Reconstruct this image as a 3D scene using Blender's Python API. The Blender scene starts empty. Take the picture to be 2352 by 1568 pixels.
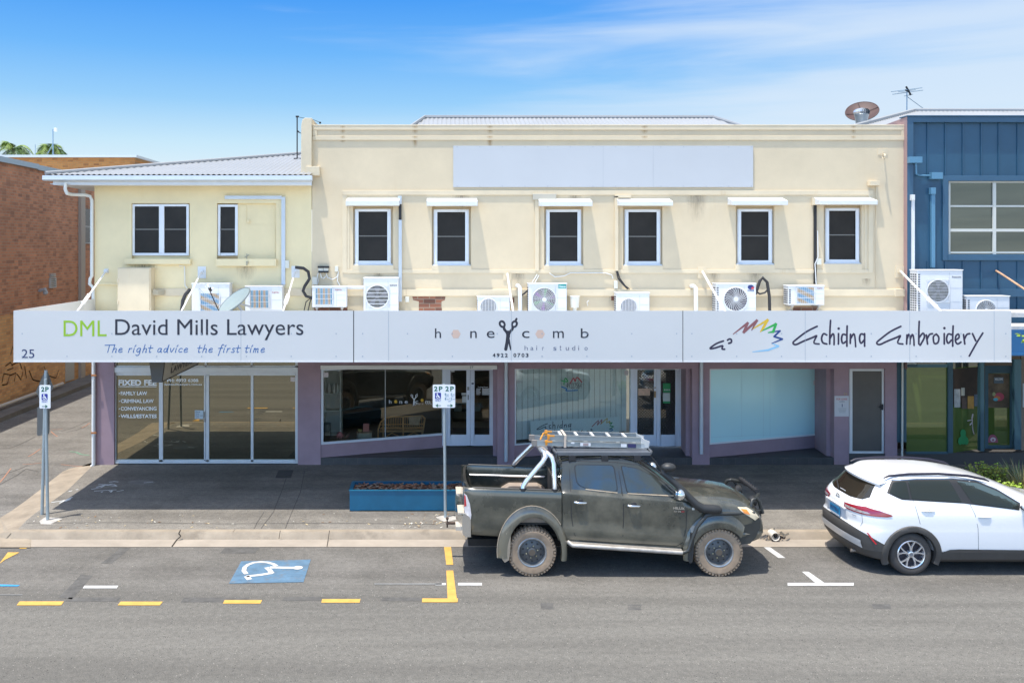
import bpy, bmesh, math, random
from mathutils import Vector, Matrix
random.seed(7)
R = math.radians
scene = bpy.context.scene
# ------------------------------------------------------------------ camera
VX, VY, FP, H = 1000.0, 570.0, 2050.0, 5.45      # vanishing point, focal length (px of a 2352 px wide picture), eye height
cd = bpy.data.cameras.new('camera'); cam = bpy.data.objects.new('camera', cd)
scene.collection.objects.link(cam); scene.camera = cam
cam.location = (0, 0, H); cam.rotation_euler = (R(90), 0, 0)
cd.sensor_width = 36; cd.lens = FP / 2352 * 36
cd.shift_x = (1176 - VX) / 2352; cd.shift_y = (VY - 784) / 2352
cd.clip_end = 6000; cd.clip_start = .1
# ------------------------------------------------------------------ sky + sun
SUNV = Vector((-.185, -.155, 1)).normalized()
EL = math.asin(SUNV.z); AZ = math.atan2(SUNV.x, SUNV.y)
w = bpy.data.worlds.new('World'); scene.world = w; w.use_nodes = True
nt = w.node_tree; nt.nodes.clear()
def N(t, k, **kw):
    n = t.nodes.new(k)
    for a, v in kw.items(): setattr(n, a, v)
    return n
def L(t, a, b): t.links.new(a, b)
out = N(nt, 'ShaderNodeOutputWorld'); bg = N(nt, 'ShaderNodeBackground'); L(nt, bg.outputs[0], out.inputs[0])
sky = N(nt, 'ShaderNodeTexSky', sky_type='NISHITA', sun_disc=False, sun_elevation=EL, sun_rotation=AZ, air_density=1.0, dust_density=.6, ozone_density=2.0)
bg.inputs[1].default_value = .15
tc = N(nt, 'ShaderNodeTexCoord'); sp = N(nt, 'ShaderNodeSeparateXYZ'); L(nt, tc.outputs['Generated'], sp.inputs[0])
ramp = N(nt, 'ShaderNodeValToRGB'); L(nt, sp.outputs[2], ramp.inputs[0])
EXPO = 1.35; SK = 1 / .15; KD = 2 ** -EXPO * .97      # the low sky is given as it looks at this exposure
cr = ramp.color_ramp
def setramp(cr, pts):
    while len(cr.elements) > 1: cr.elements.remove(cr.elements[-1])
    cr.elements[0].position = pts[0][0]; cr.elements[0].color = (*pts[0][1], 1)
    for p, c in pts[1:]:
        e = cr.elements.new(p); e.color = (*c, 1)
setramp(cr, [(0.0, (.92, .93, .93)), (.05, (.86, .93, .97)), (.08, (.76, .91, 1.0)), (.115, (.60, .84, 1.0)), (.16, (.33, .65, 1.0)), (.21, (.17, .50, 1.0)), (.27, (.075, .36, .96)), (.5, (.03, .20, .62))])
sc = N(nt, 'ShaderNodeVectorMath', operation='SCALE'); sc.inputs['Scale'].default_value = SK * KD
L(nt, ramp.outputs[0], sc.inputs[0])
hz = N(nt, 'ShaderNodeMapRange', interpolation_type='SMOOTHSTEP'); hz.inputs[1].default_value = .1; hz.inputs[2].default_value = -.6; hz.inputs[3].default_value = SK * KD; hz.inputs[4].default_value = SK * KD * 3.1   # added fill: unseen low sky behind the viewer, brightened for facade and awning shade
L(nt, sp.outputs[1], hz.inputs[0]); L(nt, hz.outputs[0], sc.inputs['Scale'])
mr = N(nt, 'ShaderNodeMapRange', interpolation_type='SMOOTHSTEP'); mr.inputs[1].default_value = .28; mr.inputs[2].default_value = .55
L(nt, sp.outputs[2], mr.inputs[0])
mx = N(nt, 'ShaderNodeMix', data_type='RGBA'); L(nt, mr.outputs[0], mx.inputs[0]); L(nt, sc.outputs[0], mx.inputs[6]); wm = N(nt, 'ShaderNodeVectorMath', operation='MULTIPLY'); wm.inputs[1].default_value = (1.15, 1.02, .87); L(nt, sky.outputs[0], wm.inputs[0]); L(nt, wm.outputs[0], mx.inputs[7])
# cirrus: noise over direction, stretched sideways, thicker towards +X
mp = N(nt, 'ShaderNodeMapping'); mp.inputs['Scale'].default_value = (1.7, 1.7, 17); mp.inputs['Rotation'].default_value = (0, R(8), 0); mp.inputs['Location'].default_value = (.35, .1, .55)
L(nt, tc.outputs['Generated'], mp.inputs[0])
nz = N(nt, 'ShaderNodeTexNoise'); nz.inputs['Scale'].default_value = 1.5; nz.inputs['Detail'].default_value = 6; nz.inputs['Roughness'].default_value = .5; nz.inputs['Distortion'].default_value = .35
L(nt, mp.outputs[0], nz.inputs[0])
add = N(nt, 'ShaderNodeMath', operation='MULTIPLY_ADD'); add.inputs[1].default_value = .72; L(nt, sp.outputs[0], add.inputs[0]); L(nt, nz.outputs[0], add.inputs[2])
cm = N(nt, 'ShaderNodeMapRange', interpolation_type='SMOOTHSTEP'); cm.inputs[1].default_value = .47; cm.inputs[2].default_value = .98; cm.inputs[4].default_value = .82
L(nt, add.outputs[0], cm.inputs[0])
mx2 = N(nt, 'ShaderNodeMix', data_type='RGBA'); L(nt, cm.outputs[0], mx2.inputs[0]); L(nt, mx.outputs[2], mx2.inputs[6])
mx2.inputs[7].default_value = (.74 * SK * KD, .86 * SK * KD, 1.0 * SK * KD, 1)
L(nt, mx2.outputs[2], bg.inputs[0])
sl = bpy.data.lights.new('sun', 'SUN'); so = bpy.data.objects.new('sun', sl); scene.collection.objects.link(so)
sl.energy = 2.3; sl.angle = R(.55); sl.color = (1, .94, .84)
so.rotation_euler = (-SUNV).to_track_quat('-Z', 'Y').to_euler(); so.location = (0, 0, 60)
scene.view_settings.view_transform = 'Standard'; scene.view_settings.look = 'None'
scene.view_settings.exposure = EXPO; scene.view_settings.gamma = 1
# ------------------------------------------------------------------ materials
MATS = {}
def mat(name, col, rough=.6, metal=0, var=0, vs=2.0, bump=0, bs=60, spec=.5, coat=0, stain=None):
    """principled surface, optional cloudy colour variation, dirt blotches and bump"""
    if name in MATS: return MATS[name]
    m = bpy.data.materials.new(name); m.use_nodes = True; t = m.node_tree
    p = t.nodes['Principled BSDF']
    p.inputs['Base Color'].default_value = (*col, 1); p.inputs['Roughness'].default_value = rough; p.inputs['Metallic'].default_value = metal
    p.inputs['Specular IOR Level'].default_value = spec; p.inputs['Coat Weight'].default_value = coat; p.inputs['Coat Roughness'].default_value = .04
    g = N(t, 'ShaderNodeNewGeometry')
    if var:
        n = N(t, 'ShaderNodeTexNoise'); n.inputs['Scale'].default_value = vs; n.inputs['Detail'].default_value = 7; n.inputs['Roughness'].default_value = .62
        L(t, g.outputs['Position'], n.inputs[0])
        r = N(t, 'ShaderNodeValToRGB'); setramp(r.color_ramp, [(.28, tuple(max(0, c * (1 - var)) for c in col)), (.72, tuple(min(1, c * (1 + var)) for c in col))])
        L(t, n.outputs[0], r.inputs[0]); src = r.outputs[0]
        if stain:
            n2 = N(t, 'ShaderNodeTexNoise'); n2.inputs['Scale'].default_value = stain[1]; n2.inputs['Detail'].default_value = 8; n2.inputs['Roughness'].default_value = .7
            mp = N(t, 'ShaderNodeMapping'); mp.inputs['Scale'].default_value = stain[3] if len(stain) > 3 else (1, 1, 1); L(t, g.outputs['Position'], mp.inputs[0]); L(t, mp.outputs[0], n2.inputs[0])
            q = N(t, 'ShaderNodeMapRange'); q.inputs[1].default_value = stain[2]; q.inputs[2].default_value = stain[2] + .16; L(t, n2.outputs[0], q.inputs[0])
            x = N(t, 'ShaderNodeMix', data_type='RGBA'); L(t, q.outputs[0], x.inputs[0]); L(t, src, x.inputs[6]); x.inputs[7].default_value = (*stain[0], 1); src = x.outputs[2]
        L(t, src, p.inputs['Base Color'])
    if bump:
        n = N(t, 'ShaderNodeTexNoise'); n.inputs['Scale'].default_value = bs; n.inputs['Detail'].default_value = 4; L(t, g.outputs['Position'], n.inputs[0])
        b = N(t, 'ShaderNodeBump'); b.inputs['Strength'].default_value = bump; b.inputs['Distance'].default_value = .01
        L(t, n.outputs[0], b.inputs['Height']); L(t, b.outputs[0], p.inputs['Normal'])
    MATS[name] = m; return m
def asphalt(name, c0, c1, fleck, fl=.5, band=None, stain=(.05, .048, .045)):
    m = bpy.data.materials.new(name); m.use_nodes = True; t = m.node_tree; p = t.nodes['Principled BSDF']
    p.inputs['Roughness'].default_value = .9; p.inputs['Specular IOR Level'].default_value = .25
    g = N(t, 'ShaderNodeNewGeometry')
    def noise(s, d=6, ro=.6, vec=None):
        n = N(t, 'ShaderNodeTexNoise'); n.inputs['Scale'].default_value = s; n.inputs['Detail'].default_value = d; n.inputs['Roughness'].default_value = ro
        L(t, vec or g.outputs['Position'], n.inputs[0]); return n.outputs[0]
    def mix(f, a, b, v=None):
        x = N(t, 'ShaderNodeMix', data_type='RGBA')
        if v: x.blend_type = v
        for s, i in ((f, 0), (a, 6), (b, 7)):
            if isinstance(s, tuple): x.inputs[i].default_value = (*s, 1)
            elif isinstance(s, float): x.inputs[i].default_value = s
            else: L(t, s, x.inputs[i])
        return x.outputs[2]
    def rng(v, a, b, lo=0., hi=1.):
        q = N(t, 'ShaderNodeMapRange'); q.interpolation_type = 'SMOOTHSTEP'
        for i, s in ((1, a), (2, b), (3, lo), (4, hi)): q.inputs[i].default_value = s
        L(t, v, q.inputs[0]); return q.outputs[0]
    s1 = noise(.8, 8, .65); col = mix(rng(s1, .3, .7), c0, c1)
    if band:        # worn, paler travelled lane nearer the middle of the road
        s = N(t, 'ShaderNodeSeparateXYZ'); L(t, g.outputs['Position'], s.inputs[0])
        ad = N(t, 'ShaderNodeMath', operation='MULTIPLY_ADD'); ad.inputs[1].default_value = .7; L(t, s1, ad.inputs[0]); L(t, s.outputs[1], ad.inputs[2])
        col = mix(rng(ad.outputs[0], band[0], band[1]), band[2], col)
    mpx = N(t, 'ShaderNodeMapping'); mpx.inputs['Scale'].default_value = (.10, 1.7, 1); L(t, g.outputs['Position'], mpx.inputs[0])
    ln = noise(1.0, 5, .55, mpx.outputs[0]); col = mix(.75, col, mix(rng(ln, .32, .68), (.82, .81, .80), (1.14, 1.13, 1.11)), 'MULTIPLY')   # worn streaks along the traffic
    md = noise(11, 4, .6); col = mix(.6, col, mix(rng(md, .3, .7), (.80, .80, .80), (1.18, 1.17, 1.16)), 'MULTIPLY')
    # fine aggregate grain
    mp = N(t, 'ShaderNodeMapping'); mp.inputs['Scale'].default_value = (1, 1, 1); L(t, g.outputs['Position'], mp.inputs[0])
    gr = noise(55, 3, .7, mp.outputs[0]); col = mix(.62, col, mix(rng(gr, .25, .75), (.45, .45, .45), (1.5, 1.48, 1.45)), 'MULTIPLY')
    v = N(t, 'ShaderNodeTexVoronoi'); v.inputs['Scale'].default_value = 46; L(t, g.outputs['Position'], v.inputs[0])
    sx = N(t, 'ShaderNodeSeparateColor'); L(t, v.outputs['Color'], sx.inputs[0])
    f1 = N(t, 'ShaderNodeMath', operation='GREATER_THAN'); f1.inputs[1].default_value = 1 - .032 * fl; L(t, sx.outputs[0], f1.inputs[0])
    f2 = N(t, 'ShaderNodeMath', operation='LESS_THAN'); f2.inputs[1].default_value = .33; L(t, v.outputs['Distance'], f2.inputs[0])
    f3 = N(t, 'ShaderNodeMath', operation='MULTIPLY'); L(t, f1.outputs[0], f3.inputs[0]); L(t, f2.outputs[0], f3.inputs[1])
    col = mix(f3.outputs[0], col, fleck)
    f4 = N(t, 'ShaderNodeMath', operation='LESS_THAN'); f4.inputs[1].default_value = .05 * fl; L(t, sx.outputs[1], f4.inputs[0])
    f5 = N(t, 'ShaderNodeMath', operation='MULTIPLY'); L(t, f4.outputs[0], f5.inputs[0]); L(t, f2.outputs[0], f5.inputs[1])
    col = mix(f5.outputs[0], col, (.022, .022, .024))
    # oil and rubber spots, rusty specks
    sp_ = noise(2.6, 9, .72); col = mix(rng(sp_, .66, .78, 0., .55), col, stain)
    mp2 = N(t, 'ShaderNodeMapping'); mp2.inputs['Location'].default_value = (9, 3, 1); L(t, g.outputs['Position'], mp2.inputs[0])
    ru = noise(5.5, 7, .7, mp2.outputs[0]); col = mix(rng(ru, .70, .78, 0., .5), col, (.09, .055, .035))
    L(t, col, p.inputs['Base Color'])
    b = N(t, 'ShaderNodeBump'); b.inputs['Strength'].default_value = .5; b.inputs['Distance'].default_value = .012; L(t, gr, b.inputs['Height']); L(t, b.outputs[0], p.inputs['Normal'])
    MATS[name] = m; return m
def brick(name, c1, c2, mortar, axis, scale=1.0, blot=None):
    m = bpy.data.materials.new(name); m.use_nodes = True; t = m.node_tree; p = t.nodes['Principled BSDF']; p.inputs['Roughness'].default_value = .85
    g = N(t, 'ShaderNodeNewGeometry'); s = N(t, 'ShaderNodeSeparateXYZ'); L(t, g.outputs['Position'], s.inputs[0])
    c = N(t, 'ShaderNodeCombineXYZ'); L(t, s.outputs[1 if axis == 'x' else 0], c.inputs[0]); L(t, s.outputs[2], c.inputs[1])
    b = N(t, 'ShaderNodeTexBrick'); L(t, c.outputs[0], b.inputs[0])
    b.inputs['Color1'].default_value = (*c1, 1); b.inputs['Color2'].default_value = (*c2, 1); b.inputs['Mortar'].default_value = (*mortar, 1)
    b.inputs['Scale'].default_value = scale; b.inputs['Brick Width'].default_value = .29; b.inputs['Row Height'].default_value = .105; b.inputs['Mortar Size'].default_value = .011; b.inputs['Bias'].default_value = -.15
    # a second, per-brick random tone: cells of the same grid give odd dark and purple bricks
    n = N(t, 'ShaderNodeTexNoise'); n.inputs['Scale'].default_value = .55; n.inputs['Detail'].default_value = 5; L(t, g.outputs['Position'], n.inputs[0])
    mp = N(t, 'ShaderNodeMapping'); mp.inputs['Scale'].default_value = (1 / .29, 1 / .105, 1); L(t, c.outputs[0], mp.inputs[0])
    wn = N(t, 'ShaderNodeTexWhiteNoise', noise_dimensions='2D'); fl = N(t, 'ShaderNodeVectorMath', operation='FLOOR'); L(t, mp.outputs[0], fl.inputs[0]); L(t, fl.outputs[0], wn.inputs['Vector'])
    q = N(t, 'ShaderNodeMapRange'); q.inputs[1].default_value = .70; q.inputs[2].default_value = 1.0; q.inputs[4].default_value = .75; L(t, wn.outputs['Value'], q.inputs[0])
    x = N(t, 'ShaderNodeMix', data_type='RGBA'); L(t, q.outputs[0], x.inputs[0]); L(t, b.outputs[0], x.inputs[6]); x.inputs[7].default_value = (*(blot or (.09, .045, .035)), 1)
    r = N(t, 'ShaderNodeMapRange'); r.inputs[1].default_value = .35; r.inputs[2].default_value = .65; r.inputs[3].default_value = .86; r.inputs[4].default_value = 1.14; L(t, n.outputs[0], r.inputs[0])
    mu = N(t, 'ShaderNodeVectorMath', operation='SCALE'); L(t, x.outputs[2], mu.inputs[0]); L(t, r.outputs[0], mu.inputs['Scale'])
    L(t, mu.outputs[0], p.inputs['Base Color'])
    bu = N(t, 'ShaderNodeBump'); bu.inputs['Strength'].default_value = .4; bu.inputs['Distance'].default_value = .01; bu.invert = True; L(t, b.outputs['Fac'], bu.inputs['Height']); L(t, bu.outputs[0], p.inputs['Normal'])
    MATS[name] = m; return m
def glass(name, refl, tint, fac, see, body=(.01, .01, .009), rough=.0):
    """window glass: mirror share fac (tint refl), rest splits into see-through (tint) and a dark film body"""
    m = bpy.data.materials.new(name); m.use_nodes = True; t = m.node_tree; t.nodes.clear()
    o = N(t, 'ShaderNodeOutputMaterial'); gl = N(t, 'ShaderNodeBsdfGlossy'); gl.inputs[0].default_value = (*refl, 1); gl.inputs['Roughness'].default_value = rough
    df = N(t, 'ShaderNodeBsdfDiffuse'); df.inputs[0].default_value = (*body, 1)
    tr = N(t, 'ShaderNodeBsdfTransparent'); tr.inputs[0].default_value = (*tint, 1)
    a = N(t, 'ShaderNodeMixShader'); a.inputs[0].default_value = see; L(t, df.outputs[0], a.inputs[1]); L(t, tr.outputs[0], a.inputs[2])
    fr = N(t, 'ShaderNodeFresnel'); fr.inputs[0].default_value = 1.5
    ad = N(t, 'ShaderNodeMath', operation='ADD', use_clamp=True); ad.inputs[1].default_value = fac; L(t, fr.outputs[0], ad.inputs[0])
    b = N(t, 'ShaderNodeMixShader'); L(t, ad.outputs[0], b.inputs[0]); L(t, a.outputs[0], b.inputs[1]); L(t, gl.outputs[0], b.inputs[2]); L(t, b.outputs[0], o.inputs[0])
    MATS[name] = m; return m
# ------------------------------------------------------------------ pixel rays on to real planes
def wx(px, Y): return (px - VX) * Y / FP
def wz(py, Y): return H - (py - VY) * Y / FP
def yz(py, z): return FP * (H - z) / (py - VY)          # depth at which a horizontal plane z shows at row py
def gp(px, py, z=0.0):
    Y = yz(py, z); return Vector((wx(px, Y), Y, z))
def fpt(px, py, Y): return Vector((wx(px, Y), Y, wz(py, Y)))
def vp(A, B):
    """points on the upright plane through plan points A, B"""
    n = (B[1] - A[1], -(B[0] - A[0]))
    def f(px, py, off=0):
        dx, dz = (px - VX) / FP, -(py - VY) / FP
        t = (n[0] * A[0] + n[1] * A[1]) / (n[0] * dx + n[1])
        v = Vector((dx * t, t, H + dz * t)); q = Vector((n[0], n[1], 0)).normalized()
        if q.y > 0: q = -q
        return v + q * off
    return f
# ------------------------------------------------------------------ mesh building
WO = {}
class MB:
    def __init__(s, T=None): s.v = []; s.f = []; s.mi = []; s.cur = 0; s.T = T
    def slot(s, i): s.cur = i; return s
    def add(s, vs, fs):
        b = len(s.v); s.v += [Vector(v) for v in vs]
        for f in fs: s.f.append([b + i for i in f]); s.mi.append(s.cur)
        return s
    def quad(s, a, b, c, d): return s.add([a, b, c, d], [(0, 1, 2, 3)])
    def box(s, x0, x1, y0, y1, z0, z1):
        x0, x1 = min(x0, x1), max(x0, x1); y0, y1 = min(y0, y1), max(y0, y1); z0, z1 = min(z0, z1), max(z0, z1)
        return s.add([(x, y, z) for z in (z0, z1) for x, y in ((x0, y0), (x1, y0), (x1, y1), (x0, y1))],
                     [(3, 2, 1, 0), (4, 5, 6, 7), (0, 1, 5, 4), (1, 2, 6, 5), (2, 3, 7, 6), (3, 0, 4, 7)])
    def pbox(s, x0, x1, y0, y1, Y, d):
        """box whose front face shows at picture columns x0-x1, rows y0-y1 when it stands at depth Y; d metres deep behind it"""
        return s.box(wx(x0, Y), wx(x1, Y), Y, Y + d, wz(y1, Y), wz(y0, Y))
    def prism(s, poly, ax, a, b):
        """extrude polygon; ax 'y': poly is (x,z); 'x': (y,z); 'z': (x,y)"""
        def P(p, q): return {'y': (p[0], q, p[1]), 'x': (q, p[0], p[1]), 'z': (p[0], p[1], q)}[ax]
        n = len(poly)
        return s.add([P(p, a) for p in poly] + [P(p, b) for p in poly],
                     [tuple(range(n))[::-1], tuple(range(n, 2 * n))] + [(i, (i + 1) % n, n + (i + 1) % n, n + i) for i in range(n)])
    def tube(s, pts, r, n=8, cap=True):
        pts = [Vector(p) for p in pts]; rs = r if isinstance(r, (list, tuple)) else [r] * len(pts)
        rings = []; prev = None
        for i, p in enumerate(pts):
            d = (pts[min(i + 1, len(pts) - 1)] - pts[max(i - 1, 0)]).normalized()
            if prev is None:
                u = d.orthogonal().normalized()
            else:
                u = prev - d * prev.dot(d); u = u.normalized() if u.length > 1e-6 else d.orthogonal().normalized()
            prev = u; v = d.cross(u)
            rings.append([p + (u * math.cos(2 * math.pi * k / n) + v * math.sin(2 * math.pi * k / n)) * rs[i] for k in range(n)])
        fs = []
        for i in range(len(pts) - 1):
            for k in range(n): fs.append((i * n + k, i * n + (k + 1) % n, (i + 1) * n + (k + 1) % n, (i + 1) * n + k))
        if cap: fs += [tuple(range(n))[::-1], tuple((len(pts) - 1) * n + k for k in range(n))]
        return s.add([v for r_ in rings for v in r_], fs)
    def lathe(s, prof, c, ax='y', n=32, close=False):
        """prof: (radius, along) pairs round an axis through c"""
        c = Vector(c); vs = []; m = len(prof)
        for k in range(n):
            a = 2 * math.pi * k / n; ca, sa = math.cos(a), math.sin(a)
            for r, h in prof:
                vs.append(c + Vector({'y': (r * ca, h, r * sa), 'z': (r * ca, r * sa, h), 'x': (h, r * ca, r * sa)}[ax]))
        fs = []
        for k in range(n):
            for j in range(m if close else m - 1):
                fs.append((k * m + j, k * m + (j + 1) % m, ((k + 1) % n) * m + (j + 1) % m, ((k + 1) % n) * m + j))
        return s.add(vs, fs)
    def disc(s, c, r, ax='y', n=20, rz=None):
        c = Vector(c); rz = rz or r
        return s.add([c + Vector({'y': (r * math.cos(t), 0, rz * math.sin(t)), 'z': (r * math.cos(t), rz * math.sin(t), 0), 'x': (0, r * math.cos(t), rz * math.sin(t))}[ax]) for t in (2 * math.pi * k / n for k in range(n))], [tuple(range(n))])
    def ball(s, c, rx, ry=None, rz=None, n=12, m=8):
        ry = ry or rx; rz = rz or rx; c = Vector(c); vs = []; fs = []
        for j in range(m + 1):
            th = math.pi * j / m
            for k in range(n): vs.append(c + Vector((rx * math.sin(th) * math.cos(2 * math.pi * k / n), ry * math.sin(th) * math.sin(2 * math.pi * k / n), rz * math.cos(th))))
        for j in range(m):
            for k in range(n): fs.append((j * n + k, j * n + (k + 1) % n, (j + 1) * n + (k + 1) % n, (j + 1) * n + k))
        return s.add(vs, fs)
    def slab(s, A, B, z0, z1, th, z0b=None):
        """upright slab along plan line A-B, th thick away from the street; z0b: bottom height at B"""
        A = Vector((A[0], A[1], 0)); B = Vector((B[0], B[1], 0)); d = (B - A).normalized(); n = Vector((-d.y, d.x, 0))
        if n.y < 0: n = -n
        b2 = z0 if z0b is None else z0b; o = n * th
        P = [A + Vector((0, 0, z0)), B + Vector((0, 0, b2)), B + Vector((0, 0, z1)), A + Vector((0, 0, z1))]
        return s.add(P + [p + o for p in P], [(0, 1, 2, 3), (7, 6, 5, 4), (0, 4, 5, 1), (1, 5, 6, 2), (2, 6, 7, 3), (3, 7, 4, 0)])
    def wall(s, x0, x1, z0, z1, Y, holes, depth=.12):
        xs = sorted({x0, x1, *[h[0] for h in holes], *[h[1] for h in holes]}); zs = sorted({z0, z1, *[h[2] for h in holes], *[h[3] for h in holes]})
        for i in range(len(xs) - 1):
            for j in range(len(zs) - 1):
                cx, cz = (xs[i] + xs[i + 1]) / 2, (zs[j] + zs[j + 1]) / 2
                if any(h[0] < cx < h[1] and h[2] < cz < h[3] for h in holes): continue
                s.quad((xs[i], Y, zs[j]), (xs[i + 1], Y, zs[j]), (xs[i + 1], Y, zs[j + 1]), (xs[i], Y, zs[j + 1]))
        for a, b, c, d in holes:
            e = Y + depth
            s.quad((a, Y, c), (a, e, c), (a, e, d), (a, Y, d)); s.quad((b, e, c), (b, Y, c), (b, Y, d), (b, e, d))
            s.quad((a, Y, d), (a, e, d), (b, e, d), (b, Y, d)); s.quad((a, e, c), (a, Y, c), (b, Y, c), (b, e, c))
        return s
    def each(s, name, mats, parent=None, **k):
        """build every loose piece as an object of its own"""
        p = list(range(len(s.v)))
        def f(i):
            while p[i] != i: p[i] = p[p[i]]; i = p[i]
            return i
        for fc in s.f:
            for j in fc[1:]: p[f(j)] = f(fc[0])
        g = {}
        for fc, mi in zip(s.f, s.mi): g.setdefault(f(fc[0]), []).append((fc, mi))
        res = []
        for fs in g.values():
            m = MB(s.T); ix = {}
            for fc, mi in fs:
                for i in fc:
                    if i not in ix: ix[i] = len(m.v); m.v.append(s.v[i])
                m.f.append([ix[i] for i in fc]); m.mi.append(mi)
            res.append(m.build(name, mats, parent, **k))
        return res
    def build(s, name, mats, parent=None, smooth=0, bevel=0, weld=True):
        if not isinstance(mats, (list, tuple)): mats = [mats]
        vs = [s.T @ v for v in s.v] if s.T is not None else s.v
        me = bpy.data.meshes.new(name)
        lo = Vector([min(v[i] for v in vs) for i in range(3)]); hi = Vector([max(v[i] for v in vs) for i in range(3)])
        o_ = Vector(((lo.x + hi.x) / 2, (lo.y + hi.y) / 2, lo.z))
        me.from_pydata([v - o_ for v in vs], [], s.f)
        for m in mats: me.materials.append(m)
        me.polygons.foreach_set('material_index', s.mi)
        ob = bpy.data.objects.new(name, me)
        bm = bmesh.new(); bm.from_mesh(me)
        if weld: bmesh.ops.remove_doubles(bm, verts=bm.verts, dist=1e-5)
        if smooth or bevel: bmesh.ops.recalc_face_normals(bm, faces=bm.faces)
        if bevel:
            ed = [e for e in bm.edges if len(e.link_faces) == 2 and e.calc_face_angle(0) > R(40)]
            bmesh.ops.bevel(bm, geom=ed, offset=bevel, segments=2, profile=.5, affect='EDGES', clamp_overlap=True)
        bm.to_mesh(me); bm.free()
        if smooth:
            me.polygons.foreach_set('use_smooth', [True] * len(me.polygons)); me.set_sharp_from_angle(angle=R(smooth))
        me.update(); scene.collection.objects.link(ob)
        place(ob, o_, parent); return ob
def place(ob, origin, parent):
    WO[ob.name] = origin.copy()
    if parent is not None: ob.parent = parent; ob.location = origin - WO[parent.name]
    else: ob.location = origin
def tag(o, label, cat, group=None, kind=None):
    if label: o['label'] = label
    if cat: o['category'] = cat
    if group: o['group'] = group
    if kind: o['kind'] = kind
    return o
def thing(name, label, cat, loc, group=None):
    o = bpy.data.objects.new(name, None); scene.collection.objects.link(o); o.empty_display_size = .2
    o.location = loc; WO[o.name] = Vector(loc); return tag(o, label, cat, group)
def struct(o): o['kind'] = 'structure'; return o
def text_mesh(txt, bold=0, shear=0, spacing=1.0):
    c = bpy.data.curves.new('t', 'FONT'); c.body = txt; c.resolution_u = 4; c.offset = bold; c.shear = shear; c.space_character = spacing; c.extrude = .004
    o = bpy.data.objects.new('t', c); scene.collection.objects.link(o)
    dg = bpy.context.evaluated_depsgraph_get(); me = bpy.data.meshes.new_from_object(o.evaluated_get(dg))
    V = [v.co.copy() for v in me.vertices]; Fc = [list(p.vertices) for p in me.polygons]
    bpy.data.objects.remove(o); bpy.data.curves.remove(c); bpy.data.meshes.remove(me); return V, Fc
def put(mb, txt, p00, p10, p01, off, bold=0, shear=0, spacing=1.0, th=.003):
    """text stretched to the parallelogram p00 (lower left), p10 (lower right), p01 (upper left); off lifts it off its surface"""
    V, Fc = text_mesh(txt, bold, shear, spacing)
    off = .0012 if off <= .007 else .0025; th = .0012
    x0, x1 = min(v.x for v in V), max(v.x for v in V); y0, y1 = min(v.y for v in V), max(v.y for v in V)
    u, v_ = p10 - p00, p01 - p00; n = u.cross(v_).normalized()
    return mb.add([p00 + u * ((v.x - x0) / (x1 - x0)) + v_ * ((v.y - y0) / (y1 - y0)) + n * (off + (th if v.z > 0 else 0)) for v in V], Fc)
def puts(mb, txt, x0, x1, y0, y1, P, off=.006, **k):
    return put(mb, txt, P(x0, y1), P(x1, y1), P(x0, y0), off, **k)
def strokes(mb, lines, r, P, off, n=6):
    """brush strokes: round tubes pressed flat on to plane P"""
    off = .0014 if off <= .007 else .0028
    for ln in lines:
        rr = r
        if isinstance(ln[0], (int, float)): rr = ln[0]; ln = ln[1:]
        pts = [P(*p) for p in ln]
        # Catmull-Rom so that writing curves
        q = []
        for i in range(len(pts) - 1):
            a, b, c, d = pts[max(i - 1, 0)], pts[i], pts[i + 1], pts[min(i + 2, len(pts) - 1)]
            for k in range(3):
                t = k / 3; q.append(.5 * ((2 * b) + (c - a) * t + (2 * a - 5 * b + 4 * c - d) * t * t + (3 * b - a - 3 * c + d) * t ** 3))
        q.append(pts[-1])
        u = (P(1000, 600) - P(900, 600)); v = P(900, 500) - P(900, 600); nrm = u.cross(v).normalized()
        b0 = len(mb.v); mb.tube(q, rr, n)
        for end in (q[0], q[-1]): mb.ball(end, rr, n=6, m=4)
        o0 = pts[0]
        for i in range(b0, len(mb.v)):
            h = (mb.v[i] - o0).dot(nrm); mb.v[i] = mb.v[i] - nrm * h + nrm * (off + .001 * (h / rr))
    return mb
# ================================================================== the street (setting)
F, YA, ZF = 21.95, 17.73, .13          # facade plane, awning fascia plane, footpath height
XL = wx(217, F); XR = wx(2080, F)      # ends of the cream building
A_road = asphalt('asphalt_road', (.122, .117, .108), (.165, .158, .147), (.33, .31, .27), .7, (13.9, 15.3, (.147, .142, .130)))
A_path = asphalt('asphalt_path', (.155, .146, .132), (.22, .208, .188), (.42, .34, .3), .3, None, (.07, .066, .06))
A_lane = asphalt('asphalt_lane', (.138, .133, .125), (.19, .183, .172), (.3, .28, .24), .4)
M_conc = mat('kerb_concrete', (.30, .25, .19), .9, var=.22, vs=2.2, bump=.35, bs=45, stain=((.20, .165, .125), 1.6, .54))
M_yel = mat('road_yellow', (.56, .33, .075), .8, var=.18, vs=6, bump=.3, stain=((.2, .17, .12), 7, .68))
M_whp = mat('road_white', (.50, .50, .49), .8, var=.15, vs=6, bump=.3, stain=((.2, .2, .19), 7, .66))
M_blp = mat('road_blue', (.088, .165, .245), .8, var=.25, vs=5, bump=.3, stain=((.13, .145, .16), 6, .53))
M_patch = mat('asphalt_dark', (.092, .088, .082), .9, var=.35, vs=6, bump=.4, stain=((.115, .112, .105), 9, .5))
def ground(name, m, polys, z, kind='structure'):
    mb = MB()
    for p in polys: mb.add([(x, y, z) for x, y in p], [tuple(range(len(p)))])
    o = mb.build(name, m); o['kind'] = kind; return o
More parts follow.
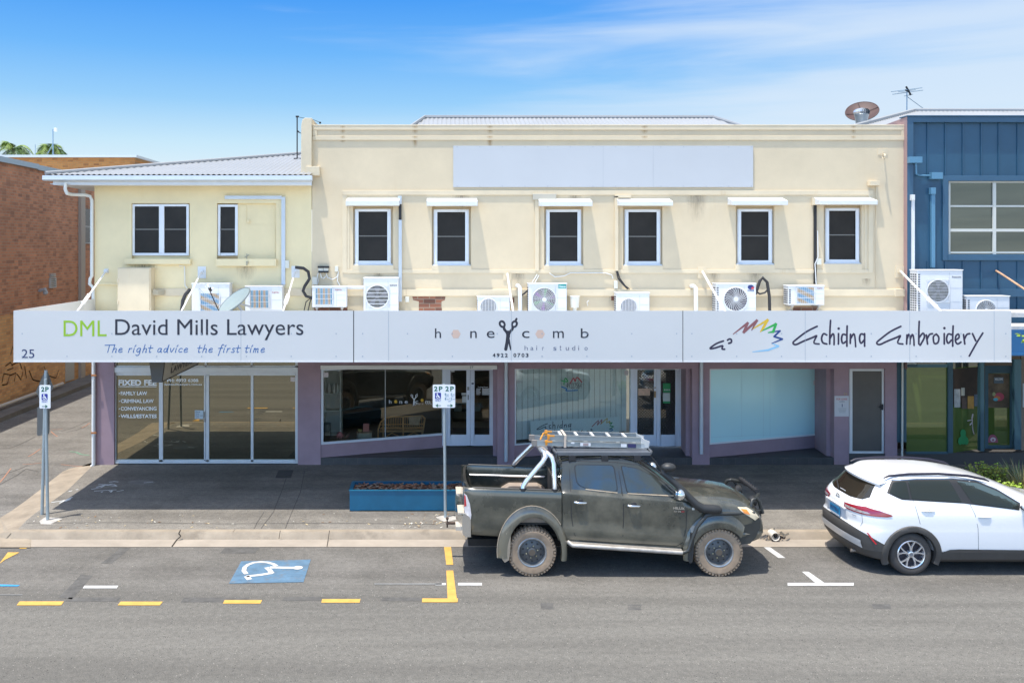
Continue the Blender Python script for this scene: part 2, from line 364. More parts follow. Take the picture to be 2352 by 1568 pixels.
def flat(name, m, pxs, z, label=None):
    mb = MB()
    for p in pxs: mb.add([gp(x, y, z) for x, y in p], [tuple(range(len(p)))])
    o = mb.build(name, m); o['kind'] = 'structure'
    return o
ground('ground', mat('far_ground', (.16, .15, .12), .95, var=.3, vs=.05), [[(-900, -600), (900, -600), (900, 1500), (-900, 1500)]], -.06)
YK, YG = 16.73, 16.28                   # kerb face, edge of the concrete channel
ground('road', A_road, [[(-60, -14), (60, -14), (60, YG + .02), (-60, YG + .02)]], 0)
lane_edge = [(177.6, 1072), (160, 1076), (144, 1083), (118, 1103), (91.6, 1125), (60, 1149), (28, 1172), (0, 1189), (-60, 1222)]
inner = [(206, 1075), (185, 1096), (155, 1125), (122, 1149), (89, 1172), (62, 1193), (42, 1214)]
lw = [gp(x, y, .02) for x, y in lane_edge]
ground('lane', A_lane, [[(-60, YG + .02), (lw[-1].x, YG + .02), *[(p.x, p.y) for p in lw[::-1]], (XL - .02, 23.5), (XL - .02, 90), (-60, 90)]], .012)
iw = [gp(x, y, ZF) for x, y in inner]
mb = MB(); mb.add([(XL, F + .3, ZF), (XL, F - .1, ZF), *[(p.x, p.y, ZF) for p in iw], (iw[-1].x, YK + .15, ZF), (24, YK + .15, ZF), (24, F + .3, ZF)], [tuple(range(len(iw) + 5))]); struct(mb.build('footpath', A_path))
# pale concrete strip falling from the footpath to the lane
mb = MB(); outer_w = [Vector((p.x, p.y, .025)) for p in lw[:-1]]; k = len(iw)
ring_o = outer_w; ring_i = [Vector((p.x, p.y, ZF - .004)) for p in iw]
for i in range(max(len(ring_o), k) - 1):
    a, b = ring_o[min(i, len(ring_o) - 1)], ring_o[min(i + 1, len(ring_o) - 1)]; c, d = ring_i[min(i, k - 1)], ring_i[min(i + 1, k - 1)]
    if (a - b).length > 1e-4 and (c - d).length > 1e-4: mb.quad(a, b, d, c)
    elif (a - b).length > 1e-4: mb.add([a, b, c], [(0, 1, 2)])
    else: mb.add([a, d, c], [(0, 1, 2)])
mb.quad(Vector((lw[0].x, lw[0].y, .025)), ring_i[0], Vector((XL - .02, F - .1, ZF - .004)), Vector((XL - .15, F + .4, .025)))
q = [gp(0, 1189, .027), gp(-14, 1216, .024), gp(14, 1236, .022), gp(24, 1224, .11), gp(44, 1213, ZF)]; mb.add([(*q[0],), (*q[1],), (*q[2],), (*q[3],), (*q[4],)], [(0, 1, 2), (0, 2, 3), (0, 3, 4)]); mb.add([tuple(ring_o[-1]), tuple(q[4]), tuple(ring_i[-1])], [(0, 1, 2)])
struct(mb.build('kerb_ramp', M_conc))
flat('kerb_apron', M_conc, [[(-90, 1256), (70, 1256), (70, 1238), (20, 1230), (46, 1211), (89, 1173), (28, 1173), (0, 1190), (-90, 1240)]], .019)
kx0 = wx(24, YK)
mb = MB()                                # kerb: sloped face, rounded nose where it turns into the lane
prof = [(YK - .05, 0), (YK, .095), (YK + .03, .13), (YK + .17, .134), (YK + .17, 0)]
seg = [kx0 - .28, kx0 - .2, kx0 - .08, kx0 + .1, -3.8, -3.79, .4, .41, 24]
off = [.16, .08, .03, 0, 0, 0, 0, 0, 0]; hs = [.35, .75, .95, 1, 1, 1, 1, 1, 1]
for i in range(len(seg) - 1):
    gap = .008 if i in (4, 6) else 0
    a = [(seg[i], y + off[i] * (1 if j < 3 else .3), z * hs[i] * (.93 if gap else 1)) for j, (y, z) in enumerate(prof)]
    b = [(seg[i + 1], y + off[i + 1] * (1 if j < 3 else .3), z * hs[i + 1] * (.93 if gap else 1)) for j, (y, z) in enumerate(prof)]
    mb.add(a + b, [(j, j + 5, (j + 1) % 5 + 5, (j + 1) % 5) for j in range(5)])
mb.add([(seg[0], y + off[0], z * .35) for y, z in prof], [(4, 3, 2, 1, 0)])
struct(mb.build('kerb', M_conc, smooth=35))
mb = MB(); mb.quad((-60, YG, .008), (40, YG, .008), (40, YK + .2, .011), (-60, YK + .2, .011)); struct(mb.build('gutter_channel', mat('channel_concrete', (.33, .285, .235), .9, var=.16, vs=1.6, bump=.2, stain=((.22, .19, .155), 1.2, .62))))
mb = MB()
for x0, pts in ((415, [(415, 1216), (411, 1224), (416, 1230), (405, 1240), (395, 1254)]), (755, [(757, 1217), (754, 1237), (751, 1254)]), (640, [(644, 1217), (641, 1236)])):
    for a, b in zip(pts, pts[1:]):
        pa, pb = [Vector((wx(q[0], YK - .06), YK - .075, wz(q[1], YK - .06))) if q[1] < 1238 else gp(q[0], q[1], .016) for q in (a, b)]
        mb.tube([pa, pb], .011 if x0 == 415 else .006, 5)
struct(mb.build('kerb_crack', mat('crack', (.06, .05, .04), .95)))
# painted road markings
ZM = .007
def bar(x0, x1, y0, y1, sk=0): return [(x0, y1), (x1, y1), (x1 + sk, y0), (x0 + sk, y0)]
flat('bay_line', M_yel, [bar(38, 140, 1380, 1389, 7), bar(270, 367, 1380.5, 1389, 7), bar(512, 598, 1377, 1385, 4), bar(738, 826, 1374.5, 1383, 2), bar(969, 1051, 1373, 1382, 1),
     [(1028, 1373), (1049, 1373), (1041, 1309), (1025, 1309)], [(1025, 1296), (1041, 1296), (1036, 1255.5), (1020, 1255.5)], [(-40, 1312), (-2, 1294), (18, 1267.5), (45, 1267.5), (12, 1284), (-10, 1300)], bar(44, 60, 1255.5, 1259, 4)], ZM)
flat('bay_mark', M_whp, [bar(1052, 1107, 1337.5, 1343.5), bar(1000, 1024, 1338, 1343), bar(1809, 1961, 1337.5, 1344), [(1872, 1337), (1893, 1337), (1857, 1312), (1842, 1312)], [(1788, 1280.5), (1804, 1280.5), (1769, 1256), (1754, 1256)],
     bar(190, 268, 1344, 1350, 4)], ZM)
flat('old_marking', mat('old_white', (.19, .19, .185), .9, var=.2, vs=9), [bar(-30, 52, 1364, 1366), bar(860, 1015, 1338.5, 1341.5)], ZM)
flat('black_patch', M_patch, [bar(415, 565, 1371, 1382, 8), bar(648, 795, 1370, 1378.5, 4), bar(876, 1025, 1371, 1379, 2), [(135, 1371), (165, 1375), (213, 1321), (186, 1319)], [(232, 1293), (256, 1294), (300, 1257), (278, 1257)], bar(150, 270, 1371, 1380, 8),
     bar(1243, 1272, 1384, 1398, -2), bar(1441, 1473, 1387, 1391, 3), bar(1444, 1474, 1393, 1400, -3), bar(2005, 2047, 1386, 1397, -3), bar(505, 585, 1256, 1270, 12)], .0026)
flat('blue_paint', mat('blue_spray', (.04, .28, .58), .8, var=.3, vs=8), [[(-20, 1345), (40, 1345.5), (46, 1342.5), (20, 1341.5), (-20, 1341)]], ZM)
# access symbol
flat('access_square', M_blp, [[(526, 1339), (697, 1336), (714, 1284), (554, 1288)]], ZM)
sy = [[(4.5, (0))]]
def gz(px, py): return gp(px, py, ZM + .004)
mb = MB()
def ribbon(mb, pts, w_px, P=gz):
    """flat painted ribbon of constant width (metres) along picture points on the ground"""
    q = [P(*p) for p in pts]
    for i in range(len(q) - 1):
        d = (q[i + 1] - q[i]).normalized(); n = Vector((-d.y, d.x, 0)) * w_px / 2
        e0 = d * (.0 if i == 0 else w_px * .18); e1 = d * (0 if i == len(q) - 2 else w_px * .18)
        dz = Vector((0, 0, .0004 * (i % 3)))
        mb.quad(q[i] - e0 - n + dz, q[i + 1] + e1 - n + dz, q[i + 1] + e1 + n + dz, q[i] - e0 + n + dz)
cx, cy = 605, 1308
arc = [(cx + 46 * math.cos(a), cy + 17.5 * math.sin(a)) for a in [R(v) for v in (155, 172, 190, 208, 226, 244, 262, 280, 298, 316, 334, 352)]]
arc = [(566, 1317), (560, 1310), (562, 1302), (570, 1295.5), (583, 1291), (598, 1289.5), (614, 1290.5), (627, 1294), (635, 1299)]
ribbon(mb, arc, .075); ribbon(mb, [(612, 1302), (620, 1309), (624, 1315), (600, 1319), (566, 1322.5)], .085); ribbon(mb, [(619, 1302), (678, 1303)], .095); ribbon(mb, [(566, 1322), (573, 1330)], .09)
hd = gz(684, 1303) + Vector((0, 0, .002)); mb.disc(hd, .085, 'z'); struct(mb.build('access_symbol', M_whp))
# spray-paint on lane and footpath
mb = MB()
for a, b in (((-3, 1110), (25, 1075)), ((65, 1048), (93, 1030)), ((118, 986), (144, 984)), ((117, 990), (132, 1002)), ((188, 982), (206, 971)), ((52, 1066), (95, 1062)), ((140, 1066), (200, 1071))):
    ribbon(mb, [a, ((a[0] + b[0]) / 2, (a[1] + b[1]) / 2 + 1), b], .03, lambda x, y: gp(x, y, .017))
struct(mb.build('orange_paint', mat('orange_spray', (.34, .17, .11), .85, var=.3, vs=10)))
mb = MB(); ribbon(mb, [(160, 1036), (176, 1038), (186, 1043), (205, 1045)], .07, lambda x, y: gp(x, y, .017)); struct(mb.build('green_paint', mat('green_spray', (.12, .21, .15), .85, var=.4, vs=10)))
mb = MB(); PF = lambda x, y: gp(x, y, ZF + .005)
for ln in ([(148, 1149), (162, 1146), (150, 1151), (166, 1141), (136, 1155)], [(118, 1153), (140, 1150), (160, 1146)], [(210, 1123), (232, 1119), (244, 1112), (222, 1118), (258, 1110)], [(226, 1112), (262, 1112), (268, 1116), (240, 1113)],
           [(250, 1107), (262, 1105), (272, 1106)], [(216, 1127), (268, 1124)], [(254, 1130), (258, 1126), (250, 1128)], [(268, 1128), (284, 1125)], [(232, 1130), (236, 1128)], [(330, 1108), (352, 1106)], [(158, 1128), (166, 1126)], [(174, 1124), (180, 1123)]):
    ribbon(mb, ln, .035, PF)
struct(mb.build('white_scribble', mat('white_spray', (.6, .62, .62), .9, var=.3, vs=12)))
flat('utility_cover', mat('cover', (.19, .18, .165), .8, var=.2, vs=6), [[(325 + 32 * math.cos(R(a)), 1107 + 5.2 * math.sin(R(a))) for a in range(0, 360, 20)]], ZF + .004)
# cracks
mb = MB(); PL = lambda x, y: gp(x, y, .016)
for ln in ([(140, 990), (165, 983), (190, 972), (212, 962)], [(152, 992), (175, 988), (202, 976)], [(-5, 1030), (28, 1027), (60, 1013), (80, 1003)], [(0, 1112), (40, 1090), (60, 1076), (90, 1083)], [(0, 1090), (30, 1082), (64, 1068)]): ribbon(mb, ln, .03, PL)
for ln in ([(60, 1200), (300, 1199), (520, 1202), (760, 1200), (1000, 1203)], [(606, 1175), (590, 1200), (584, 1213)], [(663, 1080), (650, 1120), (628, 1175), (600, 1212)], [(700, 1080), (690, 1130), (670, 1176), (655, 1213)]): ribbon(mb, ln, .013, PF)
struct(mb.build('pavement_crack', mat('crack2', (.085, .08, .075), .95)))
flat('footpath_patch', mat('path_dark', (.07, .068, .065), .9, var=.25, vs=5), [[(640, 1079), (674, 1079), (668, 1097), (632, 1097)]], ZF + .006)
mb = MB(); 
for i in range(130):
    x, y = random.uniform(60, 1040), random.uniform(1178, 1213)
    if random.random() < .35: y = random.gauss(1200, 2)
    if random.random() < .3: x = random.uniform(930, 1060)
    p = gp(x, y, ZF + .008); a = random.uniform(0, 6.28); l = random.uniform(.012, .045); d = Vector((math.cos(a), math.sin(a), .12)) * l; n = Vector((-d.y, d.x, 0)) * .35
    mb.slot(random.randrange(3)); mb.quad(p - d - n, p + d * .3 - n, p + d + n, p - d * .3 + n)
lt = mb.build('leaf_litter', [mat('litter_tan', (.5, .4, .24), .9), mat('litter_brown', (.24, .14, .07), .9), mat('litter_white', (.6, .58, .52), .9)], weld=False); tag(lt, 'dry leaves and scraps scattered along the sunlit strip of footpath by the kerb', 'leaf litter', kind='stuff')

# ================================================================== cream two-storey building
M_cream = mat('cream_render', (.66, .55, .38), .85, var=.06, vs=1.3, bump=.14, bs=26, stain=((.615, .495, .315), 1.5, .60, (1, 1, .12)))
M_cream2 = mat('cream_trim', (.68, .575, .405), .8, var=.06, vs=2, bump=.08, bs=40, stain=((.53, .36, .16), 1.7, .62, (1, 1, .12)))
M_lem = mat('lemon_render', (.80, .675, .415), .85, var=.06, vs=1.3, bump=.14, bs=26, stain=((.75, .61, .35), 1.5, .60, (1, 1, .12)))
M_alu = mat('pale_aluminium', (.70, .73, .77), .35, .15, var=.05, vs=4)
M_wht = mat('white_paint', (.70, .71, .71), .45, var=.04, vs=3)
M_pur = mat('purple_render', (.34, .235, .265), .8, var=.12, vs=1.8, bump=.12, bs=30)
M_dgl = mat('mesh_screen', (.022, .019, .016), .45, var=.35, vs=1.2, spec=.25)
M_sheet = mat('roof_sheet', (.29, .30, .31), .5, .0, var=.06, vs=.8)
M_guttr = mat('gutter_metal', (.56, .61, .66), .4, .1, var=.05, vs=2)
M_black = mat('black_rubber', (.02, .02, .022), .6)
M_grey = mat('grey_plastic', (.42, .44, .46), .5)
bld = thing('shop_building', 'cream two-storey rendered building with purple shopfront piers below its white awning', 'building', ((XL + XR) / 2, F + 8, 0))
wins = [(815, 898, 480, 607), (996, 1077, 481, 608), (1254, 1335, 481, 608), (1435, 1517, 481, 608), (1694, 1774, 480, 606), (1896, 1974, 478, 604)]
ZT = wz(290, F)
def H4(x0, x1, y0, y1, Y=F): return (wx(x0, Y), wx(x1, Y), wz(y1, Y), wz(y0, Y))
XM = wx(717, F)
mb = MB(); holes = [H4(a - 4, b + 5, c - 7, d + 2) for a, b, c, d in wins]
mb.wall(XM, XR, 3.34, ZT, F, holes, .13)

for q in holes: mb.quad((q[0] - .02, F + .125, q[2] - .02), (q[1] + .02, F + .125, q[2] - .02), (q[1] + .02, F + .125, q[3] + .02), (q[0] - .02, F + .125, q[3] + .02))
mb.box(XM, XR, F + .32, F + .4, 3.4, ZT - .02); mb.box(XM, XR, F + .002, F + .32, ZT - .06, ZT)      # back of the parapet
mb.quad((XR, F, 2.5), (XR, F + 12, 2.5), (XR, F + 12, ZT - .4), (XR, F, ZT))
mb.quad((XM, F, 2.5), (XM, F + 8, 2.5), (XM, F + 8, ZT), (XM, F, ZT))
mb.build('wall', M_cream, bld)
lw_ = [(303, 434, 469, 587), (500, 546, 470, 587)]
lh = [H4(302, 436, 467, 596), H4(498, 634, 467, 597)]
mb = MB(); mb.wall(XL, XM - .012, 3.34, 7.14, F, lh, .12); mb.quad((XL, F, .1), (XL, F + 24, .1), (XL, F + 24, 7.2), (XL, F, 7.2)); mb.box(XL + .3, XM, F + .3, F + 14, 7.0, 7.1)
mb.pbox(546, 634, 467, 597, F + .085, .04); q = lh[0]; mb.quad((q[0], F + .115, q[2]), (q[1], F + .115, q[2]), (q[1], F + .115, q[3]), (q[0], F + .115, q[3]))
mb.build('wall', M_lem, bld)
mb = MB(); mb.pbox(552, 566, 472, 512, F + .075, .012); mb.pbox(553, 633, 516, 596, F + .075, .012); mb.disc(fpt(570, 508, F + .06), .04); mb.tube([fpt(570, 508, F + .08), fpt(570, 508, F + .02)], .035, 10); mb.build('infill_panel', M_lem, bld)
# raised frames, bands and mouldings
mb = MB()
def pb(x0, x1, y0, y1, p, m=None): (m or mb).pbox(x0, x1, y0, y1, F - p, p + .01)
pb(718, 2081, 289, 298.5, .028); pb(718, 2081, 312, 322, .03); pb(718, 728, 298.5, 312, .024); pb(2071, 2081, 298.5, 312, .024); pb(718, 2081, 286.5, 289.2, .034)
mb.build('cornice', M_cream2, bld, bevel=.006)
mb = MB(); pb(786, 2006, 437.5, 448, .03); pb(786, 797, 448, 627, .018); pb(1995, 2006, 448, 627, .018); pb(797, 1995, 619, 627.5, .024)
for a, b, c, d in wins: pb(a - 5, b + 6, d + 2, 619.2, .026)
pb(797.5, 803, 470, 618.6, .012); pb(1986, 1991, 470, 618.6, .012)
mb.build('window_surround', M_cream2, bld, bevel=.005)
mb = MB(); pb(348, 716, 662.5, 680, .03); pb(933, 2068, 664, 680, .045); pb(2056, 2082, 663, 681, .06); pb(717, 933, 664, 680, .04); mb.build('ledge', M_cream2, bld, bevel=.01)
mb = MB(); pb(285, 437, 594.5, 607, .12); pb(496, 634, 594.5, 611, .12); mb.build('sill', M_lem, bld, bevel=.008)
# parapet end pier at the roof step
mb = MB(); mb.prism([(wx(693, F), wz(401, F)), (wx(717, F), wz(401, F)), (wx(717.6, F), wz(273, F)), (wx(702, F), wz(272.5, F)), (wx(696, F), wz(277, F)), (wx(693.5, F), wz(290, F))], 'y', F - .12, F + 1.6); mb.build('parapet_pier', M_cream2, bld, bevel=.01)
mb = MB(); mb.pbox(703, 734, 382, 403.5, F - .16, .2); mb.build('bracket', M_cream2, bld, bevel=.01)
# rust runs below the parapet cap
def decal(name, col, sc):
    m = bpy.data.materials.new(name); m.use_nodes = True; t = m.node_tree; p = t.nodes['Principled BSDF']; p.inputs['Base Color'].default_value = (*col, 1); p.inputs['Roughness'].default_value = .9
    g = N(t, 'ShaderNodeTexCoord'); mp = N(t, 'ShaderNodeMapping'); mp.inputs['Scale'].default_value = (sc, 1, sc * .16); L(t, g.outputs['Object'], mp.inputs[0]); n = N(t, 'ShaderNodeTexNoise'); n.inputs['Scale'].default_value = 1; n.inputs['Detail'].default_value = 5; L(t, mp.outputs[0], n.inputs[0])
    gr = N(t, 'ShaderNodeSeparateXYZ'); L(t, g.outputs['Generated'], gr.inputs[0])
    e = N(t, 'ShaderNodeMath', operation='PINGPONG'); e.inputs[1].default_value = .5; L(t, gr.outputs[0], e.inputs[0])
    a = N(t, 'ShaderNodeMath', operation='MULTIPLY'); L(t, e.outputs[0], a.inputs[0]); L(t, gr.outputs[2], a.inputs[1]); b = N(t, 'ShaderNodeMath', operation='MULTIPLY'); L(t, a.outputs[0], b.inputs[0]); L(t, n.outputs[0], b.inputs[1])
    q = N(t, 'ShaderNodeMapRange'); q.inputs[1].default_value = .03; q.inputs[2].default_value = .26; q.inputs[4].default_value = .55; L(t, b.outputs[0], q.inputs[0]); L(t, q.outputs[0], p.inputs['Alpha']); return m
M_run = decal('rust_run', (.44, .23, .06), 22); M_drip = decal('grime_run', (.42, .35, .25), 26)
for x, w_, y1 in ((953, 9, 345), (1125, 9, 350), (787, 8, 330), (1480, 10, 318), (1960, 8, 320)):
    for (y0, y1_, pr) in ((289.5, 298, .031), (299, 311, .002), (312.5, 321.5, .034), (322.5, y1, .002)):
        MB().quad(fpt(x - w_, y1_, F - pr), fpt(x + w_, y1_, F - pr), fpt(x + w_, y0, F - pr), fpt(x - w_, y0, F - pr)).build('rust_stain', M_run, bld)
for x, w_, y0, y1 in ((1190, 22, 628, 662), (1640, 18, 628, 662), (870, 16, 628, 655), (330, 40, 608, 640), (565, 30, 612, 650), (1060, 26, 449, 500), (1600, 30, 449, 520), (1990, 14, 640, 662), (1735, 24, 628, 655), (1420, 30, 682, 712), (1120, 26, 682, 712), (1320, 20, 449, 480)):
    MB().quad(fpt(x - w_, y1, F - .002), fpt(x + w_, y1, F - .002), fpt(x + w_, y0, F - .002), fpt(x - w_, y0, F - .002)).build('grime_stain', M_drip, bld)
# blank sign board
mb = MB(); mb.pbox(1041, 1730, 335, 430, F - .04, .035); bo = mb.build('sign_board', mat('sign_white', (.52, .53, .54), .35, var=.02, vs=1), bld)
mb = MB()
for x in (1385, 1500): mb.pbox(x, x + .7, 335, 430, F - .042, .004)
for x in range(1050, 1730, 52):
    for y in (337.5, 427.5): mb.disc(fpt(x, y, F - .043), .012, n=8)
mb.build('seam', M_grey, bo)
# upper windows
for i, (a, b, c, d) in enumerate(wins):
    mb = MB(); Y = F + .07; t = 7
    for q in ((a, a + t, c, d), (b - t, b, c, d), (a + t, b - t, c, c + 6), (a + t, b - t, d - 8, d)): mb.pbox(*q, Y, .06)
    for q in ((a + 2, a + t + 1.5, c + 2, d - 3), (b - t - 1.5, b - 2, c + 2, d - 3)): mb.pbox(*q, Y - .012, .02)
    mb.pbox(a - 3, b + 4, d - 1, d + 2, Y - .03, .09)
    wn = mb.build('window', M_alu, bld, bevel=.004)
    MB().pbox(a + t, b - t, c + 5, d - 7, Y + .03, .02).build('pane', M_dgl, wn)
    MB().pbox(a + t, b - t, (c + d) / 2 - 2.6, (c + d) / 2 - .2, Y + .022, .01).build('rail', mat('dull_rail', (.16, .155, .14), .5), wn)
for j, (a, b, c, d) in enumerate(lw_):
    mb = MB(); Y = F + .06; t = 6
    for q in ((a, a + t, c, d), (b - t, b, c, d), (a + t, b - t, c, c + 5), (a + t, b - t, d - 6, d)) + (((365, 377, c + 5, d - 6),) if j == 0 else ()): mb.pbox(*q, Y, .06)
    wn = mb.build('window', M_alu, bld, bevel=.004)
    for e0, e1 in (((a + t, 365), (377, b - t)) if j == 0 else ((a + t, b - t),)):
        MB().pbox(e0, e1, c + 5, d - 6, Y + .03, .02).build('pane', M_dgl, wn)
        MB().pbox(e0, e1, 525.5, 528, Y + .022, .01).build('rail', MATS['dull_rail'], wn)
# sloped white hoods over the windows
for x0, x1, y0, y1, y2 in ((794, 917, 454.6, 461.5, 472.5), (980, 1097, 455, 462, 473), (1240, 1361, 456, 462.5, 473.5), (1423, 1546, 456, 462.5, 472.5), (1682, 1810, 454, 461, 471), (1883, 2016, 453.5, 460, 470)):
    Y2 = F - .36; xa, xb = wx(x0, Y2), wx(x1, Y2); zt, zf, zb = wz(y0, F), wz(y1, Y2), wz(y2, Y2)
    MB().prism([(F, zt), (Y2, zf), (Y2, zb), (F, zb + .02)], 'x', xa, xb).build('hood', M_wht, bld, bevel=.006)
# corrugated roofs
def corr(name, x0, x1, Y0, z0, Y1, z1, hipl, hipr, mt, parent, wl=.13, amp=.014, hk=1.0):
    """sheet rising from (Y0,z0) to (Y1,z1); hips cut its ends at 45 degrees"""
    mb = MB(); n = int((x1 - x0) / wl * 6); D = Y1 - Y0; prev = None
    for i in range(n + 1):
        x = x0 + (x1 - x0) * i / n; t = 1.0
        if hipl: t = min(t, (x - x0) / (D * hk))
        if hipr: t = min(t, (x1 - x) / (D * hk))
        t = max(t, .002); u = amp * math.sin(2 * math.pi * x / wl)
        cur = (Vector((x, Y0, z0 + u)), Vector((x, Y0 + D * t, z0 + (z1 - z0) * t + u)))
        if prev: mb.quad(prev[0], cur[0], cur[1], prev[1])
        prev = cur
    return mb.build(name, mt, parent, smooth=60)
Y0 = F - .62; ze = wz(401, Y0)
XE = wx(104, Y0)
rf = corr('roof', XE, XM + .02, Y0, ze, Y0 + 5.5, ze + 1.08, True, False, M_sheet, bld)
mb = MB(); mb.tube([(XE, Y0, ze + .03), (XE + 5.5, Y0 + 5.5, ze + 1.11)], .05, 8)
mb.add([(XE, Y0, ze - .01), (XE + 5.5, Y0 + 5.5, ze + 1.07), (XE + 5.5, Y0 + 20, ze + 1.07), (XE, Y0 + 20, ze - .01)], [(0, 1, 2, 3)]); mb.build('ridge_cap', M_sheet, rf)
mb = MB(); Yg = Y0 - .12; zg = wz(403, Yg)
gprof = [(Yg, zg), (Yg - .01, zg - .10), (Yg + .05, zg - .125), (Yg + .13, zg - .125), (Yg + .13, zg - .01), (Yg + .12, zg - .01), (Yg + .12, zg - .11), (Yg + .05, zg - .11), (Yg + .012, zg - .09), (Yg + .012, zg)]
mb.prism(gprof, 'x', wx(97, Yg), wx(716, Yg)); mb.build('gutter', M_guttr, bld)
mb = MB(); Yb = Y0 + .02; mb.pbox(122, 716, 409, 425, Yb, .03); mb.box(XE + .1, XM, Yb + .03, F, wz(425, Yb) + .02, wz(425, Yb) + .04); mb.box(XE + .1, XL, F, F + 15, wz(425, Yb) + .02, wz(425, Yb) + .04); mb.build('eave_board', M_wht, bld)
# main roof behind the parapet
rf2 = corr('roof', -1.35, 9.53, 23.2, 8.1, 27.3, 9.43, True, True, M_sheet, bld, hk=.25)
mb = MB(); mb.tube([(-1.35, 23.2, 8.13), (-.32, 27.3, 9.46), (8.5, 27.3, 9.46), (9.53, 23.2, 8.13)], .06, 6); mb.build('ridge_cap', M_sheet, rf2)
# downpipes, conduits and boxes fixed to the wall
def pipe(name, pts, r, m, parent=bld, n=8, Y=F - .07):
    return MB().tube([fpt(x, y, Y) if len(q) == 2 else fpt(x, y, q[2]) for q in pts for x, y in [q[:2]]], r, n).build(name, m, parent, smooth=50)
pipe('downpipe', [(150, 420, Yg + .05), (150, 436, Yg + .05), (154, 444, Yg + .05), (164, 447, F - .3), (196, 448, F - .1), (207, 451), (211, 460), (211, 634), (207, 640), (206, 652), (214, 660), (214, 700)], .042, mat('downpipe_cream', (.74, .74, .68), .5))
pipe('downpipe', [(215, 828), (215, 1066), (211, 1071)], .048, M_wht)
mb = MB()
for y in (862, 994): mb.pbox(209, 221, y - 2, y + 2, F - .125, .02)
mb.each('clamp', mat('rust', (.42, .17, .06), .8), bld)
pipe('downpipe', [(1162.5, 829), (1162.5, 1057), (1163, 1059)], .046, M_guttr)
pipe('downpipe', [(1611, 829), (1611, 1042)], .046, M_guttr)
def duct(name, segs, m=M_guttr, d=.06):
    mb = MB()
    for q in segs: mb.pbox(*q, F - d, d)
    return mb.build(name, m, bld, bevel=.006)
duct('conduit', [(516, 647, 449.5, 457.5), (646, 655, 452, 654)])
duct('conduit', [(914, 922.5, 450, 469), (915.5, 923, 505, 693)], d=.075)
MB().pbox(916, 922, 469, 505, F - .06, .05).build('hose', M_black, bld)
duct('conduit', [(1224, 1278, 445, 459)], mat('dull_tan', (.50, .46, .37), .6), .09)
duct('conduit', [(1229, 1238, 459, 622)], M_cream2, .06)
duct('conduit', [(1413, 1420.5, 450, 622), (1413, 1450, 448, 454.5)], M_cream2, .09)
duct('conduit', [(1867, 1878, 454.5, 471)], M_cream2, .09)
MB().pbox(1870, 1876, 471, 652, F - .05, .04).build('hose', M_black, bld)
pipe('cable', [(1878, 530), (1879, 590), (1872, 606), (1875, 660)], .012, M_wht)
duct('vent_hood', [(1999, 2021, 415.5, 426)], M_cream2, .16); pipe('cable', [(2013, 426), (2013, 470), (2012, 530), (2012, 660)], .012, M_cream2, Y=F - .02)
mb = MB(); mb.pbox(2017, 2039, 342, 356, F - .012, .012); mb.tube([fpt(2030, 351, F), fpt(2030, 351, F - .14)], .016, 6); mb.lathe([(.045, -.02), (.062, -.02), (.062, .02), (.045, .02)], fpt(2030, 359, F - .16), 'x', 14, True); mb.build('ring_bolt', M_cream2, bld)
mb = MB()
for a, b, c, d in ((1876, 1887, 594, 608), (717, 724, 640, 654), (655, 664, 598, 616), (1411, 1419, 645, 663), (931, 940, 681, 694), (1321, 1331, 682, 693), (769, 777, 611, 624)): mb.pbox(a, b, c, d, F - .07, .07)
mb.each('switch_box', mat('switch_ivory', (.66, .65, .57), .5), bld, bevel=.006)
mb = MB()
for x in (736, 748): mb.slot(0).pbox(x - 5, x + 6, 613, 626, F - .08, .08); mb.slot(1).pbox(x - 6.5, x + 7, 611, 615.5, F - .1, .1); mb.slot(1).pbox(x - 5, x + 6, 622, 626.5, F - .09, .09)
mb.build('isolator_switch', [mat('switch_grey', (.58, .57, .50), .5), M_black], bld)
mb = MB(); mb.pbox(717, 728, 636, 654, F - .1, .1); mb.build('meter_box', MATS['switch_ivory'], bld, bevel=.006)
M_cab = mat('cable_white', (.72, .72, .70), .5)
for pts in ([(731, 627), (729, 634), (731, 645), (728, 655)], [(736, 627), (738, 637), (743, 640), (748, 634)], [(749, 627), (752, 637), (764, 642), (774, 636), (778, 624)], [(777, 626), (775, 645), (780, 655)], [(1262, 627), (1275, 636), (1295, 634), (1310, 627), (1390, 627), (1405, 631), (1408, 640)], [(412, 610), (424, 612), (425, 655), (430, 662)], [(1234, 630), (1224, 646), (1219, 656)], [(1238, 632), (1228, 650), (1222, 656)], [(1350, 702), (1348, 694), (1352, 690)]): pipe('cable', pts, .012, M_cab, Y=F - .05)
M_hose = mat('hose_black', (.028, .026, .028), .55)
pipe('hose', [(678, 614), (697, 616), (708, 624), (711, 640), (700, 657), (696, 668), (703, 680), (716, 684), (723, 676)], .038, M_hose, Y=F - .25)
pipe('hose', [(437, 664, F - .3), (426, 676, F - .35), (420, 690, F - .4), (417, 715, F - .4)], .045, M_hose)
pipe('hose', [(1735, 676), (1745, 646), (1752, 638), (1762, 648), (1767, 680), (1768, 716)], .038, M_hose, Y=F - .3)
pipe('hose', [(1735, 668), (1745, 675), (1757, 672), (1764, 664)], .022, M_hose, Y=F - .3)
pipe('hose', [(1416, 622), (1420, 640), (1432, 654), (1442, 664)], .018, M_hose); pipe('hose', [(1418, 622), (1424, 640), (1436, 656), (1446, 664)], .014, M_hose)
pipe('hose', [(707, 715), (713, 690), (722, 676)], .012, M_hose, Y=F - .2); pipe('hose', [(698, 715), (703, 693), (716, 683)], .012, M_hose, Y=F - .2)
pipe('hose', [(1190, 684), (1204, 674), (1214, 665)], .02, M_hose, Y=F - .2)
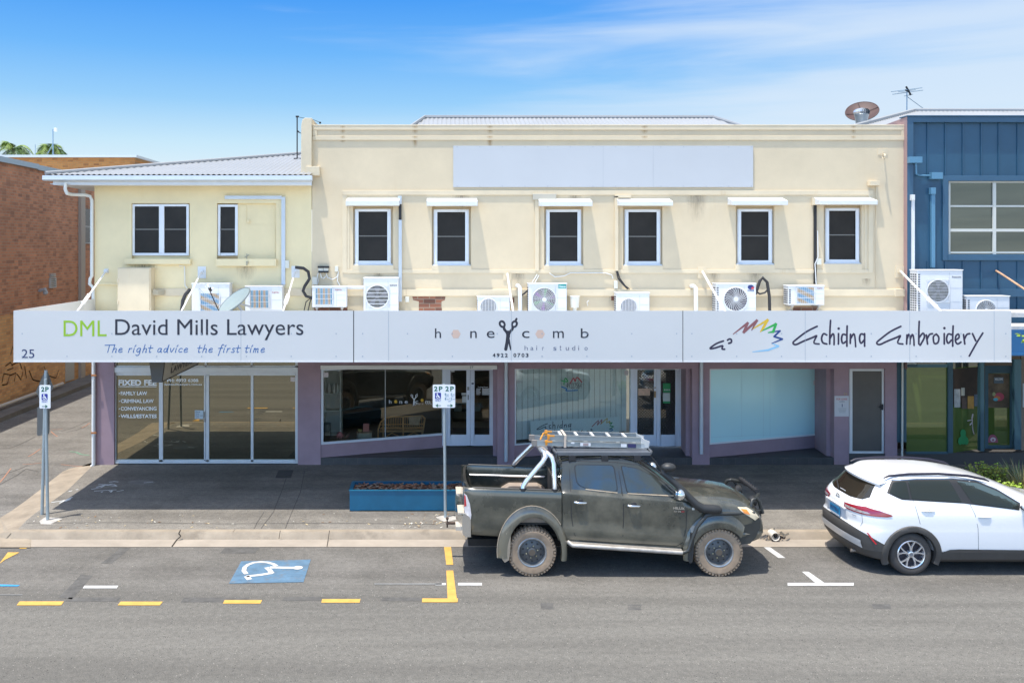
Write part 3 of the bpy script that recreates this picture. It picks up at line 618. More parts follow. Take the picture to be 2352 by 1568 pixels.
pipe('waste_pipe', [(1188, 656, F - .02), (1190, 656, F - .25), (1194, 660, F - .27), (1195, 720, F - .27)], .05, M_wht, n=10)
pipe('waste_pipe', [(1588, 657, F - .02), (1593, 657, F - .25), (1598, 661, F - .27), (1599, 720, F - .27)], .05, M_wht, n=10)
pipe('waste_pipe', [(790, 660), (835, 660)], .045, M_wht, n=10, Y=F - .2)
pipe('conduit', [(218, 652), (275, 653)], .022, M_lem)
mb = MB()
for k in range(5): mb.tube([fpt(350, 664 + 3 * k, F - .25), fpt(362, 668 + 2 * k, F - .2), fpt(378, 666 + 2.5 * k, F - .06)], .016, 5)
mb.build('cable_bundle', mat('cable_tan', (.5, .44, .32), .7), bld)
mb = MB(); mb.pbox(271, 346, 615, 715, F - .34, .34); mb.pbox(270, 343, 617, 720, F - .36, .02); mb.pbox(268.5, 272, 640, 648, F - .375, .02); mb.pbox(268.5, 272, 690, 698, F - .375, .02); mb.build('meter_cabinet', M_cream2, bld, bevel=.006)
mb = MB(); mb.tube([fpt(567, 583, F - .02), fpt(567, 610, F - .13)], .012, 6); mb.pbox(565, 570, 600, 606, F - .16, .05); mb.tube([fpt(562, 591, F - .05), fpt(572, 585, F - .05)], .01, 5); mb.build('tap', mat('brass_tap', (.40, .36, .26), .4, .6), bld)
# bare brick patches
B_bare = brick('bare_brick', (.33, .13, .075), (.24, .095, .06), (.33, .25, .18), 'y')
for poly in ([(947, 681), (1023, 681), (1022, 689), (1014, 692), (1015, 716), (962, 716), (962, 692), (949, 689)], [(722, 700), (798, 700), (798, 718), (722, 718)], [(1822, 704), (1880, 704), (1878, 718), (1820, 718)]):
    MB().prism([(wx(x, F), wz(y, F)) for x, y in poly], 'y', F - .006, F + .01).build('bare_brick', B_bare, bld)
mb = MB()
for x, y in ((1291, 690), (1410, 684), (1175, 689), (1285, 683)): mb.pbox(x - 6, x + 6, y - 6, y + 6, F - .006, .01)
mb.each('bare_brick', mat('raw_brick', (.20, .09, .06), .9), bld)

# ------------------------------------------------------------------ shopfronts under the awning
ZE = .30                                 # raised tiled entries
mb = MB()
for a, b in ((217, 262), (684, 736.5), (1142, 1182), (1590, 1630), (1916, 1950), (2033, 2061)): mb.box(wx(a, F), wx(b, F), F, F + .25, .1, 2.52)
mb.box(wx(684, F), wx(2061, F), F + .004, F + .3, wz(847, F), 3.33)
mb.box(XL + .01, wx(262, F), F + .004, F + .3, 2.52, 3.33)
ps = mb.build('pier', M_pur, bld)
M_tile = mat('entry_tile', (.062, .060, .06), .55, var=.2, vs=5)
mb = MB()
for a, b in ((736, 1142), (1182, 1590), (1630, 1916)):
    mb.box(wx(a, F) + .002, wx(b, F) - .002, F + .01, F + 2.2, .1, ZE)
mb.box(wx(1950, F), wx(2033, F), F + .02, F + 2, .1, wz(1042, F))
mb.build('step', M_tile, bld)
mb = MB()
for k in range(62):
    x = wx(737, F) + .3 * k
    if x < wx(1916, F): mb.box(x, x + .006, F + .006, F + .012, .14, ZE - .01)
mb.build('tile_joint', mat('tile_joint', (.12, .11, .10), .8), bld)
YR = 23.1
fronts = {}
for key, xa, xb in (('salon', 737, 1020), ('embroidery', 1182, 1450), ('vacant', 1629, 1879)): fronts[key] = ((wx(xa, F), F + .03), (wx(xb, YR), YR))
mb = MB()
for A, B in fronts.values(): mb.slab(A, B, ZE - .05, .635, .12)
# return walls beside the doors
mb.slab(fronts['vacant'][1], (wx(1916, F), F + .2), .1, 2.6, .1); mb.slab((wx(1573, YR), YR), (wx(1590, F), F + .2), .1, 2.6, .1); mb.slab((wx(1141, YR), YR), (wx(1143, F), F + .2), .1, 2.6, .1)
mb.build('plinth', M_pur, bld)
mb = MB()                                # recess ceilings and dark shop shells
mb.box(wx(736, F), wx(1916, F), F + .3, F + 1.6, 2.47, 2.55)
mb.build('recess_ceiling', mat('recess_white', (.55, .53, .50), .8), bld)
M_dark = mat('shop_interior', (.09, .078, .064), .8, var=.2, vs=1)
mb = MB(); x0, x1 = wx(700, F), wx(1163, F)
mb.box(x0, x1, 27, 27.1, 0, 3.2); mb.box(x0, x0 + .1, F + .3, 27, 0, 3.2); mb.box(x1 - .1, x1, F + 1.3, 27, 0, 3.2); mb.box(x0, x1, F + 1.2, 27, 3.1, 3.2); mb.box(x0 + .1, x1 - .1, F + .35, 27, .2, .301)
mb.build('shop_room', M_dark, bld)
def frame(mb, A, B, z0, z1, t, th=.06, y=-.02):
    """four-sided frame in the upright plane A-B"""
    A = Vector((A[0], A[1], 0)); B = Vector((B[0], B[1], 0)); d = (B - A).normalized(); n = Vector((-d.y, d.x, 0))
    if n.y < 0: n = -n
    o = n * y; A = A + o; B = B + o
    mb.slab(A, A + d * t, z0, z1, th); mb.slab(B - d * t, B, z0, z1, th); mb.slab(A + d * t, B - d * t, z0, z0 + t, th); mb.slab(A + d * t, B - d * t, z1 - t, z1, th)
G_salon = glass('salon_glass', (.86, .84, .72), (.97, .97, .94), .055, 1.0)
G_emb = glass('embroidery_glass', (.80, .88, .86), (.95, .97, .96), .05, 1.0)
G_film = glass('bronze_film', (.80, .73, .52), (0, 0, 0), .36, 0.0, (.012, .011, .008))
G_door = glass('door_glass', (.85, .80, .68), (.93, .92, .88), .05, 1.0)
# salon window
A, B = fronts['salon']
mb = MB(); frame(mb, A, B, .62, 2.49, .055); w1 = mb.build('shop_window', M_alu, bld)
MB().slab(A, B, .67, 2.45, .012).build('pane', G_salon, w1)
mb = MB(); pS = vp(A, B); p0 = pS(885, 900); mb.box(p0.x - .012, p0.x + .012, p0.y - .01, p0.y + .02, .67, 2.45); mb.build('glazing_joint', mat('joint_grey', (.3, .3, .29), .5), w1)
mb = MB(); mb.pbox(736, 1142, 839, 848.5, F - .09, .1); hd_ = mb.build('shutter_box', mat('shutter_white', (.72, .70, .66), .5), bld, bevel=.01)
P9 = lambda x, y: fpt(x, y, F - .093)
mb = MB(); puts(mb, '27', 1079, 1087, 840.5, 846, P9); mb.build('number', M_black, hd_)
# logo drawing shared by window and awning sign: scissors + letters
def scissors(mb, P, x, y0, y1, off, w_):
    """scissors standing on their points: x centre, rows y0 (top) to y1"""
    h = y1 - y0; S = lambda u, v: (x + u * h, y0 + v * h)
    el = lambda cu, cv, a, b, rot: [S(cu + a * math.cos(t) * math.cos(rot) - b * math.sin(t) * math.sin(rot), cv + a * math.cos(t) * math.sin(rot) + b * math.sin(t) * math.cos(rot)) for t in [R(v) for v in range(0, 361, 30)]]
    strokes(mb, [[w_, *el(-.19, .17, .075, .095, -.5)], [w_, *el(.205, .17, .075, .095, .5)], [w_, S(.24, .09), S(.25, .04), S(.275, 0)],
                 [w_ * 1.3, S(-.14, .26), S(-.12, .34), S(-.05, .43), S(.0, .54)], [w_ * 1.3, S(.155, .26), S(.13, .34), S(.06, .42), S(.0, .54)], [w_ * 1.9, S(0, .44), S(.0, .58)],
                 [w_ * 1.6, S(-.01, .56), S(-.03, .74), S(-.075, .98)], [w_ * .8, S(.02, .60), S(.05, .80), S(.085, .99)], [w_ * .7, S(0, .64), S(.04, .82), S(.085, .99)]], w_, P, off)
def hexa(mb, P, x, y, rx, ry, off=.006):
    p = [P(x + rx * math.cos(R(60 * k)), y + ry * math.sin(R(60 * k)) * 1.15) for k in range(6)]
    n = (p[1] - p[0]).cross(p[2] - p[0]).normalized()
    if n.y > 0: n = -n
    mb.add([q + n * .0012 for q in p], [tuple(range(6))])
def honeycomb(parent, P, X, y0, y1, cols, wr, dark, hexm, off=.006, sub=None):
    mb = MB()
    for ch, (a, b) in cols.items():
        if ch[0] in 'hb': puts(mb, ch[0], a, b, y0, y1, P, off)
        elif ch[0] in 'nemc': puts(mb, ch[0], a, b, y0 + (y1 - y0) * .27, y1, P, off)
    mb.build('lettering', dark, parent)
    mb = MB(); scissors(mb, P, *X, off, wr); mb.build('scissors_emblem', dark, parent)
M_lt = mat('vinyl_white', (.8, .8, .8), .6)
M_hex = mat('vinyl_gold', (.72, .42, .04), .6)
Pw = vp(A, B)
honeycomb(w1, Pw, (951, 904, 931), 918, 926.5, {'h': (893.5, 899), 'n': (917.5, 923.5), 'e': (929.5, 936), 'c': (954, 960.5), 'm': (977, 988), 'b': (999, 1005)}, .008, M_lt, None, .012)
mb = MB(); hexa(mb, Pw, 909, 922, 3.8, 3.6, .012); hexa(mb, Pw, 969.5, 919, 3.8, 3.6, .012); mb.each('honeycomb_cell', M_hex, w1)
mb = MB(); puts(mb, 'hair studio', 956, 1006, 924.5, 929, Pw, .012, spacing=1.9); mb.build('lettering', M_lt, w1)
mb = MB(); mb.quad(*[Pw(x, y, .008) for x, y in ((743, 866), (754, 866), (754, 855), (743, 855))]); mb.build('alarm_sticker', mat('sticker', (.62, .55, .54), .6), w1)
# salon doors
def leaf_door(x0, x1, y0, y1, Y, g, parent, stile, btm, top, lock=None, m=M_wht, pn=G_door):
    mb = MB(); mb.pbox(x0, x0 + stile, y0, y1, Y, .045); mb.pbox(x1 - stile, x1, y0, y1, Y, .045); mb.pbox(x0 + stile, x1 - stile, y0, y0 + top, Y, .045); mb.pbox(x0 + stile, x1 - stile, y1 - btm, y1, Y, .045)
    d = mb.build('door', m, parent, bevel=.005)
    MB().pbox(x0 + stile, x1 - stile, y0 + top, y1 - btm, Y + .02, .01).build('pane', pn, d)
    return d
M_door = mat('door_paint', (.74, .76, .82), .5, var=.04, vs=3)
mb = MB()
for a, b in ((1016, 1026), (1134, 1141)): mb.pbox(a, b, 848, 1023, YR - .03, .1)
mb.pbox(1026, 1134, 845.5, 849.5, YR - .03, .1); mb.build('door_frame', M_door, bld)
d1 = leaf_door(1026, 1080, 849, 1023, YR, 0, bld, 8.5, 25, 1.5, m=M_door); d2 = leaf_door(1080.5, 1134, 849, 1023, YR, 0, bld, 9.5, 25, 1.5, m=M_door)
mb = MB(); mb.slot(0).disc(fpt(1085.5, 880.5, YR - .004), .035, n=14, rz=.022); mb.slot(1).pbox(1073, 1078, 888, 896, YR - .006, .006); mb.slot(1).pbox(1074, 1077, 907, 918, YR - .02, .02); mb.build('door_plate', [mat('plate_blue', (.02, .04, .09), .4), mat('plate_grey', (.30, .30, .29), .4, .5)], d2)
Pd = lambda x, y: fpt(x, y, YR + .012)
mb = MB(); puts(mb, 'Trading Hours', 1097, 1121, 887, 890.5, Pd, .004, bold=.01)
for k in range(6): mb.pbox(1094, 1104 - (k % 3), 892 + 2.6 * k, 893.1 + 2.6 * k, YR + .012, .002); mb.pbox(1107.5, 1125 - (k % 2) * 2, 892 + 2.6 * k, 893.4 + 2.6 * k, YR + .012, .002)
mb.build('lettering', M_lt, d2)
mb = MB(); mb.pbox(1060, 1071.5, 902, 907, YR + .008, .004); mb.pbox(1061.5, 1071, 909, 924, YR + .008, .004); mb.pbox(1036, 1044, 848.5, 854, YR + .008, .004); mb.build('notice', mat('paper', (.5, .5, .47), .8), d1)
# embroidery shop window: pale vertical blinds close behind the glass
A2, B2 = fronts['embroidery']
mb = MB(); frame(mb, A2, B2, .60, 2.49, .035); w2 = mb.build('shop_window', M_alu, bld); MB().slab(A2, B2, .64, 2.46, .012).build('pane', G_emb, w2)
mb = MB(); dv = (Vector((*B2, 0)) - Vector((*A2, 0))); n_ = 21; nv = Vector((-dv.y, dv.x, 0)).normalized() * .22
for k in range(n_):
    a = Vector((*A2, 0)) + dv * (k / n_) + nv; b = Vector((*A2, 0)) + dv * ((k + 1.0) / n_ - .003) + nv + Vector((0, .008, 0)); mb.slab(a, b, .68, 2.5, .004)
mb.build('vertical_blind', mat('blind_fabric', (.80, .86, .85), .8, var=.06, vs=2), w2)
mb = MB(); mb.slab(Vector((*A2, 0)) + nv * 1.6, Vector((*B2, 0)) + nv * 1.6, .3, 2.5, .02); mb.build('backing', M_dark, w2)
P2 = vp(A2, B2)
M_ink = mat('ink_dark', (.02, .014, .03), .5)
mb = MB(); puts(mb, '49227564', 1301, 1336, 879, 891.5, P2, .010); mb.build('lettering', mat('vinyl_grey', (.10, .10, .10), .6), w2)
mb = MB(); mb.quad(*[P2(x, y, .008) for x, y in ((1434, 861), (1443, 861), (1443, 850), (1434, 850))]); mb.build('alarm_sticker', MATS['sticker'], w2)
zr, zg_, zb_ = mat('vinyl_red', (.42, .06, .08), .5), mat('vinyl_green', (.04, .34, .10), .5), mat('vinyl_blue', (.03, .20, .45), .5)
mb = MB(); strokes(mb, [[(1310, 880), (1317, 868), (1321, 876), (1325, 866), (1336, 877)]], .018, P2, .010); mb.build('logo_quill', zr, w2)
mb = MB(); strokes(mb, [[(1290, 874), (1304, 876), (1298, 868), (1295, 882)]], .016, P2, .010); mb.build('logo_quill', zg_, w2)
mb = MB(); strokes(mb, [[(1290, 888), (1302, 893), (1300, 897), (1326, 896)]], .016, P2, .010); mb.build('logo_quill', zb_, w2)
# embroidery doors with diamond mesh
mb = MB()
for a, b in ((1449, 1458), (1560, 1573)): mb.pbox(a, b, 847, 1024, YR - .03, .1)
mb.each('door_frame', M_door, bld)
G_scr = glass('screen_glass', (.8, .78, .70), (0, 0, 0), .14, 0.0, (.035, .033, .028))
d3 = leaf_door(1458, 1508, 848, 1024, YR, 0, bld, 6, 26, 1, m=M_door, pn=G_scr); d4 = leaf_door(1508.5, 1560, 848, 1024, YR, 0, bld, 9, 26, 1, m=M_door, pn=G_scr)
for d, a, b in ((d3, 1464, 1502), (d4, 1517.5, 1551)):
    mb = MB(); zz0, zz1 = wz(998, YR), wz(849, YR); xx0, xx1 = wx(a, YR), wx(b, YR); s_ = .075; W_ = xx1 - xx0; Hh = zz1 - zz0; k = -W_
    while k < Hh:
        for sg in (1, -1):
            p = []
            for t in (max(0, -k), min(W_, Hh - k)):
                if max(0, -k) < min(W_, Hh - k): p.append(Vector((xx0 + t if sg > 0 else xx1 - t, YR + .01, zz0 + k + t)))
            if len(p) == 2: mb.tube(p, .005, 4, False)
        k += s_
    mb.build('diamond_mesh', mat('mesh_dark', (.02, .025, .03), .5), d)
mb = MB(); mb.slot(0).pbox(1523, 1540, 880, 901, YR - .02, .012); mb.slot(1).pbox(1523, 1539, 902, 921, YR - .02, .012); mb.slot(0).pbox(1523, 1539, 921, 926, YR - .02, .012); mb.slot(1)
for x in (1527, 1532, 1537): mb.disc(fpt(x, 895, YR - .022), .02, n=10)
mb.build('poster', [mat('poster_green', (.03, .26, .09), .6), mat('poster_white', (.52, .56, .52), .7)], d4)
mb = MB(); mb.pbox(1466, 1493, 892, 908, YR - .005, .008); mb.build('notice', mat('poster_peach', (.55, .36, .26), .7, var=.25, vs=9), d3)
mb = MB(); mb.pbox(1502.5, 1506.5, 898, 913, YR - .02, .02); mb.tube([fpt(1504, 901, YR - .02), fpt(1504, 901, YR - .06), fpt(1504, 909, YR - .06)], .012, 6); mb.disc(fpt(1504.5, 890, YR - .004), .02, n=10); mb.build('handle', mat('brass_worn', (.33, .22, .12), .4, .6), d3)
# vacant shop: frosted blue-green film
A3, B3 = fronts['vacant']; G_fro = glass('frosted_film', (.62, .90, .95), (0, 0, 0), .10, 0.0, (.58, .88, .90), .10)
mb = MB(); frame(mb, A3, B3, .62, 2.49, .04); w3 = mb.build('shop_window', M_wht, bld); MB().slab(A3, B3, .66, 2.45, .012).build('pane', G_fro, w3)
P3 = vp(A3, B3); mb = MB()
for x in (1753, 1703, 1768): mb.quad(*[P3(a, b, .004) for a, b in ((x, 1003), (x + .8, 1003), (x + .8, 848), (x, 848))])
mb.quad(*[P3(a, b, .004) for a, b in ((1632, 1003), (1870, 993.5), (1870, 994.3), (1632, 1003.8))])
mb.build('film_joint', mat('film_dark', (.42, .63, .66), .4), w3)
mb = MB(); mb.quad(*[P3(x, y, .008) for x, y in ((1868, 884), (1876, 884), (1876, 873), (1868, 873))]); mb.build('alarm_sticker', MATS['sticker'], w3)
# door 31
YD = F + .06
mb = MB()
for q in ((1951, 1958, 845, 1042), (2026, 2033, 845, 1042), (1958, 2026, 845, 852), (1958, 2026, 1036, 1042), (1951, 2033, 832, 842)): mb.pbox(*q, YD, .06)
d5 = mb.build('door', M_wht, bld, bevel=.004); MB().pbox(1958, 2026, 852, 1036, YD + .025, .01).build('pane', mat('screen_taupe', (.10, .09, .08), .5, var=.1, vs=3), d5)
mb = MB(); mb.pbox(2024, 2029, 928, 941, YD - .02, .02); mb.tube([fpt(2026, 934, YD - .02), fpt(2026, 934, YD - .07), fpt(2018, 934, YD - .07)], .011, 6); mb.build('handle', M_black, d5)
mb = MB(); puts(mb, '31', 1938, 1945, 901.5, 907, lambda x, y: fpt(x, y, F - .002), .006); mb.build('number', mat('brass_no', (.45, .36, .16), .5), bld)
# law office front
M_sil = mat('silver_frame', (.60, .63, .65), .35, .2, var=.05, vs=4)
YL = F + .08; mb = MB()
mb.pbox(262, 684, 843.5, 855.5, YL - .06, .12)
for q in ((262, 266.5, 830, 1060), (678, 684, 830, 1060), (365, 374, 860, 1060), (468.5, 472, 862, 1058), (473, 480, 860, 1060), (576, 582, 862, 1060), (266, 680, 855.5, 862), (266, 680, 1055.5, 1062), (470.5, 474.5, 820, 843), (576, 580, 820, 843), (264, 684, 839.5, 843.5)): mb.pbox(*q, YL, .07)
mb.box(wx(260, F), wx(685, F), YL - .03, YL + .1, wz(1065, F), wz(1061.5, F))
lf = mb.build('shop_window', M_sil, bld, bevel=.003)
for a, b in ((266.5, 365), (374, 468.5), (480, 576), (582, 678)): MB().pbox(a, b, 861, 1056, YL + .04, .01).build('pane', G_film, lf)
MB().pbox(262, 684, 766, 843, YL + .045, .01).build('pane', G_film, lf)
MB().box(wx(262, F), wx(684, F), F + .06, F + .3, .1, wz(1064.5, F)).build('plinth', mat('base_dark', (.03, .03, .03), .8), bld)
PLw = lambda x, y: fpt(x, y, YL + .038)
mb = MB()
puts(mb, 'FIXED FEE', 272, 360, 872, 885, PLw, bold=.035); mb.pbox(272, 359.5, 887, 888.3, YL + .03, .003)
for s_, x1, y in (('FAMILY LAW', 338, 898.5), ('CRIMINAL LAW', 353, 916.3), ('CONVEYANCING', 359.5, 933.6), ('WILLS/ESTATES', 360, 951)):
    puts(mb, s_, 277.3, x1, y, y + 8.6, PLw, bold=.025); mb.disc(fpt(274, y + 4.6, YL + .03), .014, n=10)
puts(mb, 'PH: 4922 6388', 384, 455.5, 869.5, 877, PLw, bold=.03); puts(mb, 'davidmillslawyers.com.au', 377, 463.5, 880, 886, PLw, bold=.02)
mb.build('lettering', mat('vinyl_silver', (.82, .84, .84), .5), lf)
mb = MB(); mb.slot(0).pbox(447.5, 467, 942, 961.5, YL + .03, .004); mb.slot(1)
for k, t_ in enumerate(('Please', 'Close', 'Door with', 'Care')): puts(mb, t_, 449.5, (459.5, 457.5, 465.5, 457)[k], 944 + 4.2 * k, 947 + 4.2 * k, lambda x, y: fpt(x, y, YL + .029), .002)
mb.build('notice', [mat('notice_blue', (.50, .58, .62), .7), M_ink], lf)
mb = MB(); mb.pbox(667.5, 677.5, 866, 876, YL + .03, .004); mb.build('alarm_sticker', MATS['sticker'], lf)
mb = MB(); mb.tube([fpt(469.5, 946, YL - .01), fpt(469.5, 947, YL - .05), fpt(469.5, 957, YL - .05), fpt(469.5, 958, YL - .01)], .012, 6); mb.pbox(468.5, 472, 960, 969, YL - .015, .02); mb.build('handle', mat('handle_grey', (.30, .30, .30), .4, .6), lf)
# ================================================================== street awning and its three signs
M_fas = mat('fascia_white', (.63, .625, .61), .3, var=.02, vs=.7)
ZA0, ZA1 = wz(829, YA), wz(713.5, YA)
aw = thing('street_awning', 'white boxed shop awning cantilevered over the footpath on thin tie rods', 'awning', ((XL + 9.6) / 2, YA + 2, ZA0))
XA1 = wx(2322, YA)
MB().box(XL + .03, XA1, YA + .05, F - .01, 3.34, 3.40).build('soffit', mat('soffit_white', (.80, .78, .74), .7), aw)
corr('awning_roof', XL + .05, XA1, YA + .06, 3.62, F - .01, 3.86, False, False, mat('awning_sheet', (.66, .66, .64), .6, var=.08, vs=1), aw, wl=.15)
mb = MB(); mb.box(XL, XL + .03, YA + .04, F - .02, ZA0, ZA1); mb.box(XA1 - .03, XA1, YA + .04, F - .02, ZA0, ZA1 - .42); mb.each('end_board', M_fas, aw)
mb = MB(); mb.pbox(176, 180, 699, 706, 0, 0) if False else mb.box(XL - .012, XL + .0, 20.0, 20.1, ZA1 - .35, ZA1 - .01); mb.build('joint_strip', M_grey, aw)
MB().box(XL, XA1, YA + .02, YA + .05, ZA0 + .02, ZA1 - .02).build('fascia_board', M_grey, aw)
M_rod = mat('rod_white', (.78, .77, .74), .5)
M_rust = mat('rusty_rod', (.50, .30, .18), .8, var=.4, vs=9)
for x, y, yl in ((245, 622, 0), (464, 623, 0), (679, 622, 0), (1165, 628, 1), (1612, 623, 1), (2066, 622, 1)):
    X = wx(x, F); z = wz(y, F)
    r = MB().tube([(X, F - .04, z), (X, 21.2, z - .36), (X, 20.2, z - .84), (X, 19.4, 3.72)], .021 if not yl else .026, 7).build('tie_rod', M_rod if x != 1165 else mat('rod_stained', (.76, .70, .62), .6, var=.25, vs=9), aw)
    mb = MB(); mb.box(X - .1, X + .1, F - .02, F - .0, z - .17, z + .12) if x != 245 else mb.box(X - .05, X + .05, F - .02, F, z - .05, z + .05)
    mb.box(X - .05, X + .04, F - .07, F - .02, z - .05, z + .03); mb.build('wall_plate', M_cream2 if yl else M_wht, r)
    if x in (245, 679, 2066):
        c = Vector((X, 20.65 if x != 2066 else 20.5, z - .62 if x != 2066 else z - .695)); d = Vector((0, -.9, -.44)).normalized()
        mb = MB(); mb.tube([c - d * .16 + Vector((.035, 0, 0)), c + d * .16 + Vector((.035, 0, 0))], .014, 6); mb.tube([c - d * .16 - Vector((.035, 0, 0)), c + d * .16 - Vector((.035, 0, 0))], .014, 6); mb.tube([c - d * .2, c - d * .15], .045, 8); mb.tube([c + d * .15, c + d * .2], .045, 8); mb.build('turnbuckle', M_rod, r)
PA = lambda x, y: fpt(x, y, YA)
def sign(label, x0, x1, seams):
    t = thing('fascia_sign', label, 'sign', (wx((x0 + x1) / 2, YA), YA, ZA0))
    p = MB().box(wx(x0, YA), wx(x1, YA), YA, YA + .02, ZA0, ZA1).build('panel', M_fas, t)
    mb = MB()
    for s in seams: mb.box(wx(s, YA), wx(s, YA) + .006, YA - .003, YA, ZA0, ZA1)
    for x in range(int(x0) + 20, int(x1) - 10, 103):
        for y in (766, 818): mb.disc((wx(x, YA), YA - .003, wz(y, YA)), .013, n=8)
    mb.build('rivet', mat('rivet', (.35, .40, .46), .5), p)
    MB().box(wx(x0, YA), wx(x1, YA), YA - .012, YA + .03, ZA0 - .022, ZA0 - .002).build('edge_trim', M_wht, t)
    return t
M_ink2 = mat('sign_ink', (.022, .022, .035), .5); M_navy = mat('sign_navy', (.02, .035, .12), .5); M_lime = mat('sign_lime', (.30, .52, .02), .5)
s1 = sign('long white awning sign of the law office with lime and black letters', 31, 811.3, (553,))
mb = MB(); puts(mb, 'DML', 146, 245, 736, 772, PA); mb.build('lettering', M_lime, s1)
mb = MB(); puts(mb, 'David Mills Lawyers', 264.5, 697, 733, 781, PA); mb.build('lettering', M_ink2, s1)
mb = MB(); puts(mb, '25', 50, 79, 802, 822, PA); mb.build('number', M_navy, s1)
# hand-lettered line, one pen stroke at a time (unit: x advance, 0 baseline, 1 x-height, 2 ascender)
PEN = {'T': ([[(-.2, 1.75), (1.5, 1.85)], [(.65, 1.8), (.5, 0)]], 1.15), 'h': ([[(.35, 1.9), (.1, 0)], [(.18, .6), (.5, 1), (.75, .8), (.65, 0), (.8, .05)]], 1.0), 'e': ([[(.15, .5), (.6, .65), (.65, .95), (.35, 1), (.1, .5), (.2, .05), (.6, .1), (.75, .25)]], .95),
       'r': ([[(.2, 1), (.1, 0)], [(.15, .6), (.4, .95), (.65, .95)]], .75), 'i': ([[(.2, 1), (.12, .1), (.2, .02)], [(.25, 1.4), (.42, 1.75)]], .5), 'g': ([[(.75, .95), (.35, 1), (.1, .5), (.25, .08), (.6, .3), (.75, .95), (.65, -.4), (.3, -.8), (.05, -.6)]], 1.0),
       't': ([[(.3, 1.7), (.2, .2), (.3, 0), (.5, .1)], [(-.05, 1.05), (.75, 1.1)]], .75), 'a': ([[(.72, .95), (.3, .95), (.1, .4), (.25, .05), (.6, .3), (.75, 1), (.7, .1), (.85, .05)]], 1.0), 'd': ([[(.65, .9), (.3, .95), (.1, .4), (.25, .05), (.6, .3), (.9, 1.95), (.72, .1), (.85, .05)]], 1.05),
       'v': ([[(.1, 1), (.3, .05), (.75, 1.05)]], .85), 'c': ([[(.7, .85), (.4, 1), (.1, .5), (.25, .05), (.7, .2)]], .85), 'f': ([[(.9, 1.75), (.65, 1.95), (.45, 1.3), (.15, -.75)], [(0, 1), (.75, 1.05)]], .75), 's': ([[(.7, .95), (.35, 1), (.25, .7), (.6, .35), (.45, .02), (.05, .1)]], .8),
       'm': ([[(.2, 1), (.1, 0)], [(.15, .6), (.45, 1), (.5, .6), (.45, 0)], [(.5, .6), (.85, 1), (.9, .6), (.85, 0), (1, .05)]], 1.25)}
def script(mb, txt, x0, x1, base, xh, r, P, off):
    tot = sum(.75 if c == ' ' else PEN[c][1] + .12 for c in txt); u = (x1 - x0) / tot; x = x0; ls = []
    for c in txt:
        if c == ' ': x += .75 * u; continue
        for ln in PEN[c][0]: ls.append([(x + p[0] * u + p[1] * u * .12, base - p[1] * xh) for p in ln])
        x += (PEN[c][1] + .12) * u
    strokes(mb, ls, r, P, off, 5)
mb = MB(); script(mb, 'The right advice  the first time', 241, 611, 809, 9.4, .0085, PA, .005); mb.build('lettering', mat('pen_blue', (.03, .12, .34), .5), s1)
MB().box(wx(811.4, YA), wx(813.2, YA), YA + .004, YA + .02, ZA0, ZA1).build('gap_strip', M_black, aw)
s2 = sign('middle awning sign of the hair studio with scissors between its spaced letters', 813.3, 1567.6, (892, 1174))
honeycomb(s2, PA, (1167, 732, 803), 754, 776, {'h': (999, 1013), 'n': (1080, 1095), 'e': (1118, 1136), 'c': (1199, 1216), 'm': (1270, 1295), 'b': (1334, 1352)}, .021, M_ink2, None, .006)
mb = MB(); hexa(mb, PA, 1047, 767, 11, 9.6); hexa(mb, PA, 1240.5, 767, 11, 9.6); mb.each('honeycomb_cell', mat('hex_peach', (.66, .47, .37), .6), s2)
mb = MB()
for w_, a, b in (('hair', 1205, 1252), ('studio', 1271, 1352)):
    n_ = len(w_); st = (b - a) / (n_ - .35) if n_ > 4 else (b - a) / (n_ - .5)
    for k, ch in enumerate(w_):
        wd = {'i': 1.6, 't': 4, 'r': 4}.get(ch, 7); xx = a + k * st; y0 = 793.5 if ch in 'hditb' else 797
        puts(mb, ch, xx, xx + wd, y0, 804 , PA, bold=-.012)
mb.build('lettering', M_navy, s2)
mb = MB()
for k, ch in enumerate('4922 0703'):
    if ch != ' ': xx = 1131.5 + k * 9.35 + (1 if k > 4 else 0); puts(mb, ch, xx, xx + 6.6, 811, 820, PA, bold=.025)
mb.build('lettering', M_ink2, s2)
MB().box(wx(1567.8, YA), wx(1569.2, YA), YA + .004, YA + .02, ZA0, ZA1).build('gap_strip', M_black, aw)
s3 = sign('right awning sign of the embroidery shop with a rainbow quill emblem and brush lettering', 1569.3, 2323, (1849, 2089, 2283))
Q = lambda x, y: (1599.4 + x * .295, 717.4 + y * .295)      # writing measured on an enlarged crop
def QQ(*ls): return [[Q(*p) for p in l] for l in ls]
def big_e(ox, oy=0): return [(940 + ox, 108 + oy), (860 + ox, 148 + oy), (790 + ox, 200 + oy), (752 + ox, 235 + oy), (775 + ox, 250 + oy), (830 + ox, 225 + oy), (905 + ox, 195 + oy), (938 + ox, 180 + oy), (925 + ox, 205 + oy), (916 + ox, 238 + oy), (955 + ox, 245 + oy)]
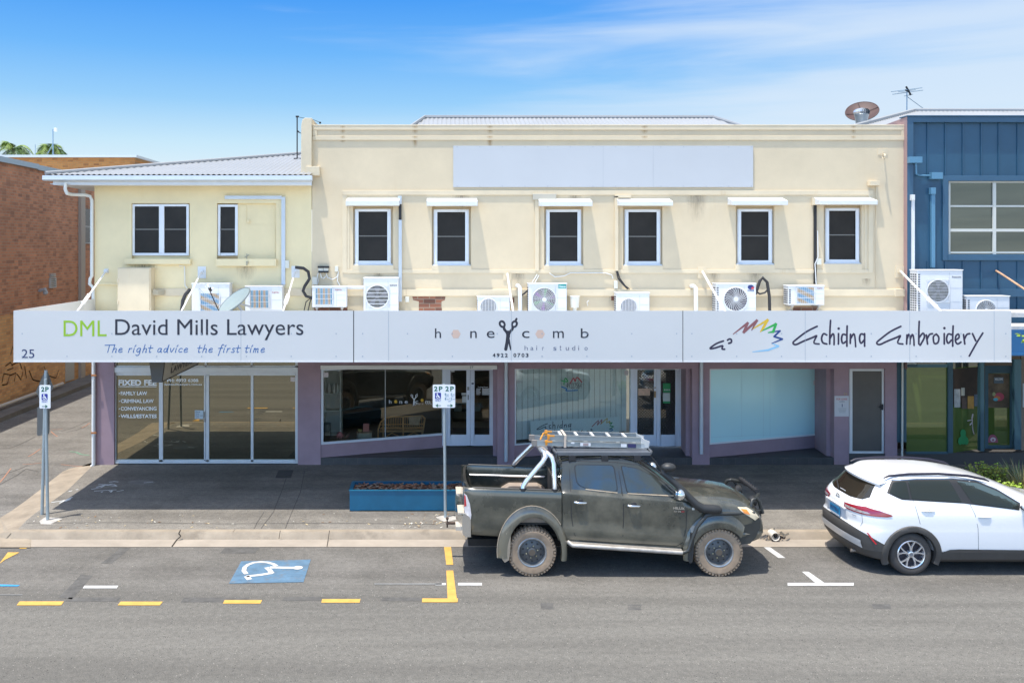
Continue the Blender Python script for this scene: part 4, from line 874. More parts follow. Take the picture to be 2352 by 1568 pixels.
mb = MB(); strokes(mb, QQ(big_e(0), big_e(652, 0), [(1015, 175), (990, 165), (975, 200), (985, 235), (1015, 245)], [(1045, 62), (1040, 140), (1038, 245)], [(1042, 200), (1062, 165), (1072, 185), (1072, 250)], [(1107, 165), (1106, 245)],
    [(1165, 175), (1140, 170), (1130, 205), (1140, 240), (1165, 225)], [(1174, 105), (1172, 180), (1172, 262)], [(1200, 170), (1198, 240)], [(1200, 205), (1225, 165), (1235, 195), (1240, 265)], [(1305, 172), (1280, 168), (1270, 205), (1282, 240), (1305, 215)], [(1310, 165), (1310, 262)],
    [(1640, 175), (1637, 245)], [(1640, 205), (1655, 168), (1664, 200), (1663, 245)], [(1666, 205), (1682, 170), (1692, 200), (1695, 255)], [(1735, 70), (1732, 150), (1732, 245)], [(1735, 195), (1765, 160), (1775, 195), (1742, 255)], [(1790, 175), (1800, 245)], [(1797, 205), (1815, 172), (1838, 165)],
    [(1865, 170), (1845, 190), (1852, 240), (1880, 235), (1888, 195), (1868, 168)], [(1930, 165), (1930, 245)], [(1985, 172), (1960, 168), (1948, 205), (1960, 240), (1985, 215)], [(1999, 105), (1996, 180), (1996, 262)], [(2018, 215), (2045, 195), (2040, 168), (2020, 185), (2018, 225), (2035, 245), (2060, 230)],
    [(2080, 172), (2090, 245)], [(2088, 205), (2105, 172), (2128, 165)], [(2150, 165), (2175, 220)], [(2230, 160), (2180, 240), (2125, 338)],
    [(210, 222), (160, 240), (115, 270), (110, 282), (150, 275), (205, 258), (200, 275), (202, 285), (220, 286)], [(243, 215), (258, 206), (272, 212), (272, 232), (252, 240)]), .019, PA, .005); 
for x, y in ((1108, 125), (1931, 122)): mb.ball(Vector(PA(*Q(x, y))) + Vector((0, -.0015, 0)), .026, .001, .026)
mb.build('lettering', mat('sign_violet', (.028, .02, .05), .5), s3)
def zig(pts, w_, m, P, parent, conv=Q, off=.006):
    mb = MB()
    q = [P(*conv(*p)) for p in pts]
    for i in range(len(q) - 1):
        d = (q[i + 1] - q[i]).normalized(); n = Vector((-d.z, 0, d.x)) * w_ / 2; o = Vector((0, -.0013 - .0004 * i, 0))
        a0, a1 = (.35 if i == 0 else 1), (.35 if i == len(q) - 2 else 1)
        e = d * w_ * .3
        mb.quad(q[i] - n * a0 + o - (e if i else e * 0), q[i + 1] - n * a1 + o + e, q[i + 1] + n * a1 + o + e, q[i] + n * a0 + o - (e if i else e * 0))
    return mb.build('logo_quill', m, parent, weld=False)
quill = lambda par, P, conv, k, off: [zig(p, w_ * k, m, P, par, conv, off) for p, w_, m in (
    ([(285, 170), (400, 82), (368, 155), (472, 62), (432, 135)], .05, mat('quill_red', (.26, .095, .10), .5)), ([(430, 133), (556, 58), (520, 120), (500, 148)], .05, mat('quill_yellow', (.72, .46, .03), .5)),
    ([(500, 148), (620, 90), (598, 150), (562, 156)], .05, mat('quill_green', (.03, .38, .07), .5)), ([(562, 156), (652, 143), (605, 187), (670, 207), (588, 240)], .035, mat('quill_navy', (.015, .05, .20), .5)),
    ([(588, 240), (640, 262), (560, 292), (440, 306)], .035, mat('quill_sky', (.25, .52, .72), .5)))]
quill(s3, PA, Q, 1, .006)

# law office box sign hung under the awning, end-on to the street
Xs0, Xs1 = wx(347, 18.35), wx(373, 18.35)
bs = thing('hanging_sign', 'cream box sign with dark end hung under the awning before the law office', 'sign', ((Xs0 + Xs1) / 2, 19.8, 2.69))
mb = MB(); mb.prism([(Xs0 + .015, 2.69), (Xs1 - .015, 2.69), (Xs1 + .05, 3.22), (Xs0 - .05, 3.22)], 'y', 18.35, 21.2); mb.build('box', mat('sign_end_dark', (.085, .08, .07), .6), bs)
MB().quad((Xs1 - .008, 18.4, 2.72), (Xs1 - .008, 21.15, 2.72), (Xs1 + .055, 21.15, 3.2), (Xs1 + .055, 18.4, 3.2)).build('face', mat('sign_cream', (.52, .47, .37), .5), bs)
mb = MB(); put(mb, 'LAWYERS', Vector((Xs1 + .004, 18.9, 2.80)), Vector((Xs1 + .004, 20.6, 2.80)), Vector((Xs1 + .022, 18.9, 2.93)), .008, bold=.02); put(mb, 'David Mills', Vector((Xs1 + .026, 18.9, 2.97)), Vector((Xs1 + .026, 20.6, 2.97)), Vector((Xs1 + .046, 18.9, 3.13)), .008, shear=.2); mb.build('lettering', mat('sign_grey', (.10, .09, .085), .6), bs)
for y in (18.8, 20.8): MB().tube([((Xs0 + Xs1) / 2, y, 3.2), ((Xs0 + Xs1) / 2, y, 3.36)], .02, 6).build('hanger', M_grey, bs)

# ================================================================== air conditioner outdoor units
M_acw = mat('ac_white', (.68, .69, .70), .4, var=.02, vs=3)
def fin_mat(name, cols, ax, sc, rot=0):
    m = bpy.data.materials.new(name); m.use_nodes = True; t = m.node_tree; p = t.nodes['Principled BSDF']; p.inputs['Roughness'].default_value = .5
    g = N(t, 'ShaderNodeTexCoord'); mp = N(t, 'ShaderNodeMapping'); mp.inputs['Rotation'].default_value = (0, rot, 0); L(t, g.outputs['Object'], mp.inputs[0])
    wv = N(t, 'ShaderNodeTexWave', wave_type='BANDS', bands_direction=ax); wv.inputs['Scale'].default_value = sc; wv.inputs['Distortion'].default_value = 1.5; wv.inputs['Detail'].default_value = 1; L(t, mp.outputs[0], wv.inputs[0])
    r = N(t, 'ShaderNodeValToRGB'); setramp(r.color_ramp, cols); L(t, wv.outputs[0], r.inputs[0])
    L(t, r.outputs[0], p.inputs['Base Color']); return m
FIN_D = fin_mat('coil_diagonal', [(0, (.42, .25, .09)), (.4, (.36, .30, .24)), (.6, (.22, .36, .48)), (1, (.07, .25, .42))], 'X', 1.6, R(62))
FIN_V = fin_mat('coil_upright', [(0, (.46, .24, .07)), (.45, (.38, .33, .28)), (.6, (.20, .36, .46)), (1, (.03, .22, .36))], 'X', 2.6)
FIN_G = mat('coil_grey', (.13, .13, .12), .6, var=.3, vs=20)
FIN_B = fin_mat('coil_blue', [(0, (.15, .14, .14)), (.5, (.18, .19, .23)), (1, (.13, .16, .26))], 'X', 9)
FIN_P = mat('coil_dark', (.10, .085, .10), .5, var=.5, vs=14)
def ac(label, x0, x1, y0, y1, dp, style, fx, fy, fr, brand=None, bpos=None, stand=False, Y=None):
    """x0-x1,y0: picture columns of the front and its top row; fx,fy,fr: fan centre and radius in picture px"""
    Y = Y or F - .42
    X0, X1, Z1 = wx(x0, Y), wx(x1, Y), wz(y0, Y); Z0 = wz(y1, Y); s = Y / FP
    t = thing('air_conditioner', label, 'air conditioner', ((X0 + X1) / 2, Y + dp / 2, Z0 - .06), 'air conditioner units along the awning roof')
    mb = MB(); mb.box(X0, X1, Y + .012, Y + dp, Z0, Z1 - .02); mb.box(X0 - .012, X1 + .012, Y - .006, Y + dp + .01, Z1 - .026, Z1)
    c = mb.build('casing', M_acw, t, bevel=.012)
    FXc, FZc, rr = wx(fx, Y), wz(fy, Y), fr * s
    xb = X0 + (X1 - X0) * .70
    if style in ('grille', 'vgrille', 'diag'):      # square guard with service panel on the right
        gx0, gx1, gz0, gz1 = FXc - rr, FXc + rr, FZc - rr * .93, FZc + rr * .93
        MB().box(gx0, gx1, Y - .002, Y + .014, gz0, gz1).build('coil', {'grille': FIN_D, 'vgrille': FIN_V, 'diag': FIN_D}[style], t)
        mb = MB()
        for k in range(4): mb.box(gx0 - .012, gx1 + .012, Y - .016, Y - .008, gz0 + (gz1 - gz0) * k / 3 - .006, gz0 + (gz1 - gz0) * k / 3 + .006)
        for x in (gx0, gx1): mb.box(x - .01, x + .01, Y - .016, Y - .006, gz0, gz1)
        for k in range(1, 12): mb.box(gx0, gx1, Y - .010, Y - .006, gz0 + (gz1 - gz0) * k / 12 - .0022, gz0 + (gz1 - gz0) * k / 12 + .0022)
        for k in range(1, 9): mb.box(gx0 + (gx1 - gx0) * k / 9 - .002, gx0 + (gx1 - gx0) * k / 9 + .002, Y - .0055, Y - .003, gz0, gz1)
        mb.build('grille', M_acw, t)
    else:                                            # round opening with fan and guard wires
        mb = MB(); mb.disc((FXc, Y + .006, FZc), rr, n=40); mb.build('coil', {'bars': FIN_G, 'fine': FIN_B, 'radial': FIN_P, 'swirl': FIN_P, 'mesh': FIN_G, 'web': FIN_G}[style], t)
        mb = MB(); mb.lathe([(rr, -.0), (rr + .018, -.012), (rr + .03, .0), (rr + .03, .012), (rr, .012)], (FXc, Y, FZc), 'y', 40, True); mb.build('fan_ring', M_acw, t, smooth=40)
        mb = MB()
        for k in range(5):
            a0 = 2 * math.pi * k / 5; pts = []
            for j in range(5):
                a = a0 + .16 * j; pts += [(FXc + rr * .22 * math.cos(a0 + .1 * j), Y + .005 - .001 * j, FZc + rr * .22 * math.sin(a0 + .1 * j)), (FXc + rr * .9 * math.cos(a), Y + .005 - .001 * j, FZc + rr * .9 * math.sin(a))]
            mb.add(pts, [(2 * j, 2 * j + 1, 2 * j + 3, 2 * j + 2) for j in range(4)])
        mb.disc((FXc, Y - .002, FZc), rr * .2, n=16)
        mb.build('fan', mat('fan_grey', (.20, .20, .21), .5), t)
        mb = MB(); n = {'bars': 6, 'fine': 18, 'mesh': 14}.get(style, 0)
        for k in range(1, n):
            z = -rr + 2 * rr * k / n; hx = math.sqrt(max(0, rr * rr - z * z)); h = .007 if style == 'bars' else .0035
            mb.box(FXc - hx, FXc + hx, Y - .014, Y - .008, FZc + z - h, FZc + z + h)
        if style == 'fine':
            for k in range(-2, 3):
                x = rr * .4 * k; hz = math.sqrt(max(0, rr * rr - x * x)); mb.box(FXc + x - .004, FXc + x + .004, Y - .018, Y - .0145, FZc - hz, FZc + hz)
        if style in ('radial', 'swirl', 'web'):
            nn = {'radial': 36, 'swirl': 26, 'web': 24}[style]
            for k in range(nn):
                a = 2 * math.pi * k / nn; tw = .7 if style == 'swirl' else .12
                mb.tube([(FXc + rr * q * math.cos(a + tw * q), Y - .012, FZc + rr * q * math.sin(a + tw * q)) for q in (.2, .5, .78, 1.0)], .0055 if style == 'swirl' else .0032, 4, False)
            if style != 'swirl':
                for q in (.35, .5, .65, .8, .92): mb.lathe([(rr * q - .003, -.014), (rr * q + .003, -.014), (rr * q, -.008)], (FXc, Y, FZc), 'y', 32, True)
            mb.lathe([(.001, -.02), (rr * .2, -.018), (rr * .2, -.006)], (FXc, Y, FZc), 'y', 20)
        mb.build('guard', M_acw, t)
        if style in ('bars', 'radial', 'mesh'):
            q = rr * 1.06; mb = MB()
            for a, b, c_, d in ((-q, q, q, q + .012), (-q, q, -q - .012, -q), (-q - .012, -q, -q, q), (q, q + .012, -q, q)): mb.box(FXc + a, FXc + b, Y - .01, Y + .005, FZc + c_, FZc + d)
            mb.build('guard_frame', M_acw, t)
    mb = MB(); zz = Z1 - .07                         # service panel seams, end vents
    mb.box(xb, xb + .005, Y + .009, Y + .0115, Z0 + .02, zz)
    for q in (.33, .62): mb.box(xb + .012, X1 - .02, Y + .009, Y + .0115, zz - (zz - Z0) * q, zz - (zz - Z0) * q + .004)
    mb.build('seam', M_grey, c)
    if x0 > VX:
        mb = MB(); n = max(6, int((Z1 - Z0) / .06))
        for k in range(n):
            z = Z0 + .04 + (Z1 - Z0 - .12) * k / n
            for q in (.15, .45, .75): mb.box(X0 - .003, X0 + .002, Y + .012 + dp * q * .9, Y + .012 + dp * (q * .9 + .2), z, z + .032)
        mb.build('side_vent', mat('vent_dark', (.05, .05, .06), .6), t)
        mb = MB()
        for k in range(n):
            z = Z0 + .04 + (Z1 - Z0 - .12) * k / n
            for q in (0, 1): mb.box(X0 + .014 + .026 * q, X0 + .034 + .026 * q, Y + .008, Y + .0115, z, z + .03)
        if style in ('swirl', 'mesh', 'diag', 'web'): mb.build('corner_vent', MATS['vent_dark'], t)
    if brand:
        P = lambda x, y: fpt(x, y, Y + .010); mb = MB(); bx0, bx1, by0, by1 = bpos
        puts(mb, brand[0], bx0, bx1, by0, by1, P, .004, bold=.02); mb.build('badge', mat('badge_' + brand[1], brand[2], .5), t)
    mb = MB()                                        # feet or wall bracket
    for x in (X0 + .08, X1 - .14):
        if stand: mb.box(x, x + .05, Y + .01, F, Z0 - .05, Z0 - .005); mb.tube([(x + .025, Y + .05, Z0 - .04), (x + .025, F - .01, Z0 - .32)], .016, 6)
        else: mb.box(x, x + .06, Y + .01, Y + dp, 3.74, Z0)
    mb.build('bracket', M_grey if not stand else mat('bracket_steel', (.35, .33, .30), .5), t)
    return t
RD, GY, TL, NV = ('red', (.40, .12, .10)), ('grey', (.12, .13, .15)), ('white', (.8, .85, .84)), ('navy', (.03, .06, .22))
ac('white air conditioner behind the grey dish with diagonal blue and orange coil', 440, 527, 650, 736, .32, 'grille', 482, 694, 22, None)
ac('white air conditioner just right of the grey dish, at the end of the pale conduit', 563, 648, 656, 742, .34, 'vgrille', 596, 687, 22, ('FUJITSU', *RD), (625, 641, 670, 674))
ac('small wall-bracketed air conditioner over bare brick near the black looped hose', 717, 796, 657, 705.5, .32, 'vgrille', 744, 680.5, 20, ('FUJITSU', *RD), (770, 785, 664, 668), True)
ac('tall white air conditioner with one large round fan behind five wide bars', 835, 915, 637, 735, .33, 'bars', 866.5, 681, 25, ('MITSUBISHI ELECTRIC', *GY), (896, 912, 653.5, 657))
ac('low white air conditioner with small dark fan, left of the slanting stained rod', 1097, 1171, 680, 745, .30, 'fine', 1122, 704, 17.5)
t6 = ac('air conditioner with purple and green tinted fan and a teal badge', 1214, 1302, 650, 740, .34, 'radial', 1250, 688, 26, ('Hisense', *TL), (1284, 1299, 655, 660))
ac('low white air conditioner below the two thin black wall cables', 1416, 1492, 671, 745, .30, 'fine', 1444, 704, 17.5)
t8 = ac('white air conditioner with swirling fan guard beside the tall black hose loop', 1645, 1737, 650, 740, .33, 'swirl', 1690, 687, 26, ('GREE', *NV), (1717, 1732, 665, 669))
ac('small bracketed air conditioner below the rightmost cream wall window', 1811, 1894, 655, 700.5, .32, 'diag', 1850, 678, 20, ('FUJITSU', *RD), (1877, 1889, 661, 664), True)
ac('tallest air conditioner, standing before the blue wall', 2108, 2212, 619, 735, .36, 'mesh', 2155, 668, 24, ('Panasonic', *GY), (2187, 2208, 634, 638), Y=F - .75)
ac('lowest air conditioner at the right end of the awning with a white hub fan', 2222, 2320, 679, 750, .33, 'web', 2265, 712, 21, None, Y=F - .8)
# badge plates and tinted fan blades
Yq = F - .42
MB().pbox(1282.5, 1300.5, 653, 662, Yq + .0085, .003).build('badge_plate', mat('badge_teal', (.01, .33, .30), .5), t6)
mb = MB(); a_ = [(1250, 688, 26)]
for k, (cl) in enumerate(('p', 'g', 'p', 'g', 'p', 'g')):
    mb.slot(0 if cl == 'p' else 1); c0 = fpt(1250, 688, Yq + .0035); rr = 26 * Yq / FP; a0 = 2 * math.pi * k / 6 + .2
    mb.add([c0 + Vector((rr * q * math.cos(a), -.001 * (j % 2), rr * q * math.sin(a))) for j, a in enumerate((a0, a0 + .2, a0 + .38)) for q in (.22, .95)], [(0, 1, 3, 2), (2, 3, 5, 4)])
mb.build('fan_blade', [mat('blade_purple', (.22, .06, .28), .4), mat('blade_green', (.14, .30, .14), .4)], t6)
mb = MB(); mb.slot(0).disc(fpt(1724.5, 659.5, Yq + .008), .075, n=20, rz=.055); mb.slot(1).quad(*[fpt(x, y, Yq + .005) for x, y in ((1725, 664), (1731, 664), (1733, 659), (1727, 659))]); mb.build('badge_disc', [mat('badge_navy2', (.02, .04, .18), .5), mat('badge_red2', (.55, .05, .06), .5)], t8)
# small condensate pump on the awning by the teal-badged unit
cp = thing('drain_pump', 'small white cylindrical pump on a stem behind the sign top, right of the teal-badged unit', 'pump', (wx(1246, F - .25), F - .25, 3.8))
cx_ = wx(1250 + 0, F - .25); px_ = wx(1820 / 1.7007 + 1250 / 2352 * 800 / 1.7007, F - .25)
pw = Vector((px_, F - .25, 0)); z0, z1 = wz(706, F - .25), wz(679, F - .25)
WO[cp.name] = Vector((pw.x, pw.y, 3.8)); cp.location = (pw.x, pw.y, 3.8)
mb = MB(); mb.lathe([(.001, z0), (.10, z0), (.12, z1 - .03), (.13, z1 - .02), (.13, z1), (.001, z1)], (pw.x, pw.y, 0), 'z', 18); mb.tube([(pw.x, pw.y, z0), (pw.x, pw.y, 3.8)], .05, 10); mb.build('body', mat('pump_cream', (.72, .70, .62), .5), cp, smooth=40)

# grey satellite dish standing on the awning
def dish(name, label, c, nrm, r, depth, m, base, armv=None, lnb=True, mback=None):
    t = thing(name, label, 'satellite dish', base); n = Vector(nrm).normalized(); u = n.orthogonal().normalized(); v = n.cross(u); c = Vector(c)
    mb = MB(); K, J = 40, 7
    def P(q, a, o=0): return c + (u * math.cos(a) + v * math.sin(a)) * r * q + n * (depth * (q * q - 1) + o)
    for o, fl in ((0, 0), (-.02, 1)):
        vs = [P(0, 0, o)] + [P((j + 1) / J, 2 * math.pi * k / K, o) for j in range(J) for k in range(K)]
        fs = [(0, 1 + k, 1 + (k + 1) % K) for k in range(K)] + [(1 + j * K + k, 1 + (j + 1) * K + k, 1 + (j + 1) * K + (k + 1) % K, 1 + j * K + (k + 1) % K) for j in range(J - 1) for k in range(K)]
        mb.slot(fl).add(vs, [f[::-1] for f in fs] if fl else fs)
    mb.slot(1).tube([P(1, 2 * math.pi * k / K, -.01) for k in range(K + 1)], .016, 6)
    mb.build('reflector', [m, mback or m], t, smooth=50, weld=False)
    return t, n, u, v, c
M_dish = mat('dish_grey', (.25, .31, .32), .42, var=.05, vs=4)
dc = fpt(538, 689, 20.4)
td, n_, u_, v_, c_ = dish('satellite_dish', 'grey satellite dish tilted to the sky between two units on the awning', dc, (-.52, -.40, .75), .425, .07, M_dish, (dc.x + .3, 20.5, 3.7), mback=mat('dish_back', (.14, .17, .18), .5))
ln = fpt(479, 661, 19.95)
mb = MB(); mb.tube([fpt(505, 720, 20.1), ln], .013, 6); mb.build('arm', M_black, td); mb = MB(); mb.tube([fpt(505, 716, 20.3), fpt(458, 662, 20.05)], .006, 5); mb.build('strut', M_grey, td)
mb = MB(); mb.slot(0).tube([ln + Vector((-.05, 0, .06)), ln + Vector((.0, 0, 0))], [.05, .035], 10); mb.slot(1).tube([ln + Vector((.02, 0, -.01)), ln + Vector((.07, .02, -.06))], .04, 10); mb.slot(0).ball(ln + Vector((.09, 0, -.02)), .03); mb.build('receiver', [mat('lnb_white', (.75, .76, .78), .4), M_black], td)
mb = MB(); mb.tube([c_ - n_ * .09, (dc.x + .3, 20.6, 3.75)], .03, 8); mb.tube([c_ - n_ * .09, (dc.x + .32, 20.65, 4.1)], .02, 6); mb.build('mast', M_grey, td)

# ---- things on the roofs
dc = fpt(1980, 255, 26.5)
tm, n_, u_, v_, c_ = dish('satellite_dish', 'big brown mesh satellite dish on the roof behind the turbine vent', dc, (-.33, -.60, .70), .45, .08, mat('mesh_brown', (.060, .024, .022), .6, var=.2, vs=5), (dc.x, 26.6, 8.6))
mb = MB()
for a in range(4): mb.tube([c_ - n_ * .09, c_ + (u_ * math.cos(a * math.pi / 2 + .5) + v_ * math.sin(a * math.pi / 2 + .5)) * .45 + n_ * .008], .008, 5)
mb.build('rib', mat('rib_dark', (.04, .02, .02), .6), tm); MB().tube([c_ - n_ * .1, (dc.x, 26.7, 8.7)], .035, 8).build('mast', M_grey, tm)
Yv = 24.6; vc = fpt(1979, 266, Yv)
tv = thing('turbine_vent', 'silver whirlybird turbine vent on the white hip roof in front of the mesh dish', 'roof vent', (vc.x, Yv, wz(290, Yv)))
mb = MB(); zc = wz(258, Yv); mb.lathe([(.14, wz(288, Yv)), (.17, wz(270, Yv)), (.19, wz(264, Yv)), (.17, wz(262, Yv))], (vc.x, Yv, 0), 'z', 24); mb.build('base', mat('galv', (.42, .46, .48), .35, .6), tv, smooth=40)
mb = MB()
for k in range(22):
    a = 2 * math.pi * k / 22; pr = []
    for j in range(7):
        th = math.pi * j / 6; rr = .05 + .165 * math.sin(th) ** .7 if 0 < j < 6 else .06; zz = zc + .10 * math.cos(th) + .0
        for da in (0, .30): pr.append((vc.x + rr * (1 - .12 * (da > 0)) * math.cos(a + da + .25 * j / 6), Yv + rr * (1 - .12 * (da > 0)) * math.sin(a + da + .25 * j / 6), zz))
    mb.add(pr, [(2 * j, 2 * j + 1, 2 * j + 3, 2 * j + 2) for j in range(6)])
mb.lathe([(.001, zc + .12), (.07, zc + .105), (.10, zc + .08)], (vc.x, Yv, 0), 'z', 16); mb.build('rotor', mat('vent_silver', (.70, .73, .76), .22, .9), tv)
Yt = 27.6; x_ = wx(2083, Yt)
ta = thing('tv_antenna', 'rooftop television antenna with crossed rods above the blue building', 'antenna', (x_, Yt, wz(257, Yt)))
M_ant = mat('antenna_metal', (.25, .36, .46), .4, .4)
MB().tube([(x_, Yt, wz(258, Yt)), (x_, Yt, wz(205, Yt))], .016, 6).build('mast', M_ant, ta)
MB().tube([(x_, Yt, wz(222, Yt)), (wx(2141, Yt), Yt + .2, wz(256, Yt))], .010, 5).build('stay', M_ant, ta)
for (a, b, c, d) in ((2047, 211, 2118, 202), (2063, 211.5, 2103, 206.5), (2050, 217, 2120, 207.5), (2077, 221, 2096, 217)):
    MB().tube([fpt(a, b, Yt - .1), fpt(c, d, Yt + .1)], .011, 5).build('rod', M_ant, ta)
mb = MB(); mb.tube([fpt(2081, 199, Yt), fpt(2088, 211, Yt), fpt(2092, 219, Yt)], .028, 6); mb.tube([fpt(2080, 207, Yt - .2), fpt(2088, 212, Yt + .2)], .02, 6); mb.build('boom', M_black, ta)
Ym = 25.2; xm = wx(682.5, Ym)
tm2 = thing('antenna_mast', 'thin dark antenna mast on the grey roof beside the parapet pier', 'antenna', (xm, Ym, wz(366, Ym)))
mb = MB(); mb.tube([(xm, Ym, wz(366, Ym)), (xm, Ym, wz(267, Ym))], .019, 6); mb.tube([fpt(675, 364, Ym - .1), fpt(690, 364, Ym + .1)], .015, 5); mb.build('pole', M_black, tm2)
mb = MB(); mb.pbox(679, 686, 266, 269.5, Ym - .03, .06); mb.tube([fpt(680, 268, Ym), fpt(700, 272, Ym + .3), fpt(716, 274, Ym + .6), fpt(737, 282, Ym + 1)], .007, 5); mb.pbox(733, 737, 280, 284, Ym + 1, .05); mb.add([fpt(687, 304, Ym), fpt(693, 309, Ym), fpt(690, 304, Ym)], [(0, 1, 2)]); mb.tube([fpt(688, 305, Ym), fpt(683, 300, Ym)], .02, 5); mb.build('bracket', M_black, tm2)
mb = MB(); mb.tube([fpt(683, 366, Ym), fpt(672, 374, Ym - .5), fpt(676, 386, Ym - 2), fpt(688, 396, Ym - 3.2)], .012, 5); mb.build('cable', M_cab, tm2)

# ================================================================== blue building on the right
M_blue = mat('blue_cladding', (.022, .082, .145), .38, var=.16, vs=.9, stain=((.060, .085, .135), .8, .64))
M_bluf = mat('blue_frame', (.037, .10, .168), .4, var=.12, vs=1.2)
M_brn = mat('mauve_side', (.36, .24, .23), .7, var=.08, vs=2)
YB = 21.78; XB0 = wx(2084, YB); XB1 = 21.0
bb = thing('blue_building', 'blue metal-clad building with gridded upper window at the right edge', 'building', (16, 26, 0))
mb = MB(); zt = wz(268, YB); YW = YB + .11
mb.box(XB0, wx(2098, YB), YB, YB + .3, 3.4, zt); mb.box(wx(2098, YB), XB1, YB, YB + .3, wz(281, YB), zt); mb.box(XB0 - .02, XB1, YB - .03, YB + .35, zt, zt + .03); mb.build('portal_frame', M_bluf, bb, bevel=.008)
mb = MB(); xw0, xw1, zw0, zw1 = wx(2179, YW), wx(2560, YW), wz(584, YW), wz(416, YW); mb.wall(wx(2098, YB) - .01, XB1, 3.3, zt - .1, YW, [(xw0, xw1, zw0, zw1)], .15)
mb.box(XB0 + .1, XB1, YW + 4, YW + 4.1, 3, zt)
mb.build('wall', M_blue, bb)
mb = MB(); k = 0
for x in (2131, 2171.5, 2212, 2254, 2294.5, 2338, 2379, 2420, 2461): 
    for y0, y1 in ((282, 405), (600, 712)): mb.pbox(x - 1.2, x + 1.2, y0, y1, YW - .025, .03)
mb.build('standing_seam', M_blue, bb)
MB().quad((XB0 - .003, YB, 2.5), (XB0 - .003, YB + 3, 2.5), (XB0 - .003, YB + 3, zt - .15), (XB0 - .003, YB, zt)).build('side_wall', M_brn, bb)
mb = MB(); mb.pbox(2166, 2178.5, 404, 598, YW - .05, .06); mb.pbox(2178.5, 2600, 404, 415.5, YW - .05, .06); mb.pbox(2178.5, 2600, 585, 598, YW - .07, .08); mb.pbox(2085, 2100, 664, 682, YW - .1, .1); mb.pbox(2100, 2700, 664, 682, YW - .06, .07); mb.build('window_surround', M_bluf, bb, bevel=.006)
G_blu = glass('upper_glass', (.60, .66, .60), (0, 0, 0), .09, 0.0, (.045, .048, .036))
mb = MB()
for q in ((2179, 2183, 416, 584), (2281, 2288, 416, 584), (2386, 2393, 416, 584)): mb.pbox(*q, YW + .05, .05)
for y in (416, 471.5, 525.5, 578): mb.pbox(2183, 2560, y, y + (4 if y != 525.5 else 6.5), YW + .055, .045)
wb = mb.build('window', mat('window_frame_grey', (.58, .58, .53), .5), bb); MB().box(xw0, xw1, YW + .09, YW + .1, zw0, zw1).build('pane', G_blu, wb)
mb = MB(); mb.pbox(2090, 2119, 360, 374, YB - .12, .15); mb.pbox(2141, 2166, 396, 411, YW - .15, .15); mb.tube([fpt(2104, 374, YB - .05), fpt(2105, 400, YB - .02), fpt(2112, 403, YW - .05), fpt(2145, 404, YW - .05)], .022, 6); mb.build('conduit', mat('blue_conduit', (.10, .24, .36), .4), bb, bevel=.004)
mb = MB(); mb.pbox(2139, 2150, 431, 446, YW - .12, .12); mb.pbox(2140, 2148.5, 446, 615, YW - .08, .08); mb.build('downpipe', MATS['blue_conduit'], bb, bevel=.006)
mb = MB(); mb.pbox(2094.5, 2102, 447, 460, YB - .10, .1); mb.pbox(2095.5, 2101.5, 460, 650, YB - .06, .06); mb.build('conduit', M_wht, bb, bevel=.006)
rf3 = corr('roof', 10.0, 24, 22.6, 8.35, 27.2, 9.62, True, False, M_sheet, bb)
MB().tube([(10.0, 22.6, 8.38), (14.6, 27.2, 9.65), (24, 27.2, 9.65)], .06, 6).build('ridge_cap', M_sheet, rf3)
# its shopfront
M_teal = mat('shopfront_teal', (.030, .085, .115), .5, var=.1, vs=3)
mb = MB()
for q in ((2061, 2082, 826, 1015), (2178, 2189, 826, 1040), (2252, 2261, 826, 1036)): mb.pbox(*q, F - .02, .12)
for q in ((2330, 2346, 826, 1032), (2082, 2178, 837, 843.5), (2082, 2178, 1037, 1042)): mb.pbox(*q, F, .1)
mb.build('shopfront_post', M_teal, bb)
G_bs = glass('sticker_glass', (.70, .78, .55), (0, 0, 0), .17, 0.0, (.085, .125, .030))
G_bt = glass('transom_glass', (.75, .78, .70), (0, 0, 0), .2, 0.0, (.05, .045, .038))
MB().pbox(2082, 2178, 843, 1040, F + .03, .02).build('pane', G_bs, bb); MB().pbox(2082, 2178, 800, 838, F + .03, .02).build('pane', G_bt, bb)
Af, Bf = (wx(2189, F), F + .03), (wx(2262, F + .55), F + .55); MB().slab(Af, Bf, .35, 2.5, .02).build('pane', G_bs, bb); MB().slab(Af, Bf, 2.5, 3.3, .02).build('pane', G_bt, bb)
P4 = vp(Af, Bf)
mb = MB(); mb.slab(Vector((*Af, 0)) + Vector((0, -.008, 0)), Vector((*Bf, 0)) + Vector((0, -.008, 0)), P4(2220, 925).z, 2.48, .004); mb.build('dark_poster', mat('poster_brown', (.035, .022, .015), .6, var=.6, vs=2), bb)
def card(name, x0, x1, y0, y1, m, P=P4, off=.02): MB().quad(P(x0, y1, off), P(x1, y1, off), P(x1, y0, off), P(x0, y0, off)).build(name, m, bb)
card('poster', 2190, 2204, 893, 935, mat('poster_grey', (.40, .42, .42), .7, var=.3, vs=9)); card('poster', 2206, 2214, 890, 908, mat('poster_cream', (.42, .42, .36), .7)); card('poster', 2206, 2219, 911, 938, mat('poster_dark', (.06, .045, .04), .6, var=.6, vs=12), off=.03)
card('poster', 2221, 2235, 909, 938, mat('poster_orange', (.50, .28, .07), .7, var=.25, vs=7)); card('poster', 2236, 2249, 905, 932, mat('poster_navy', (.09, .14, .19), .6, var=.3, vs=9))
Yd = F + .56
mb = MB()
for q in ((2260, 2270, 840, 1036), (2320, 2330, 840, 1036), (2270, 2320, 840, 857), (2270, 2320, 1022, 1036)): mb.pbox(*q, Yd, .06)
db = mb.build('door', M_teal, bb); MB().pbox(2270, 2320, 857, 1022, Yd + .02, .02).build('pane', G_bs, db)
